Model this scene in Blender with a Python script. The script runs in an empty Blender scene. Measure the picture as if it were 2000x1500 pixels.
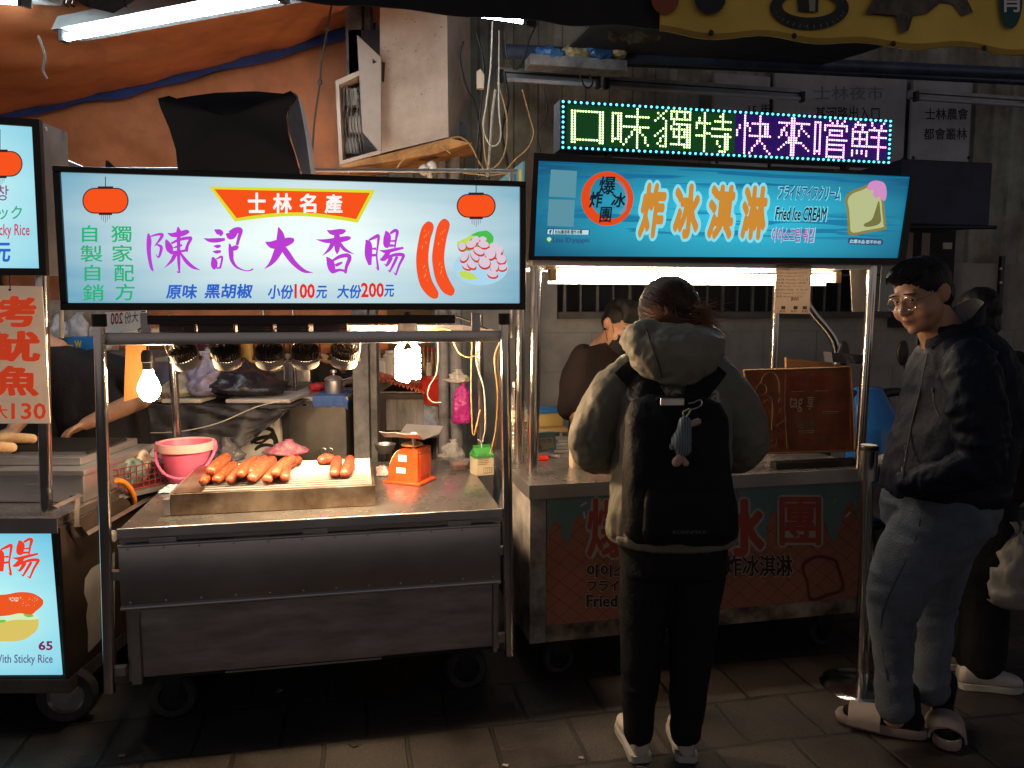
import bpy, bmesh, math, random
from mathutils import Vector, Matrix, noise, Euler
from mathutils.bvhtree import BVHTree
S = bpy.context.scene
C = S.collection
R = math.radians
V = Vector
rnd = random.Random(11)
# ------------------------------------------------------------------ camera, world, exposure
CAM_H, FPX, PITCH = 1.55, 1500.0, math.atan(0.1)
cam_d = bpy.data.cameras.new("camera")
cam_d.sensor_width = 36.0
cam_d.lens = 27.0
cam_d.clip_start, cam_d.clip_end = 0.05, 200
cam = bpy.data.objects.new("camera", cam_d)
C.objects.link(cam)
cam.location = (0, 0, CAM_H)
cam.rotation_euler = (R(90) - PITCH, 0, 0)
S.camera = cam
world = bpy.data.worlds.new("World")
S.world = world
world.use_nodes = True
wn, wl = world.node_tree.nodes, world.node_tree.links
wn.clear()
wo = wn.new("ShaderNodeOutputWorld")
wb = wn.new("ShaderNodeBackground")
wtc = wn.new("ShaderNodeTexCoord")
wsep = wn.new("ShaderNodeSeparateXYZ")
wr = wn.new("ShaderNodeValToRGB")
wl.new(wtc.outputs["Generated"], wsep.inputs[0])
wl.new(wsep.outputs["Z"], wr.inputs[0])
wl.new(wr.outputs[0], wb.inputs[0])
wl.new(wb.outputs[0], wo.inputs[0])
# night: a dim city glow, warm near the horizon, dark blue overhead
wr.color_ramp.elements[0].position = 0.0
wr.color_ramp.elements[0].color = (1.30, 1.08, 1.0, 1)
wr.color_ramp.elements[1].position = 0.55
wr.color_ramp.elements[1].color = (0.13, 0.16, 0.24, 1)
wb.inputs[1].default_value = 0.215
S.view_settings.view_transform = "Standard"
S.view_settings.look = "None"
S.view_settings.exposure = 0.0
S.view_settings.gamma = 1.0
S.cycles.use_denoising = True
S.cycles.max_bounces = 6
S.cycles.diffuse_bounces = 3
S.cycles.glossy_bounces = 3
S.cycles.transmission_bounces = 5
S.cycles.transparent_max_bounces = 8
S.cycles.sample_clamp_indirect = 3.0
S.cycles.caustics_reflective = False
S.cycles.caustics_refractive = False
# ------------------------------------------------------------------ measured directions of the place
_c, _s = math.cos(PITCH), math.sin(PITCH)
def ray(px, py):
 x, y = (px - 1000) / FPX, -(py - 750) / FPX
 return V((x, _c + y * _s, -_s + y * _c))
CAMP = V((0, 0, CAM_H))
def onz(px, py, z):
 r = ray(px, py)
 return CAMP + r * ((z - CAM_H) / r.z)
def at(px, py, Y):
 r = ray(px, py)
 return CAMP + r * (Y / r.y)
class Frame:
 """Local axes of a cart: x along its front, y into its depth, z up."""
 def __init__(s, A, B):
  u = (B - A)
  u.z = 0
  s.u = u.normalized()
  s.v = V((-s.u.y, s.u.x, 0))
  s.O = V((A.x, A.y, 0))
  s.rz = math.atan2(s.u.y, s.u.x)
 def p(s, px, py, v=0.0):
  r = ray(px, py)
  t = (v - (CAMP - s.O).dot(s.v)) / r.dot(s.v)
  q = CAMP + r * t
  return V(((q - s.O).dot(s.u), v, q.z))
 def h(s, px, py, z):
  q = onz(px, py, z) - s.O
  return V((q.dot(s.u), q.dot(s.v), z))
 def loc(s, w):
  q = w - s.O
  return V((q.dot(s.u), q.dot(s.v), w.z))
 def w(s, x, y=None, z=None):
  if y is None:
   x, y, z = x
  return s.O + s.u * x + s.v * y + V((0, 0, z))
F1 = Frame(onz(230, 1035, .78), onz(980, 995, .78))     # sausage cart
F2 = Frame(onz(1050, 948, .84), onz(1690, 915, .84))    # ice cream cart
F0 = Frame(onz(0, 1012, .80), onz(105, 1012, .80))      # cart at the left edge
W0 = Frame(V((0, 0, 0)), V((1, 0, 0)))
# ------------------------------------------------------------------ object helpers
def put(o, parent=None):
 C.objects.link(o)
 if parent is not None:
  o.parent = parent
 return o
def thing(name, label, cat, loc=(0, 0, 0), rz=0.0, group=None):
 o = bpy.data.objects.new(name, None)
 o.empty_display_size = .05
 C.objects.link(o)
 o.location = loc
 o.rotation_euler = (0, 0, rz)
 tag(o, label, cat, group)
 return o
def tag(o, label=None, cat=None, group=None, kind=None):
 if label:
  o["label"] = label
 if cat:
  o["category"] = cat
 if group:
  o["group"] = group
 if kind:
  o["kind"] = kind
 return o
def dup(root, loc, rz, label, group=None):
 r = root.copy()
 C.objects.link(r)
 r.location = loc
 r.rotation_euler = (0, 0, rz)
 r["label"] = label
 if group:
  r["group"] = group
 def rec(src, dst):
  for ch in list(src.children):
   c = ch.copy()
   C.objects.link(c)
   c.parent = dst
   rec(ch, c)
 rec(root, r)
 return r
def catmull(pts, k=6, closed=False):
 pts = [V(p) for p in pts]
 n = len(pts)
 if n < 3 and not closed:
  return pts
 out = []
 rng = range(n if closed else n - 1)
 for i in rng:
  if closed:
   p0, p1, p2, p3 = pts[(i - 1) % n], pts[i], pts[(i + 1) % n], pts[(i + 2) % n]
  else:
   p1, p2 = pts[i], pts[i + 1]
   p0 = pts[i - 1] if i else p1 * 2 - p2
   p3 = pts[i + 2] if i + 2 < n else p2 * 2 - p1
  for j in range(k):
   t = j / k
   out.append(0.5 * ((2 * p1) + (p2 - p0) * t + (2 * p0 - 5 * p1 + 4 * p2 - p3) * t * t + (3 * p1 - p0 - 3 * p2 + p3) * t ** 3))
 if not closed:
  out.append(pts[-1])
 return out
class MB:
 def __init__(s):
  s.b = bmesh.new()
 def mesh(s, vs, fs, mi=0):
  bv = [s.b.verts.new(v) for v in vs]
  for f in fs:
   try:
    nf = s.b.faces.new([bv[i] for i in f])
    nf.material_index = mi
   except ValueError:
    pass
  return bv
 def box(s, x0, x1, y0, y1, z0, z1, b=0.0, M=None, mi=0):
  vs = [V((x, y, z)) for z in (z0, z1) for y in (y0, y1) for x in (x0, x1)]
  fs = [(0, 2, 3, 1), (4, 5, 7, 6), (0, 1, 5, 4), (2, 6, 7, 3), (0, 4, 6, 2), (1, 3, 7, 5)]
  if M is not None:
   vs = [M @ v for v in vs]
  bv = s.mesh(vs, fs, mi)
  if b > 0:
   es = set(e for v in bv for e in v.link_edges)
   bmesh.ops.bevel(s.b, geom=list(es), offset=b, segments=2, profile=.5, affect="EDGES")
  return s
 def frame_axes(s, d):
  d = d.normalized()
  a = V((0, 0, 1)) if abs(d.z) < .9 else V((1, 0, 0))
  u = d.cross(a).normalized()
  return u, d.cross(u).normalized()
 def tube(s, pts, r, n=8, cap=True, sm=0, flat=1.0, mi=0):
  pts = [V(p) for p in pts]
  rs = list(r) if isinstance(r, (list, tuple)) else [r] * len(pts)
  if sm and len(pts) > 2:
   q = catmull([V((p.x, p.y, p.z, rr)) for p, rr in zip(pts, rs)], sm)
   pts = [V(p[:3]) for p in q]
   rs = [max(1e-4, p[3]) for p in q]
  m = len(pts)
  d = (pts[1] - pts[0])
  u, w = s.frame_axes(d)
  rings = []
  for i in range(m):
   t = (pts[min(i + 1, m - 1)] - pts[max(i - 1, 0)])
   if t.length < 1e-9:
    t = d
   t.normalize()
   u = (u - t * u.dot(t))
   if u.length < 1e-6:
    u, w = s.frame_axes(t)
   u.normalize()
   w = t.cross(u)
   rings.append([pts[i] + (u * math.cos(2 * math.pi * k / n) + w * math.sin(2 * math.pi * k / n) * flat) * rs[i] for k in range(n)])
  vs = [p for rg in rings for p in rg]
  fs = [(i * n + k, i * n + (k + 1) % n, (i + 1) * n + (k + 1) % n, (i + 1) * n + k) for i in range(m - 1) for k in range(n)]
  if cap:
   fs.append(tuple(range(n - 1, -1, -1)))
   fs.append(tuple((m - 1) * n + k for k in range(n)))
  s.mesh(vs, fs, mi)
  return s
 def limb(s, pts, rs, n=14, sm=5, flat=1.0):
  """tapered tube with rounded ends"""
  pts = [V(p) for p in pts]
  q = catmull([V((p.x, p.y, p.z, rr)) for p, rr in zip(pts, rs)], sm) if len(pts) > 2 else [V((p.x, p.y, p.z, rr)) for p, rr in zip(pts, rs)]
  P = [V(p[:3]) for p in q]
  Q = [p[3] for p in q]
  d0, d1 = (P[0] - P[1]).normalized(), (P[-1] - P[-2]).normalized()
  a = [(P[0] + d0 * Q[0] * math.sin(t), Q[0] * math.cos(t)) for t in (1.45, 1.1, .7, .35)]
  z = [(P[-1] + d1 * Q[-1] * math.sin(t), Q[-1] * math.cos(t)) for t in (.35, .7, 1.1, 1.45)]
  al = a + list(zip(P, Q)) + z
  return s.tube([p for p, _ in al], [r for _, r in al], n=n, flat=flat)
 def cyl(s, p0, p1, r0, r1=None, n=16, cap=True, mi=0):
  return s.tube([p0, p1], [r0, r0 if r1 is None else r1], n=n, cap=cap, mi=mi)
 def lathe(s, prof, n=24, M=None, ang=2 * math.pi, mi=0, sx=1, sy=1):
  M = M or Matrix.Identity(4)
  full = abs(ang - 2 * math.pi) < 1e-6
  k = n if full else n + 1
  vs, fs = [], []
  for r, z in prof:
   for i in range(k):
    a = ang * i / n
    vs.append(M @ V((r * math.cos(a) * sx, r * math.sin(a) * sy, z)))
  for j in range(len(prof) - 1):
   for i in range(n):
    i2 = (i + 1) % k if full else i + 1
    fs.append((j * k + i, j * k + i2, (j + 1) * k + i2, (j + 1) * k + i))
  s.mesh(vs, fs, mi)
  return s
 def ell(s, c, rx, ry, rz, nu=16, nv=10, M=None):
  c = V(c)
  vs, fs = [], []
  for j in range(1, nv):
   t = math.pi * j / nv
   for i in range(nu):
    a = 2 * math.pi * i / nu
    p = V((rx * math.sin(t) * math.cos(a), ry * math.sin(t) * math.sin(a), rz * math.cos(t)))
    vs.append(c + (M @ p if M is not None else p))
  p = V((0, 0, rz))
  vs.append(c + (M @ p if M is not None else p))
  p = V((0, 0, -rz))
  vs.append(c + (M @ p if M is not None else p))
  top, bot = len(vs) - 2, len(vs) - 1
  for j in range(nv - 2):
   for i in range(nu):
    fs.append((j * nu + i, (j + 1) * nu + i, (j + 1) * nu + (i + 1) % nu, j * nu + (i + 1) % nu))
  for i in range(nu):
   fs.append((top, i, (i + 1) % nu))
   fs.append((bot, (nv - 2) * nu + (i + 1) % nu, (nv - 2) * nu + i))
  s.mesh(vs, fs)
  return s
 def loft(s, secs, n=24, pw=2.0):
  """secs: (centre, half axis a (Vector), half axis b (Vector)); superellipse power pw"""
  vs, fs = [], []
  for c, a, b in secs:
   for i in range(n):
    t = 2 * math.pi * i / n
    ct, st = math.cos(t), math.sin(t)
    e = 2.0 / pw
    vs.append(V(c) + V(a) * (abs(ct) ** e * (1 if ct >= 0 else -1)) + V(b) * (abs(st) ** e * (1 if st >= 0 else -1)))
  m = len(secs)
  for j in range(m - 1):
   for i in range(n):
    fs.append((j * n + i, j * n + (i + 1) % n, (j + 1) * n + (i + 1) % n, (j + 1) * n + i))
  fs.append(tuple(range(n - 1, -1, -1)))
  fs.append(tuple((m - 1) * n + i for i in range(n)))
  s.mesh(vs, fs)
  return s
 def prism(s, pts, d, M=None, mi=0):
  """polygon in local XZ, front at y=0, extruded back to y=d"""
  M = M or Matrix.Identity(4)
  n = len(pts)
  vs = [M @ V((x, 0, z)) for x, z in pts] + ([M @ V((x, d, z)) for x, z in pts] if d else [])
  fs = [tuple(range(n))]
  if d:
   fs.append(tuple(range(2 * n - 1, n - 1, -1)))
   fs += [(i, i + n, (i + 1) % n + n, (i + 1) % n) for i in range(n)]
  s.mesh(vs, fs, mi)
  return s
 def sheet(s, f, nu, nv, thick=0.0):
  """grid surface f(u,v)->Vector, optional thickness"""
  g = [[V(f(i / nu, j / nv)) for i in range(nu + 1)] for j in range(nv + 1)]
  vs = [p for row in g for p in row]
  k = nu + 1
  fs = [(j * k + i, j * k + i + 1, (j + 1) * k + i + 1, (j + 1) * k + i) for j in range(nv) for i in range(nu)]
  if thick:
   nrm = []
   for j in range(nv + 1):
    for i in range(nu + 1):
     du = g[j][min(i + 1, nu)] - g[j][max(i - 1, 0)]
     dv = g[min(j + 1, nv)][i] - g[max(j - 1, 0)][i]
     nn = du.cross(dv)
     nrm.append(nn.normalized() if nn.length > 1e-12 else V((0, 0, 1)))
   m = len(vs)
   vs = vs + [p + q * thick for p, q in zip(vs, nrm)]
   fs = fs + [tuple(m + i for i in reversed(f)) for f in fs]
   edge = [i for i in range(k)] + [j * k + nu for j in range(1, nv + 1)] + [nv * k + i for i in range(nu - 1, -1, -1)] + [j * k for j in range(nv - 1, 0, -1)]
   for a, b in zip(edge, edge[1:] + edge[:1]):
    fs.append((b, a, a + m, b + m))
  s.mesh(vs, fs)
  return s
 def to_mesh(s, name):
  me = bpy.data.meshes.new(name)
  bmesh.ops.recalc_face_normals(s.b, faces=s.b.faces)
  s.b.to_mesh(me)
  s.b.free()
  return me
 def build(s, name, mat, parent=None, smooth=True, ang=35, recalc=True):
  me = bpy.data.meshes.new(name)
  if recalc:
   bmesh.ops.recalc_face_normals(s.b, faces=s.b.faces)
  s.b.to_mesh(me)
  s.b.free()
  return obj(name, me, mat, parent, smooth, ang)
def obj(name, me, mat, parent=None, smooth=True, ang=35):
 for m in (mat if isinstance(mat, (list, tuple)) else [mat]):
  me.materials.append(m)
 if smooth:
  for p in me.polygons:
   p.use_smooth = True
  if ang:
   me.set_sharp_from_angle(angle=R(ang))
 o = bpy.data.objects.new(name, me)
 return put(o, parent)
def skin_of(*objs):
 vs, fs = [], []
 for o in objs:
  n = len(vs)
  vs += [v.co.copy() for v in o.data.vertices]
  fs += [tuple(i + n for i in p.vertices) for p in o.data.polygons]
 return BVHTree.FromPolygons(vs, fs)
def onto(bv, p, lift=.003, d=(0, 1, 0)):
 """drop the point p on a garment, seen along d"""
 d = V(d)
 p = V(p)
 h = bv.ray_cast(p - d * 1.0, d)[0]
 return (h if h is not None else p) - d * lift
# a private scratch scene where text and modifiers are turned into meshes
TMP = bpy.data.scenes.new("scratch")
def bake(o):
 TMP.collection.objects.link(o)
 vl = TMP.view_layers[0]
 vl.update()
 me = bpy.data.meshes.new_from_object(o.evaluated_get(vl.depsgraph))
 TMP.collection.objects.unlink(o)
 d = o.data
 bpy.data.objects.remove(o)
 if isinstance(d, bpy.types.Mesh):
  bpy.data.meshes.remove(d)
 else:
  bpy.data.curves.remove(d)
 return me
def remesh(mb, voxel=.008, smooth=4, fold=None, cut=None):
 """melt overlapping closed shapes into one continuous skin"""
 me = mb.to_mesh("tmp")
 o = bpy.data.objects.new("tmp", me)
 m = o.modifiers.new("r", "REMESH")
 m.mode = "VOXEL"
 m.voxel_size = voxel
 if smooth:
  k = o.modifiers.new("s", "SMOOTH")
  k.factor = .5
  k.iterations = smooth
 me = bake(o)
 if fold:
  nn = [v.normal.copy() for v in me.vertices]
  for v, q in zip(me.vertices, nn):
   v.co += q * fold(v.co.copy())
 return me
_txt = {}
def text_shape(body, bold=0.0, shear=0.0, space=1.0, res=2):
 """2D writing normalised to the unit box, thickened by overlaying shifted copies"""
 key = (body, shear, space)
 if key not in _txt:
  cu = bpy.data.curves.new("t", "FONT")
  cu.body = body
  cu.shear = shear
  cu.space_character = space
  cu.resolution_u = res
  me = bake(bpy.data.objects.new("t", cu))
  _txt[key] = ([v.co.to_2d() for v in me.vertices], [tuple(p.vertices) for p in me.polygons])
  bpy.data.meshes.remove(me)
 vs, fs = _txt[key]
 sh = [(0, 0)]
 if bold > 0:
  k = 6 if bold < .03 else 10 if bold < .1 else 22
  sh += [(bold * math.cos(2 * math.pi * i / k), bold * math.sin(2 * math.pi * i / k)) for i in range(k)]
  if bold > .08:
   sh += [(bold * .5 * math.cos(2 * math.pi * i / 6), bold * .5 * math.sin(2 * math.pi * i / 6)) for i in range(6)]
 x0, x1 = min(v.x for v in vs) - max(bold, 0), max(v.x for v in vs) + max(bold, 0)
 y0, y1 = min(v.y for v in vs) - max(bold, 0), max(v.y for v in vs) + max(bold, 0)
 V2, F2_ = [], []
 n = len(vs)
 for i, (dx, dy) in enumerate(sh):
  V2 += [((v.x + dx - x0) / max(x1 - x0, 1e-6), (v.y + dy - y0) / max(y1 - y0, 1e-6), i) for v in vs]
  F2_ += [tuple(j + i * n for j in f) for f in fs]
 return V2, F2_
def quadmap(fr, q, v):
 """pixel quad (left-top, right-top, right-bottom, left-bottom) on the plane y=v -> bilinear map of (s,t)"""
 a, b, c, d = [fr.p(x, y, v) for x, y in q]
 return lambda s, t: (d * (1 - s) + c * s) * (1 - t) + (a * (1 - s) + b * s) * t
def rect(x0, y0, x1, y1):
 return ((x0, y0), (x1, y0), (x1, y1), (x0, y1))
def write(body, fr, q, v, mat, parent, bold=0.012, shear=0.0, name="lettering", off=None, dy=0.0, space=1.0):
 """flat printed writing that fills the pixel quad q of the plane y=v of frame fr"""
 if len(q) == 4 and not isinstance(q[0], (tuple, list)):
  q = rect(*q)
 mp = quadmap(fr, q, v)
 vs, fs = text_shape(body, bold, shear, space)
 mb = MB()
 P = [mp(s, t) + V((0, -2e-5 * i, 0)) for s, t, i in vs]
 if off is not None:
  P = [p - off for p in P]
 if dy:
  P = [p + V((0, dy, 0)) for p in P]
 mb.mesh(P, fs)
 return mb.build(name, mat, parent, smooth=False, recalc=False)
def brush(mb, strokes, fn, y):
 """calligraphy strokes [(x,y,width)...] mapped by fn(x,y)->Vector"""
 for k, st in enumerate(strokes):
  q = catmull([V(p) for p in st], 6)
  L, Rr = [], []
  for i, p in enumerate(q):
   t = (q[min(i + 1, len(q) - 1)] - q[max(i - 1, 0)]).to_2d()
   t = t.normalized() if t.length > 1e-6 else V((1, 0))
   nrm = V((-t.y, t.x)) * max(p.z * 1.12, 1) * .5
   a = fn(p.x + nrm.x, p.y + nrm.y)
   b = fn(p.x - nrm.x, p.y - nrm.y)
   dy = V((0, -.00012 * k + y, 0))
   L.append(a + dy)
   Rr.append(b + dy)
  n = len(q)
  mb.mesh(L + Rr, [(i, i + 1, n + i + 1, n + i) for i in range(n - 1)])
# ------------------------------------------------------------------ materials
def lin(c):
 return c / 12.92 if c <= .04045 else ((c + .055) / 1.055) ** 2.4
def rgb(r, g, b):
 return (lin(r / 255), lin(g / 255), lin(b / 255))
_mats = {}
def mat(name, col, rough=.5, metal=0.0, var=0.0, vs=6.0, bump=0.0, bs=60.0, emit=None, es=0.0, trans=0.0, ior=1.45,
  alpha=1.0, transl=0.0, stretch=None, spec=.5, coat=0.0, sheen=0.0, dirt=None, sss=0.0, sample=True, rvar=0.0):
 if name in _mats:
  return _mats[name]
 m = bpy.data.materials.new(name)
 m.use_nodes = True
 nt = m.node_tree
 N, Lk = nt.nodes, nt.links
 b = N["Principled BSDF"]
 col = tuple(col) + (1,)
 b.inputs["Base Color"].default_value = col
 b.inputs["Roughness"].default_value = rough
 b.inputs["Metallic"].default_value = metal
 b.inputs["IOR"].default_value = ior
 b.inputs["Specular IOR Level"].default_value = spec
 if trans:
  b.inputs["Transmission Weight"].default_value = trans
 if alpha < 1:
  b.inputs["Alpha"].default_value = alpha
 if coat:
  b.inputs["Coat Weight"].default_value = coat
  b.inputs["Coat Roughness"].default_value = .12
 if sheen:
  b.inputs["Sheen Weight"].default_value = sheen
 if sss:
  b.inputs["Subsurface Weight"].default_value = sss
  b.inputs["Subsurface Radius"].default_value = (.012, .005, .003)
 if emit is not None:
  b.inputs["Emission Color"].default_value = tuple(emit) + (1,)
  b.inputs["Emission Strength"].default_value = es
  if not sample:
   m.cycles.emission_sampling = "NONE"
 tc = mp = None
 def coords():
  nonlocal tc, mp
  if mp is None:
   tc = N.new("ShaderNodeTexCoord")
   mp = N.new("ShaderNodeMapping")
   Lk.new(tc.outputs["Object"], mp.inputs[0])
   if stretch:
    mp.inputs["Scale"].default_value = stretch
  return mp.outputs[0]
 if var or dirt or rvar:
  nz = N.new("ShaderNodeTexNoise")
  nz.inputs["Scale"].default_value = vs
  nz.inputs["Detail"].default_value = 8
  nz.inputs["Roughness"].default_value = .62
  Lk.new(coords(), nz.inputs["Vector"])
 if var or dirt:
  rp = N.new("ShaderNodeValToRGB")
  d = dirt or tuple(max(0, c * (1 - var)) for c in col[:3])
  h = tuple(min(1, c * (1 + var)) for c in col[:3])
  rp.color_ramp.elements[0].position = .36
  rp.color_ramp.elements[0].color = tuple(d) + (1,)
  rp.color_ramp.elements[1].position = .64
  rp.color_ramp.elements[1].color = tuple(h) + (1,)
  Lk.new(nz.outputs["Fac"], rp.inputs[0])
  Lk.new(rp.outputs[0], b.inputs["Base Color"])
 if rvar:
  mr = N.new("ShaderNodeMapRange")
  mr.inputs[1].default_value, mr.inputs[2].default_value = .3, .7
  mr.inputs[3].default_value, mr.inputs[4].default_value = max(0.02, rough - rvar), min(1, rough + rvar)
  Lk.new(nz.outputs["Fac"], mr.inputs[0])
  Lk.new(mr.outputs[0], b.inputs["Roughness"])
 if bump:
  n2 = N.new("ShaderNodeTexNoise")
  n2.inputs["Scale"].default_value = bs
  n2.inputs["Detail"].default_value = 5
  Lk.new(coords(), n2.inputs["Vector"])
  bp = N.new("ShaderNodeBump")
  bp.inputs["Strength"].default_value = bump
  bp.inputs["Distance"].default_value = .01
  Lk.new(n2.outputs["Fac"], bp.inputs["Height"])
  Lk.new(bp.outputs[0], b.inputs["Normal"])
 if transl:
  tl = N.new("ShaderNodeBsdfTranslucent")
  tl.inputs[0].default_value = col
  mxs = N.new("ShaderNodeMixShader")
  mxs.inputs[0].default_value = transl
  Lk.new(b.outputs[0], mxs.inputs[1])
  Lk.new(tl.outputs[0], mxs.inputs[2])
  Lk.new(mxs.outputs[0], N["Material Output"].inputs[0])
 _mats[name] = m
 return m
def glow(name, col, s, sample=False, base=None):
 """a surface that gives off light (printed film on a lit box, lamp, LED)"""
 return mat(name, base or tuple(c * .3 for c in col), rough=.35, emit=col, es=s, sample=sample)
STEEL = mat("stainless steel", (.62, .60, .58), .36, .9, var=.06, vs=3, rvar=.08)
STEEL_D = mat("brushed dull steel", (.47, .45, .445), .34, .9, var=.12, vs=1.6, bump=.10, bs=5, stretch=(1, 1, 2), rvar=.06)
STEEL_T = mat("worn counter steel", (.52, .48, .45), .27, .92, var=.12, vs=4, bump=.02, bs=40, rvar=.035)
CHROME = mat("polished tube steel", (.62, .60, .57), .16, 1.0, var=.08, vs=9, rvar=.05)
BLACKM = mat("black painted metal", (.012, .012, .014), .38, 0, var=.3, vs=5, bump=.05, bs=30)
BLACKP = mat("black plastic", (.014, .014, .015), .42, 0, var=.25, vs=8)
RUBBER = mat("worn rubber", (.035, .033, .032), .8, 0, var=.4, vs=9, bump=.3, bs=50)
WHITEP = mat("white plastic", (.75, .73, .70), .4, 0, var=.06, vs=5)
PAPER = mat("white paper", (.78, .77, .74), .8, 0, var=.05, vs=8)
WOODB = mat("light plywood", (.42, .25, .11), .6, 0, var=.25, vs=4, bump=.2, bs=40, stretch=(1, 1, 8))
CARDB = mat("cardboard", (.40, .25, .13), .85, 0, var=.12, vs=5, bump=.1, bs=30)
WIRE_W = mat("white cable", (.50, .45, .38), .5, 0, var=.15, vs=20)
WIRE_K = mat("black cable", (.02, .018, .016), .5, 0, var=.3, vs=20)
WIRE_Y = mat("yellowed cable", (.42, .27, .12), .5, 0, var=.2, vs=20)
def ink(name, r, g, b):
 return mat("ink " + name, rgb(r, g, b), .6, 0)
I_BLACK = ink("black", 20, 18, 18)
I_RED = ink("red", 200, 30, 15)
I_WHITE = ink("white", 235, 230, 225)
# ================================================================== GROUND
def ground_material():
 m = bpy.data.materials.new("granite pavers")
 m.use_nodes = True
 nt = m.node_tree
 N, Lk = nt.nodes, nt.links
 b = N["Principled BSDF"]
 tc = N.new("ShaderNodeTexCoord")
 mp = N.new("ShaderNodeMapping")
 mp.inputs["Rotation"].default_value = (0, 0, R(-11))
 Lk.new(tc.outputs["Object"], mp.inputs[0])
 br = N.new("ShaderNodeTexBrick")
 br.offset = .5
 br.inputs["Scale"].default_value = 1.0
 br.inputs["Brick Width"].default_value = .30
 br.inputs["Row Height"].default_value = .30
 br.inputs["Mortar Size"].default_value = .009
 br.inputs["Mortar Smooth"].default_value = .35
 br.inputs["Bias"].default_value = 0
 br.inputs["Color1"].default_value = (.044, .037, .034, 1)
 br.inputs["Color2"].default_value = (.066, .054, .048, 1)
 br.inputs["Mortar"].default_value = (.018, .014, .012, 1)
 # wobble the joints a little
 nw = N.new("ShaderNodeTexNoise")
 nw.inputs["Scale"].default_value = 3.0
 ad = N.new("ShaderNodeVectorMath")
 ad.operation = "MULTIPLY_ADD"
 ad.inputs[1].default_value = (.03, .03, 0)
 Lk.new(mp.outputs[0], nw.inputs["Vector"])
 Lk.new(nw.outputs["Color"], ad.inputs[0])
 Lk.new(mp.outputs[0], ad.inputs[2])
 Lk.new(ad.outputs[0], br.inputs["Vector"])
 sp = N.new("ShaderNodeTexVoronoi")
 sp.inputs["Scale"].default_value = 260
 Lk.new(tc.outputs["Object"], sp.inputs["Vector"])
 spr = N.new("ShaderNodeValToRGB")
 spr.color_ramp.elements[0].position, spr.color_ramp.elements[0].color = .15, (.45, .45, .45, 1)
 spr.color_ramp.elements[1].position, spr.color_ramp.elements[1].color = .95, (1.35, 1.35, 1.35, 1)
 Lk.new(sp.outputs["Color"], spr.inputs[0])
 mx = N.new("ShaderNodeMixRGB")
 mx.blend_type = "MULTIPLY"
 mx.inputs[0].default_value = 1
 Lk.new(br.outputs["Color"], mx.inputs[1])
 Lk.new(spr.outputs[0], mx.inputs[2])
 st = N.new("ShaderNodeTexNoise")
 st.inputs["Scale"].default_value = 2.2
 st.inputs["Detail"].default_value = 9
 st.inputs["Roughness"].default_value = .7
 Lk.new(tc.outputs["Object"], st.inputs["Vector"])
 sr = N.new("ShaderNodeValToRGB")
 sr.color_ramp.elements[0].position, sr.color_ramp.elements[0].color = .33, (.45, .42, .4, 1)
 sr.color_ramp.elements[1].position, sr.color_ramp.elements[1].color = .62, (1.1, 1.1, 1.1, 1)
 Lk.new(st.outputs["Fac"], sr.inputs[0])
 m2 = N.new("ShaderNodeMixRGB")
 m2.blend_type = "MULTIPLY"
 m2.inputs[0].default_value = .85
 Lk.new(mx.outputs[0], m2.inputs[1])
 Lk.new(sr.outputs[0], m2.inputs[2])
 Lk.new(m2.outputs[0], b.inputs["Base Color"])
 rr = N.new("ShaderNodeMapRange")
 rr.inputs[1].default_value, rr.inputs[2].default_value, rr.inputs[3].default_value, rr.inputs[4].default_value = .35, .65, .34, .7
 Lk.new(st.outputs["Fac"], rr.inputs[0])
 Lk.new(rr.outputs[0], b.inputs["Roughness"])
 sub = N.new("ShaderNodeMath")
 sub.operation = "MULTIPLY_ADD"
 sub.inputs[1].default_value = -1.0
 Lk.new(br.outputs["Fac"], sub.inputs[0])
 g = N.new("ShaderNodeMath")
 g.operation = "MULTIPLY"
 g.inputs[1].default_value = .22
 Lk.new(sp.outputs["Distance"], g.inputs[0])
 Lk.new(g.outputs[0], sub.inputs[2])
 bp = N.new("ShaderNodeBump")
 bp.inputs["Strength"].default_value = .7
 bp.inputs["Distance"].default_value = .006
 Lk.new(sub.outputs[0], bp.inputs["Height"])
 Lk.new(bp.outputs[0], b.inputs["Normal"])
 return m
mb = MB()
mb.mesh([V((-25, -12, 0)), V((25, -12, 0)), V((25, 40, 0)), V((-25, 40, 0))], [(0, 1, 2, 3)])
tag(mb.build("ground", ground_material(), smooth=False), kind="structure")
# ================================================================== WALL BEHIND THE ICE CREAM CART (frame F2, v = WV)
WV = 1.95
CONC = mat("grey wall tile", (.24, .23, .22), .75, 0, var=.2, vs=3.5, bump=.25, bs=35)
CONC2 = mat("rough grey render", (.20, .19, .18), .85, 0, var=.22, vs=5, bump=.4, bs=60)
DARKV = mat("interior shade black", (.012, .012, .015), .8)  # near black paints the shade inside window, recess and holes
CORR = mat("grey green corrugated sheet", (.26, .27, .235), .6, .2, var=.3, vs=2.5, bump=.1, bs=30, dirt=(.12, .105, .085))
BARS = mat("grey window bar", (.10, .095, .09), .5, .4, var=.25, vs=9)
zt = F2.p(1300, 622, WV).z          # top of the tiled part
zw = F2.p(1300, 505, WV).z          # head of the window band
xl, xr = F2.p(1000, 700, WV).x - .5, F2.p(2000, 700, WV).x + 6
xw0, xw1 = F2.p(1088, 600, WV).x, F2.p(1738, 600, WV).x
wall = thing("tiled_wall", "grey tiled wall with a barred window band behind the ice cream cart", "wall", F2.w(0, 0, 0), F2.rz)
mb = MB()
mb.box(xl, xr, WV, WV + .2, 0, zt)
mb.box(xl, xw0, WV, WV + .2, zt, zw)
mb.box(xw1, xr, WV, WV + .2, zt, zw)
mb.build("wall_face", CONC, wall, smooth=False)
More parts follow.
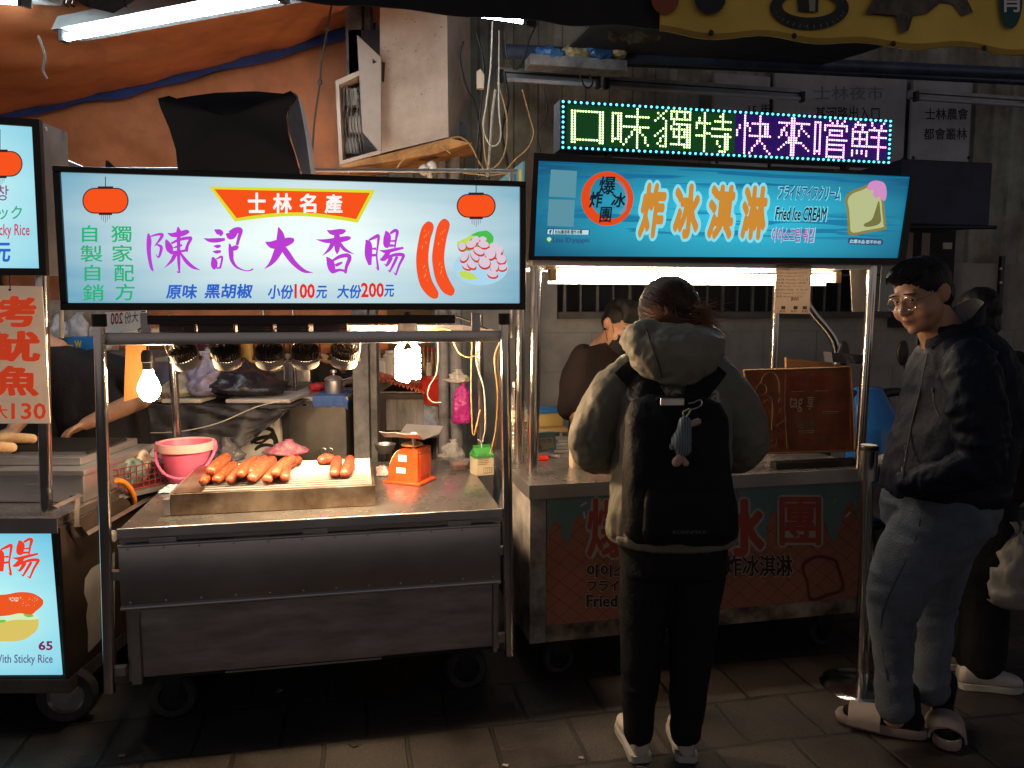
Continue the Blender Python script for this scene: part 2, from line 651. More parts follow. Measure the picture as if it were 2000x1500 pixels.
mb = MB()                                  # joints between the wall tiles, raised beads
for k, z in enumerate((.28, .56, .84, 1.12, 1.38)):
 mb.box(xl, xr, WV - .003, WV + .02, z, z + .006)
for i in range(24):
 x = xl + .2 + i * .42
 for k, (z0, z1) in enumerate(((0, .28), (.2865, .56), (.5665, .84), (.8465, 1.12), (1.1265, 1.38))):
  xx = x + (.21 if k % 2 else 0)
  mb.box(xx, xx + .006, WV - .003, WV + .02, z0, z1)
mb.build("tile_joint", mat("dark tile joint", (.21, .195, .18), .9), wall, smooth=False)
mb = MB()
mb.box(xw0, xw1, WV - .05, WV + .18, zt + .001, zt + .045)
mb.build("window_sill", mat("sooty sill", (.06, .058, .055), .6, 0, var=.3), wall, smooth=False)
mb = MB()
mb.box(xw0 - .1, xw1 + .1, WV + .5, WV + .55, zt - .1, zw + .1)
mb.build("window_pane", DARKV, wall, smooth=False)
for i in range(22):
 x = xw0 + .06 + i * (xw1 - xw0 - .1) / 21.0
 mb = MB()
 w = .012 if i % 2 else .02
 mb.box(x, x + w, WV + .06, WV + .075, zt + .045, zw)
 mb.build("window_bar", BARS, wall, smooth=False)
mb = MB()
for z in (zt + .30,):
 mb.box(xw0, xw1, WV + .076, WV + .09, z, z + .016)
mb.build("window_rail", BARS, wall, smooth=False)
# upper corrugated metal wall
zc = 4.6
cw = thing("corrugated_wall", "grey green corrugated sheet metal wall above the window band, streaked with dirt", "wall", F2.w(0, 0, 0), F2.rz)
prof = []
x = xl - .4
xc1 = F2.p(2000, 200, WV).x + 6
while x < xc1:
 prof += [(x, 0), (x + .05, 0), (x + .065, -.02), (x + .115, -.02), (x + .13, 0)]
 x += .16
mb = MB()
n = len(prof)
vs = [V((a, WV + .06 + d, zw + .001)) for a, d in prof] + [V((a, WV + .06 + d, zc)) for a, d in prof] + \
     [V((a, WV + .075 + d, zw + .001)) for a, d in prof] + [V((a, WV + .075 + d, zc)) for a, d in prof]
mb.mesh(vs, [(i, i + 1, n + i + 1, n + i) for i in range(n - 1)] + [(2 * n + i, 3 * n + i, 3 * n + i + 1, 2 * n + i + 1) for i in range(n - 1)])
mb.build("sheet", CORR, cw, smooth=False)
def fbox(mb, fr, pxr, v0, d, off=None, b=0.0):
 """box whose front face fills the pixel rect on plane y=v0 of a frame"""
 a, c = fr.p(pxr[0], pxr[3], v0), fr.p(pxr[2], pxr[1], v0)
 o = off or V((0, 0, 0))
 mb.box(a.x - o.x, c.x - o.x, v0 - o.y, v0 + d - o.y, a.z - o.z, c.z - o.z, b)
 return a, c
def fthing(name, label, cat, fr, px, py, v, group=None):
 """thing whose base sits at the pixel (px,py) of plane y=v; returns (root, local offset)"""
 o = fr.p(px, py, v)
 return thing(name, label, cat, fr.w(o), fr.rz, group), o
# white direction boards on the wall
BOARD = mat("grimy white board", (.38, .38, .42), .6, 0, var=.18, vs=2.5, bump=.05)
I_SIGNK = ink("faded black", 30, 30, 40)
for (q, lab, words) in [
 ((1392, 150, 1505, 330), "grimy white direction board with two short dark lines of characters", [("廟口", (1461, 172, 1503, 187)), ("15 街", (1462, 203, 1506, 226))]),
 ((1508, 152, 1772, 325), "wide white direction board behind the magenta half of the LED sign", [("士林夜市", (1590, 168, 1725, 195)), ("基河路出入口", (1592, 208, 1718, 236))]),
 ((1776, 160, 1900, 322), "white direction board naming 士林農會 and 都會叢林, right of the LED sign", [("士林農會", (1807, 211, 1891, 234)), ("都會叢林", (1804, 250, 1889, 273))]),
]:
 t, o = fthing("direction_board", lab, "direction sign", F2, q[0], q[3], WV - .012)
 mb = MB()
 fbox(mb, F2, q, WV - .012, .03, o, .003)
 mb.build("board", BOARD, t, smooth=False)
 for k, (w, r) in enumerate(words):
  write(w, F2, r, WV - .014, I_SIGNK if w != "士林夜市" else mat("very faded ink", (.2, .2, .24), .7), t, .01, off=o)
 mb = MB()
 for xx in (q[0] + 8, q[2] - 8):
  p = F2.p(xx, q[3] - 14, WV - .014) - o
  mb.ell(p, .012, .008, .012)
 mb.build("fixing_bolt", BLACKM, t)
# switched-off tube fixtures and pipes under the upper wall
FIX = mat("dusty tube housing", (.33, .33, .36), .45, .2, var=.25, vs=6)
for (x0, y0, x1, y1, v, lab) in [
 (973, 124, 1170, 151, 1.2, "bright aluminium channel hanging under the lit tube, nearest the white cabinet"),
 (1178, 128, 1568, 166, 1.55, "long unlit fluorescent tube housing above the LED sign"),
 (1782, 160, 2010, 190, 1.55, "unlit tube housing at the right edge above the 士林農會 board"),
]:
 a, c = F2.p(x0, y1, v), F2.p(x1, (y0 + y1) / 2 + 12, v)
 o = V((a.x, v, a.z))
 t = thing("tube_fixture", lab, "light fixture", F2.w(o), F2.rz, "unlit tube fixtures on the back wall")
 L = c.x - a.x
 h = .055
 mb = MB()
 mb.box(0, L, 0, .05, 0, h, .004)
 mb.build("housing", STEEL if x0 == 973 else FIX, t, smooth=False)
 mb = MB()
 mb.box(.0, L, -.008, -.001, h * .45, h * .55)
 mb.build("ridge", BLACKM, t, smooth=False)
 mb = MB()
 mb.cyl((.03, -.02, -.012), (L - .03, -.02, -.012), .013)
 mb.build("tube", mat("unlit tube glass", (.4, .4, .45), .15, 0), t)
 for xx in (.012, L - .012):
  mb = MB()
  mb.box(xx - .012, xx + .012, -.035, .0, -.03, h * .6, .003)
  mb.build("end_cap", BLACKP, t, smooth=False)
PIPE_B = mat("blue grey pipe", (.06, .08, .13), .4, .3, var=.35, vs=8)
for (p0, p1, v, r, lab) in [
 ((985, 100), (2040, 146), 1.1, .035, "thick blue grey pipe running under the awning edge"),
 ((1180, 118), (2040, 162), 1.5, .022, "thin dark pipe just below the thick one"),
]:
 a, c = F2.p(p0[0], p0[1], v), F2.p(p1[0], p1[1], v)
 z = a.z
 t = MB()
 t.cyl(V((0, 0, 0)), V((c.x - a.x, 0, c.z - a.z)), r)
 o = t.build("pipe", PIPE_B)
 o.location = F2.w(a)
 o.rotation_euler = (0, 0, F2.rz)
 tag(o, lab, "pipe")
# crumpled plastic stuffed on a broken tray
t, o = fthing("litter_bundle", "crumpled blue and yellow plastic stuffed on a short ledge under the awning", "plastic bundle", F2, 1040, 126, 1.0)
mb = MB()
fbox(mb, F2, (1036, 118, 1225, 125), .98, .12, o)
mb.build("ledge", mat("rusty ledge", (.28, .26, .25), .7, .3, var=.4, vs=10), t, smooth=False)
for (x, y, rx, rz, col) in [(1075, 106, .08, .036, (.06, .18, .42)), (1125, 106, .09, .034, (.55, .42, .22)), (1168, 108, .085, .036, (.05, .12, .28)), (1205, 106, .05, .022, (.5, .38, .2)), (1145, 98, .1, .018, (.08, .25, .5))]:
 mb = MB()
 mb.ell(F2.p(x, y, 1.02) - o, rx, .06, rz, 22, 14)
 sd = V((x, y, 3))
 w = remesh(mb, .008, 0, lambda p: .014 * noise.noise(p * 28 + sd) + .007 * noise.noise(p * 70))
 obj("plastic_wad", w, mat("plastic wad %d" % x, col, .25, 0, var=.3, vs=15, bump=.4, bs=40), t)
# dark navy box awning at the right above the passage
t, o = fthing("rolled_awning", "dark navy box shaped awning right of the blue sign", "awning", F2, 1760, 440, 1.2)
mb = MB()
fbox(mb, F2, (1758, 318, 1940, 438), 1.2, .45, o, .01)
mb.build("cover", mat("navy awning cloth", (.018, .028, .06), .55, 0, var=.25, vs=4, bump=.1), t, smooth=False)
mb = MB()
a, c = F2.p(1758, 444, 1.2) - o, F2.p(1945, 444, 1.2) - o
mb.cyl(a, c, .012)
mb.build("front_bar", BLACKM, t)
# recess shade painted as a dark slab, pale strips on it
t, o = fthing("shutter_recess", "black recess with pale vertical strips behind the young man's head", "doorway", F2, 1725, 560, WV - .06)
mb = MB()
fbox(mb, F2, (1742, 442, 1868, 640), WV - .06, .05, o)
mb.build("recess", DARKV, t, smooth=False)
for r in ((1768, 445, 1785, 515), (1800, 445, 1818, 512)):
 mb = MB()
 fbox(mb, F2, r, WV - .072, .011, o)
 mb.build("strip", mat("pale strip", (.20, .165, .15), .7), t, smooth=False)
for r in ((1843, 474, 1860, 486), (1846, 440, 1862, 449)):
 mb = MB()
 fbox(mb, F2, r, WV - .072, .011, o)
 mb.build("gap", mat("pale slot", (.45, .40, .34), .7), t, smooth=False)
t, o = fthing("conduit", "dark flat conduit strip fixed to the grey wall at the right edge", "conduit", F2, 1950, 650, WV - .03)
mb = MB()
fbox(mb, F2, (1948, 500, 1964, 645), WV - .03, .028, o)
mb.build("channel", BLACKM, t, smooth=False)
mb = MB()
for y in (525, 552, 600):
 mb.ell(F2.p(1955, y, WV - .033) - o, .012, .006, .012)
mb.build("clip", STEEL, t)
# ================================================================== AWNING EDGE AND YELLOW BANNER (overhead, nearer than the carts' signs)
AF = Frame(at(1286, 62, 2.55), at(2000, 104, 2.70))
t = thing("awning_edge", "black hanging awning edge above the middle of the stalls, slightly torn at its right end", "awning", AF.O + V((0, 0, 0)), AF.rz)
a0, a1, a2 = AF.p(540, -2, 0), AF.p(1000, 40, 0), AF.p(1288, 58, 0)
top = AF.p(1200, -160, 0).z
def valance(u, w):
 x = a0.x + (a2.x - a0.x) * u
 zb = a0.z + (a1.z - a0.z) * u / .62 if u < .62 else a1.z + (a2.z - a1.z) * (u - .62) / .38
 zb += .006 * noise.noise(V((x * 9, 0, 0)))
 return V((x, .012 * math.sin(x * 17) * (1 - w), zb + (top - zb) * w))
mb = MB()
mb.sheet(valance, 60, 6, .006)
mb.build("valance", mat("black awning cloth", (.012, .012, .015), .7, 0, var=.3, vs=5, bump=.15, bs=50), t)
mb = MB()
mb.box(a0.x - .3, AF.p(2100, 60, 0).x, .03, .09, top - .02, top + .05)
mb.build("beam", BLACKM, t, smooth=False)
mb = MB()                      # slanted cloth roof running back to the wall
mb.sheet(lambda u, w: V((a2.x - .0 + (AF.p(2120, 60, 0).x - a2.x) * u, .1 + 2.1 * w, top - .02 + .25 * w - .05 * math.sin(math.pi * w))), 10, 10, .01)
mb.build("roof_cloth", mat("dark roof cloth", (.03, .032, .04), .8, 0, var=.3, vs=3), t)
# ragged pieces under the edge
t2, o = fthing("torn_cloth", "torn brown scrap of cloth dangling where the black awning meets the yellow banner", "cloth", AF, 1260, 90, .03)
mb = MB()
mb.sheet(lambda u, w: AF.p(1190 + 96 * u, 60 + (16 + 16 * abs(noise.noise(V((u * 6, 1, 0))))) * w + 6 * u, .02 + .05 * w) - o + V((0, .02 * math.sin(u * 9 + w * 3), 0)), 24, 8, .003)
mb.build("cloth", mat("torn brown cloth", (.16, .10, .05), .8, 0, var=.4, vs=12, bump=.4), t2)
t = thing("yellow_banner", "sun-faded yellow cloth banner with printed black ring and brown shape, overhead at right", "banner", AF.O, AF.rz)
b0, b1 = AF.p(1288, 66, -.02), AF.p(2060, 108, -.02)
btop = AF.p(1600, -150, 0).z
def banner(u, w):
 x = b0.x + (b1.x - b0.x) * u
 zb = b0.z + (b1.z - b0.z) * u + .008 * math.cos(u * 4 * 2 * math.pi)
 y = -.02 + .006 * math.sin(x * 11) * (1 - .5 * w) + .004 * noise.noise(V((x * 5, w * 4, 0)))
 return V((x, y, zb + (btop - zb) * w))
YEL = mat("faded yellow banner cloth", (.85, .60, .11), .7, 0, var=.12, vs=3, bump=.12, bs=30)
mb = MB()
mb.sheet(banner, 70, 12, .004)
mb.build("cloth", YEL, t)
mb = MB()
mb.sheet(lambda u, w: banner(u, w * .045) + V((0, -.007, 0)), 70, 2, .002)
mb.build("hem", mat("banner hem", (.44, .27, .05), .75, 0, var=.15), t)
for px, py in ((1389, 64), (1551, 70), (1745, 85), (1923, 94)):
 mb = MB()
 mb.ell(AF.p(px, py, -.034), .009, .004, .009)
 mb.build("eyelet", BLACKM, t)
def disc(cx, cy, rx, ry, n=40, a0=0, a1=2 * math.pi):
 return [(cx + rx * math.cos(a0 + (a1 - a0) * i / n), cy + ry * math.sin(a0 + (a1 - a0) * i / n)) for i in range(n)]
def pxpoly(mb, fr, pts, v, off=None, mi=0, d=0.0):
 P = [fr.p(x, y, v) - (off or V((0, 0, 0))) for x, y in pts]
 n = len(P)
 if d:
  mb.mesh(P + [p + V((0, d, 0)) for p in P], [tuple(range(n)), tuple(range(2 * n - 1, n - 1, -1))] + [(i, i + n, (i + 1) % n + n, (i + 1) % n) for i in range(n)], mi)
 else:
  mb.mesh(P, [tuple(range(n))], mi)
bv = -.036
mb = MB()
n = 48
o_, i_ = disc(1581, 15, 77, 43, n), disc(1581, 12, 53, 22, n)
P = [AF.p(x, y, bv) for x, y in o_ + i_]
mb.mesh(P, [(k, (k + 1) % n, n + (k + 1) % n, n + k) for k in range(n)])
pxpoly(mb, AF, [(1560, 22), (1598, 24), (1600, -40), (1552, -40)], bv - .001)
mb.build("printed_ring", mat("print black green", (.02, .025, .02), .6, 0, var=.5, vs=25), t, smooth=False)
mb = MB()
pxpoly(mb, AF, [(1581, 22), (1592, 22), (1594, -40), (1577, -40)], bv - .002)
for k in range(14):
 a = .25 + k * .2
 x, y = 1581 + 66 * math.cos(a), 15 + 34 * math.sin(a)
 pxpoly(mb, AF, [(x, y), (x + 2, y), (x + 9 * math.cos(a), y + 9 * math.sin(a))], bv - .002)
mb.build("printed_highlight", mat("print pale grey", (.32, .31, .27), .6), t, smooth=False)
mb = MB()
pxpoly(mb, AF, [(1690, 26), (1705, 0), (1720, -40), (1870, -40), (1888, -4), (1901, 24), (1880, 32), (1860, 8), (1838, 4), (1812, 26), (1784, 30), (1774, 60), (1758, 66), (1750, 30), (1722, 27)], bv)
mb.build("printed_shape", mat("print brown", (.10, .085, .065), .6, 0, var=.5, vs=22), t, smooth=False)
mb = MB()
pxpoly(mb, AF, disc(1974, 0, 23, 56), bv)
mb.build("printed_oval", mat("print teal", (.012, .085, .09), .6), t, smooth=False)
write("肖", AF, (1959, -20, 1994, 24), bv - .003, I_WHITE, t, .02)
mb = MB()
pxpoly(mb, AF, disc(1387, -6, 31, 34), bv)
mb.build("printed_disc", mat("print navy", (.02, .022, .03), .6), t, smooth=False)
mb = MB()
pxpoly(mb, AF, disc(1299, -2, 27, 30), bv)
mb.build("printed_disc", mat("print red brown", (.30, .07, .03), .6), t, smooth=False)
# ================================================================== LIT FLUORESCENT TUBES OVERHEAD
TUBE_C = glow("cool tube glow", (.78, .93, 1.0), 66, sample=True)
def tube_light(p0, p1, lab, rod=.016, shade=True, name="fluorescent_light"):
 p0, p1 = V(p0), V(p1)
 t = thing(name, lab, "fluorescent light", p0, 0)
 d = p1 - p0
 L = d.length
 q = d.to_track_quat("X", "Z").to_matrix().to_4x4()
 mb = MB()
 mb.cyl(q @ V((.03, 0, 0)), q @ V((L - .03, 0, 0)), rod, n=14)
 mb.build("tube", TUBE_C, t)
 if shade:
  mb = MB()
  mb.mesh([q @ V((x, y, z)) for x in (-.03, L + .03) for y, z in ((-.03, .03), (.11, .018), (.135, .075), (.0, .095))],
    [(0, 1, 5, 4), (1, 2, 6, 5), (2, 3, 7, 6), (3, 0, 4, 7), (0, 3, 2, 1), (4, 5, 6, 7)])
  mb.build("housing", mat("pale dusty lamp housing", (.16, .17, .17), .5, 0, var=.2, vs=6), t, smooth=False)
 for x in (.0, L - .03):
  mb = MB()
  mb.box(x, x + .03, -.022, .022, -.022, .03, .004, M=q)
  mb.build("tube_holder", BLACKP, t, smooth=False)
 return t
tube_light(at(122, 74, 3.55), at(560, -8, 3.0), "lit white fluorescent tube in a pale housing under the orange tarpaulin")
tube_light(at(1040, 40, 2.95), at(900, 20, 3.3), "short lit tube poking out under the black awning edge", shade=False)
tube_light(at(-60, -4, 3.4), at(52, 3, 3.1), "lit tube cut by the upper left corner", rod=.014)
# ================================================================== ORANGE TARPAULIN
ORG = mat("orange tarpaulin", (.56, .205, .085), .6, 0, var=.16, vs=2.5, bump=.4, bs=9, dirt=(.38, .13, .05))
BLU = mat("blue tarpaulin hem", (.03, .06, .22), .6, 0, var=.2)
t = thing("orange_tarpaulin", "sagging orange tarpaulin with a blue hem stretched behind the sausage cart", "tarpaulin", (-1.5, 4.9, 2.6), 0)
to = V((-1.5, 4.9, 2.6))
hl, hr = at(-60, 235, 4.75), at(735, 48, 4.75)
def hem(u):
 p = hl.lerp(hr, u)
 p.z -= .035 * math.sin(math.pi * u) - .012 * noise.noise(V((u * 7, 3, 0)))
 return p
def ceil_tarp(u, w):
 p = hem(u)
 front = V((hl.x * .62 + (hr.x - hl.x) * .78 * u, 2.75, 3.05 + .18 * u))
 q = p.lerp(front, w)
 q.z += -.12 * math.sin(math.pi * w) * (.6 + .4 * math.sin(u * 5)) + .035 * noise.noise(V((u * 6, w * 3, 1))) + .02 * noise.noise(V((u * 3 + w * 8, w * 5, 7))) + .012 * (1 - 2 * abs(noise.noise(V((u * 16 - w * 7, w * 9, 3)))))
 return q - to
mb = MB()
mb.sheet(ceil_tarp, 60, 40, .004)
mb.build("roof_sheet", ORG, t, ang=0)
def back_tarp(u, w):
 p = hem(u)
 low = V((p.x, 5.0, 1.25))
 q = (p + V((0, .03, -.01))).lerp(low, w)
 q.y += .05 * noise.noise(V((u * 5, w * 2, 2))) * w + .03 * math.sin(u * 23 + w * 2 * noise.noise(V((u * 4, 0, 5)))) * w * .6 + .022 * (1 - 2 * abs(noise.noise(V((u * 9 - w * 6, w * 7, 8)))))
 return q - to
mb = MB()
mb.sheet(back_tarp, 70, 36, .004)
mb.build("back_sheet", ORG, t, ang=0)
mb = MB()
mb.sheet(lambda u, w: hem(u) - to + V((0, -.02 - .01 * w, .0 - .085 * (w - .4) * (.8 + .7 * noise.noise(V((u * 9, 1, 1)))))), 70, 3, .004)
mb.build("blue_hem", BLU, t)
# old cords dangling from it
for k, (pts, lab) in enumerate([
 ([(75, 70), (88, 110), (84, 135), (92, 155)], "short frayed cord hanging from the orange tarpaulin near the left lamp end"),
 ([(648, 8), (640, 55), (628, 120), (625, 160), (615, 230), (608, 320)], "long knotted cord hanging in front of the orange tarpaulin beside the open cabinet"),
]):
 P = [at(x, y, 3.9 - .5 * (k == 0)) for x, y in pts]
 mb = MB()
 mb.tube([p - P[0] for p in P], .005, n=6, sm=6)
 if k:
  for y in (1, 3):
   mb.ell(P[y] - P[0], .012, .01, .018)
 o = mb.build("cord", mat("dirty cord", (.05, .035, .03), .9), None)
 o.location = P[0]
 tag(o, lab, "cord")
# grimy hook box at the very top
t = thing("cable_box", "dark grimy box with hooks at the top edge above the lit tube", "junction box", at(185, 20, 3.0), 0)
o = at(185, 20, 3.0)
mb = MB()
mb.mesh([at(x, y, Y) - o for Y in (3.0, 3.25) for x, y in ((140, -6), (165, 12), (222, 26), (262, 2), (258, -8))],
  [(0, 1, 2, 3, 4), (9, 8, 7, 6, 5)] + [(i, i + 5, (i + 1) % 5 + 5, (i + 1) % 5) for i in range(5)])
mb.build("body", mat("grimy grey box", (.07, .07, .075), .6, .2, var=.4, vs=12), t, smooth=False)
mb = MB()
for x in (130, 142, 172, 245):
 mb.tube([at(x, -4, 3.0) - o, at(x - 3, 8, 3.0) - o, at(x + 4, 14, 3.0) - o], .003, n=5, sm=4)
mb.build("hook", BLACKM, t)
# small litter on the pavers
for px, py, sz, c_, lab in ((238, 1478, .022, (.32, .22, .13), "tiny pale brown scrap on the paving right of the left cart's wheel"), (987, 1497, .02, (.45, .43, .38), "tiny white paper scrap at the bottom edge, left of the woman's shoes"), (1135, 1482, .016, (.4, .35, .28), "tiny crumb of paper in a paving joint beside the woman's left shoe"), (545, 1352, .03, (.3, .28, .26), "thin pale wrapper strip on the dark paving below the sausage cart"), (690, 1455, .04, (.03, .025, .02), "dark squashed stain-like scrap on the paving in front of the sausage cart")):
 mb = MB()
 mb.sheet(lambda u, w: V(((u - .5) * sz, (w - .5) * sz * .6, .004 + .006 * abs(noise.noise(V((u * 3 + px, w * 3, 0)))))), 6, 5, .001)
 o = mb.build("litter_scrap", mat("scrap %d" % px, c_, .8), None)
 o.location = onz(px, py, 0)
 o.rotation_euler = (0, 0, px * .7)
 tag(o, lab, "litter", "scraps on the paving")
# ================================================================== SAUSAGE CART (frame F1)
CZ = .78
D1 = 1.02
cart = thing("food_cart", "stainless steel food cart under the sausage sign, with a grill on its counter", "food cart", F1.O, F1.rz)
mb = MB()
mb.box(0, 1.358, 0, D1, CZ - .025, CZ, .004)
mb.build("counter_top", STEEL_T, cart, ang=30)
mb = MB()
mb.box(-.002, 1.36, -.012, -.001, CZ - .03, CZ + .006, .003)
mb.build("counter_lip", STEEL, cart, smooth=False)
mb = MB()
mb.box(0, 1.356, .012, .03, CZ - .05, CZ - .026)
mb.build("drip_rail", STEEL_D, cart, smooth=False)
for x0 in (.1, .62, 1.15):
 mb = MB()
 mb.box(x0, x0 + .09, -.004, .011, CZ - .052, CZ - .034, .002)
 mb.build("hinge", STEEL, cart, smooth=False)
mb = MB()
mb.box(-.002, 1.352, -.006, .03, .505, CZ - .055, .005)
mb.build("front_flap", STEEL_D, cart, ang=30)
mb = MB()
for i in range(12):
 mb.ell((.03 + i * .1175, -.0065, .712), .0045, .002, .0045, 10, 6)
 mb.ell((.03 + i * .1175, -.0065, .518), .0045, .002, .0045, 10, 6)
mb.build("rivets", STEEL, cart)
mb = MB()
mb.cyl((-.002, -.004, .498), (1.352, -.004, .498), .0085)
mb.cyl((-.002, -.004, CZ - .058), (1.352, -.004, CZ - .058), .006)
mb.build("flap_edge", STEEL, cart)
mb = MB()
mb.box(.05, 1.328, .035, .055, .222, .488, .003)
mb.build("lower_panel", mat("stained steel", (.46, .43, .425), .38, .85, var=.1, vs=5, dirt=(.36, .33, .32), bump=.12, bs=4, stretch=(1, 1, 4), rvar=.06), cart, smooth=False)
for x0, x1 in ((-.005, .012), (1.342, 1.358)):
 mb = MB()
 mb.box(x0, x1, .06, D1, .2, CZ - .026)
 mb.build("side_panel", STEEL_D, cart, smooth=False)
mb = MB()
mb.box(.012, 1.342, .06, D1, .2, .215)
mb.build("floor_pan", BLACKM, cart, smooth=False)
for xa, xb in ((.012, .045), (1.33, 1.345)):
 mb = MB()
 mb.box(xa, xb, .03, .055, .2, .488)
 mb.build("corner_upright", STEEL_D, cart, smooth=False)
# perforated strip that peeps out below the lower panel
mb = MB()
a, c = F1.p(440, 1312, .06), F1.p(752, 1290, .06)
mb.box(a.x, c.x, .06, .063, .196, .222)
mb.build("perforated_plate", BLACKM, cart, smooth=False)
mb = MB()
nx = 44
for i in range(nx):
 for j in range(2):
  x = a.x + (i + .5 + .5 * (j % 2)) * (c.x - a.x) / (nx + 1)
  mb.lathe([(.0022, 0), (.0062, .0002), (.0062, -.002)], 8, Matrix.Translation((x, .0585, .203 + .011 * j)) @ Matrix.Rotation(R(90), 4, "X"), sx=1, sy=.6)
mb.build("perforation_rim", STEEL, cart, smooth=False)
# uprights
PR = .0195
rl, rr = F1.p(344, 780, D1 - .05), F1.p(936, 760, D1 - .05)
posts = [((-.052, -.005, .2), (-.022, -.005, 1.515)), ((1.387, -.005, .2), (1.369, -.005, 1.515)),
         ((rl.x, D1 - .05, CZ), (rl.x - .01, D1 - .05, 1.515)), ((rr.x + .01, D1 - .05, CZ), (rr.x, D1 - .05, 1.515))]
for k, (p, q) in enumerate(posts):
 mb = MB()
 mb.cyl(p, q, PR, n=20)
 o = mb.build("post", CHROME, cart)
for k, (p, q) in enumerate(posts[:2]):
 mb = MB()
 mb.cyl(V(q) - V((0, 0, .03)), V(q) + V((0, 0, .012)), PR + .004, n=20)
 mb.build("post_cap", BLACKP, cart)
 for z in (.6, .25):
  mb = MB()
  mb.box(-.05 if k == 0 else 1.345, 0 if k == 0 else 1.39, .0, .03, z, z + .03)
  mb.build("post_bracket", STEEL_D, cart, smooth=False)
zb0, zb1 = F1.p(600, 671, 0).z, F1.p(600, 648, 0).z
mb = MB()
mb.box(-.018, 1.36, .0, .045, zb0, zb1, .003)
mb.build("front_rail", STEEL, cart, ang=30)
mb = MB()
zr = 1.52
mb.box(-.0, .03, .046, D1 - .05, zb0, zb1)
mb.box(1.34, 1.365, .046, D1 - .05, zb0, zb1)
mb.box(0, 1.36, D1 - .07, D1 - .035, zb0, zb1)
mb.build("shelf_frame", STEEL_D, cart, smooth=False)
a, c = F1.p(288, 634, .02), F1.p(889, 615, .02)
mb = MB()
mb.box(a.x, c.x, .02, .05, a.z, c.z)
mb.build("top_rail", mat("brown black rail", (.05, .034, .03), .45), cart, smooth=False)
for x in (.1, 1.25):
 mb = MB()
 mb.box(x, x + .03, .02, .04, zb1, 1.53)
 mb.build("sign_bracket", STEEL_D, cart, smooth=False)
def caster(parent, x, y, r, w=.045, rz=0.0, top=.2, fork_mat=None):
 M = Matrix.Translation((x, y, 0)) @ Matrix.Rotation(rz, 4, "Z")
 mb = MB()
 mb.box(-.05, .05, -.04, .04, top - .012, top, M=M)
 for s in (-1, 1):
  vs = [M @ V((xx, s * (w / 2 + .008) + dy, z)) for dy in (0, s * .004) for xx, z in ((-.045, top - .012), (.045, top - .012), (.018, r - .01), (-.018, r - .01))]
  mb.mesh(vs, [(0, 1, 2, 3), (7, 6, 5, 4), (0, 4, 5, 1), (1, 5, 6, 2), (2, 6, 7, 3), (3, 7, 4, 0)])
 f = mb.build("caster_fork", fork_mat or STEEL_D, parent, smooth=False)
 T = M @ Matrix.Translation((0, 0, r)) @ Matrix.Rotation(R(90), 4, "X")
 mb = MB()
 mb.lathe([(r * .62, -w / 2), (r * .9, -w / 2), (r * .98, -w * .3), (r, 0), (r * .98, w * .3), (r * .9, w / 2), (r * .62, w / 2)], 30, T)
 mb.build("tyre", RUBBER, f)
 mb = MB()
 mb.lathe([(0.001, -w * .4), (r * .2, -w * .45), (r * .22, -w * .2), (r * .55, -w * .2), (r * .63, -w * .42), (r * .63, w * .42), (r * .55, w * .2), (r * .22, w * .2), (r * .2, w * .45), (0.001, w * .4)], 24, T)
 mb.cyl(M @ V((0, -w / 2 - .016, r)), M @ V((0, w / 2 + .016, r)), .009, n=10)
 mb.build("rim", fork_mat or STEEL_D, f)
for x, y in ((.12, .16), (1.24, .16), (.12, .88), (1.24, .88)):
 caster(cart, x, y, .085, fork_mat=BLACKM)  # black casters: the shade under the cart put into their colour
# -------------------------------------------------- sausage light box sign
sign = thing("light_box_sign", "long lit white sign for 陳記大香腸 with purple calligraphy, over the sausage cart", "sign", F1.w(0, 0, 1.53), F1.rz)
so = V((0, 0, 1.53))
SV = -.06
c00, c10, c11, c01 = F1.p(103, 333, SV), F1.p(1025, 347, SV), F1.p(1027, 597, SV), F1.p(122, 615, SV)
x0, x1 = (c00.x + c01.x) / 2, (c10.x + c11.x) / 2
z0, z1 = (c11.z + c01.z) / 2, (c00.z + c10.z) / 2
FRM = mat("dark sign frame", (.025, .02, .02), .4, .3, var=.3, vs=6)
mb = MB()
t_ = .024
for (a, b, c, d) in ((x0, x1, z1 - t_ * .8, z1), (x0, x1, z0, z0 + t_), (x0, x0 + t_ * .9, z0 + t_, z1 - t_ * .8), (x1 - t_ * .9, x1, z0 + t_, z1 - t_ * .8)):
 mb.box(a, b, SV - .012, SV + .13, c - so.z, d - so.z, .003)
mb.build("frame", FRM, sign, smooth=False)
mb = MB()
mb.box(x0 + .01, x1 - .01, SV + .12, SV + .128, z0 + .01 - so.z, z1 - .01 - so.z)
mb.build("back_plate", mat("white tin back", (.5, .5, .5), .6), sign, smooth=False)
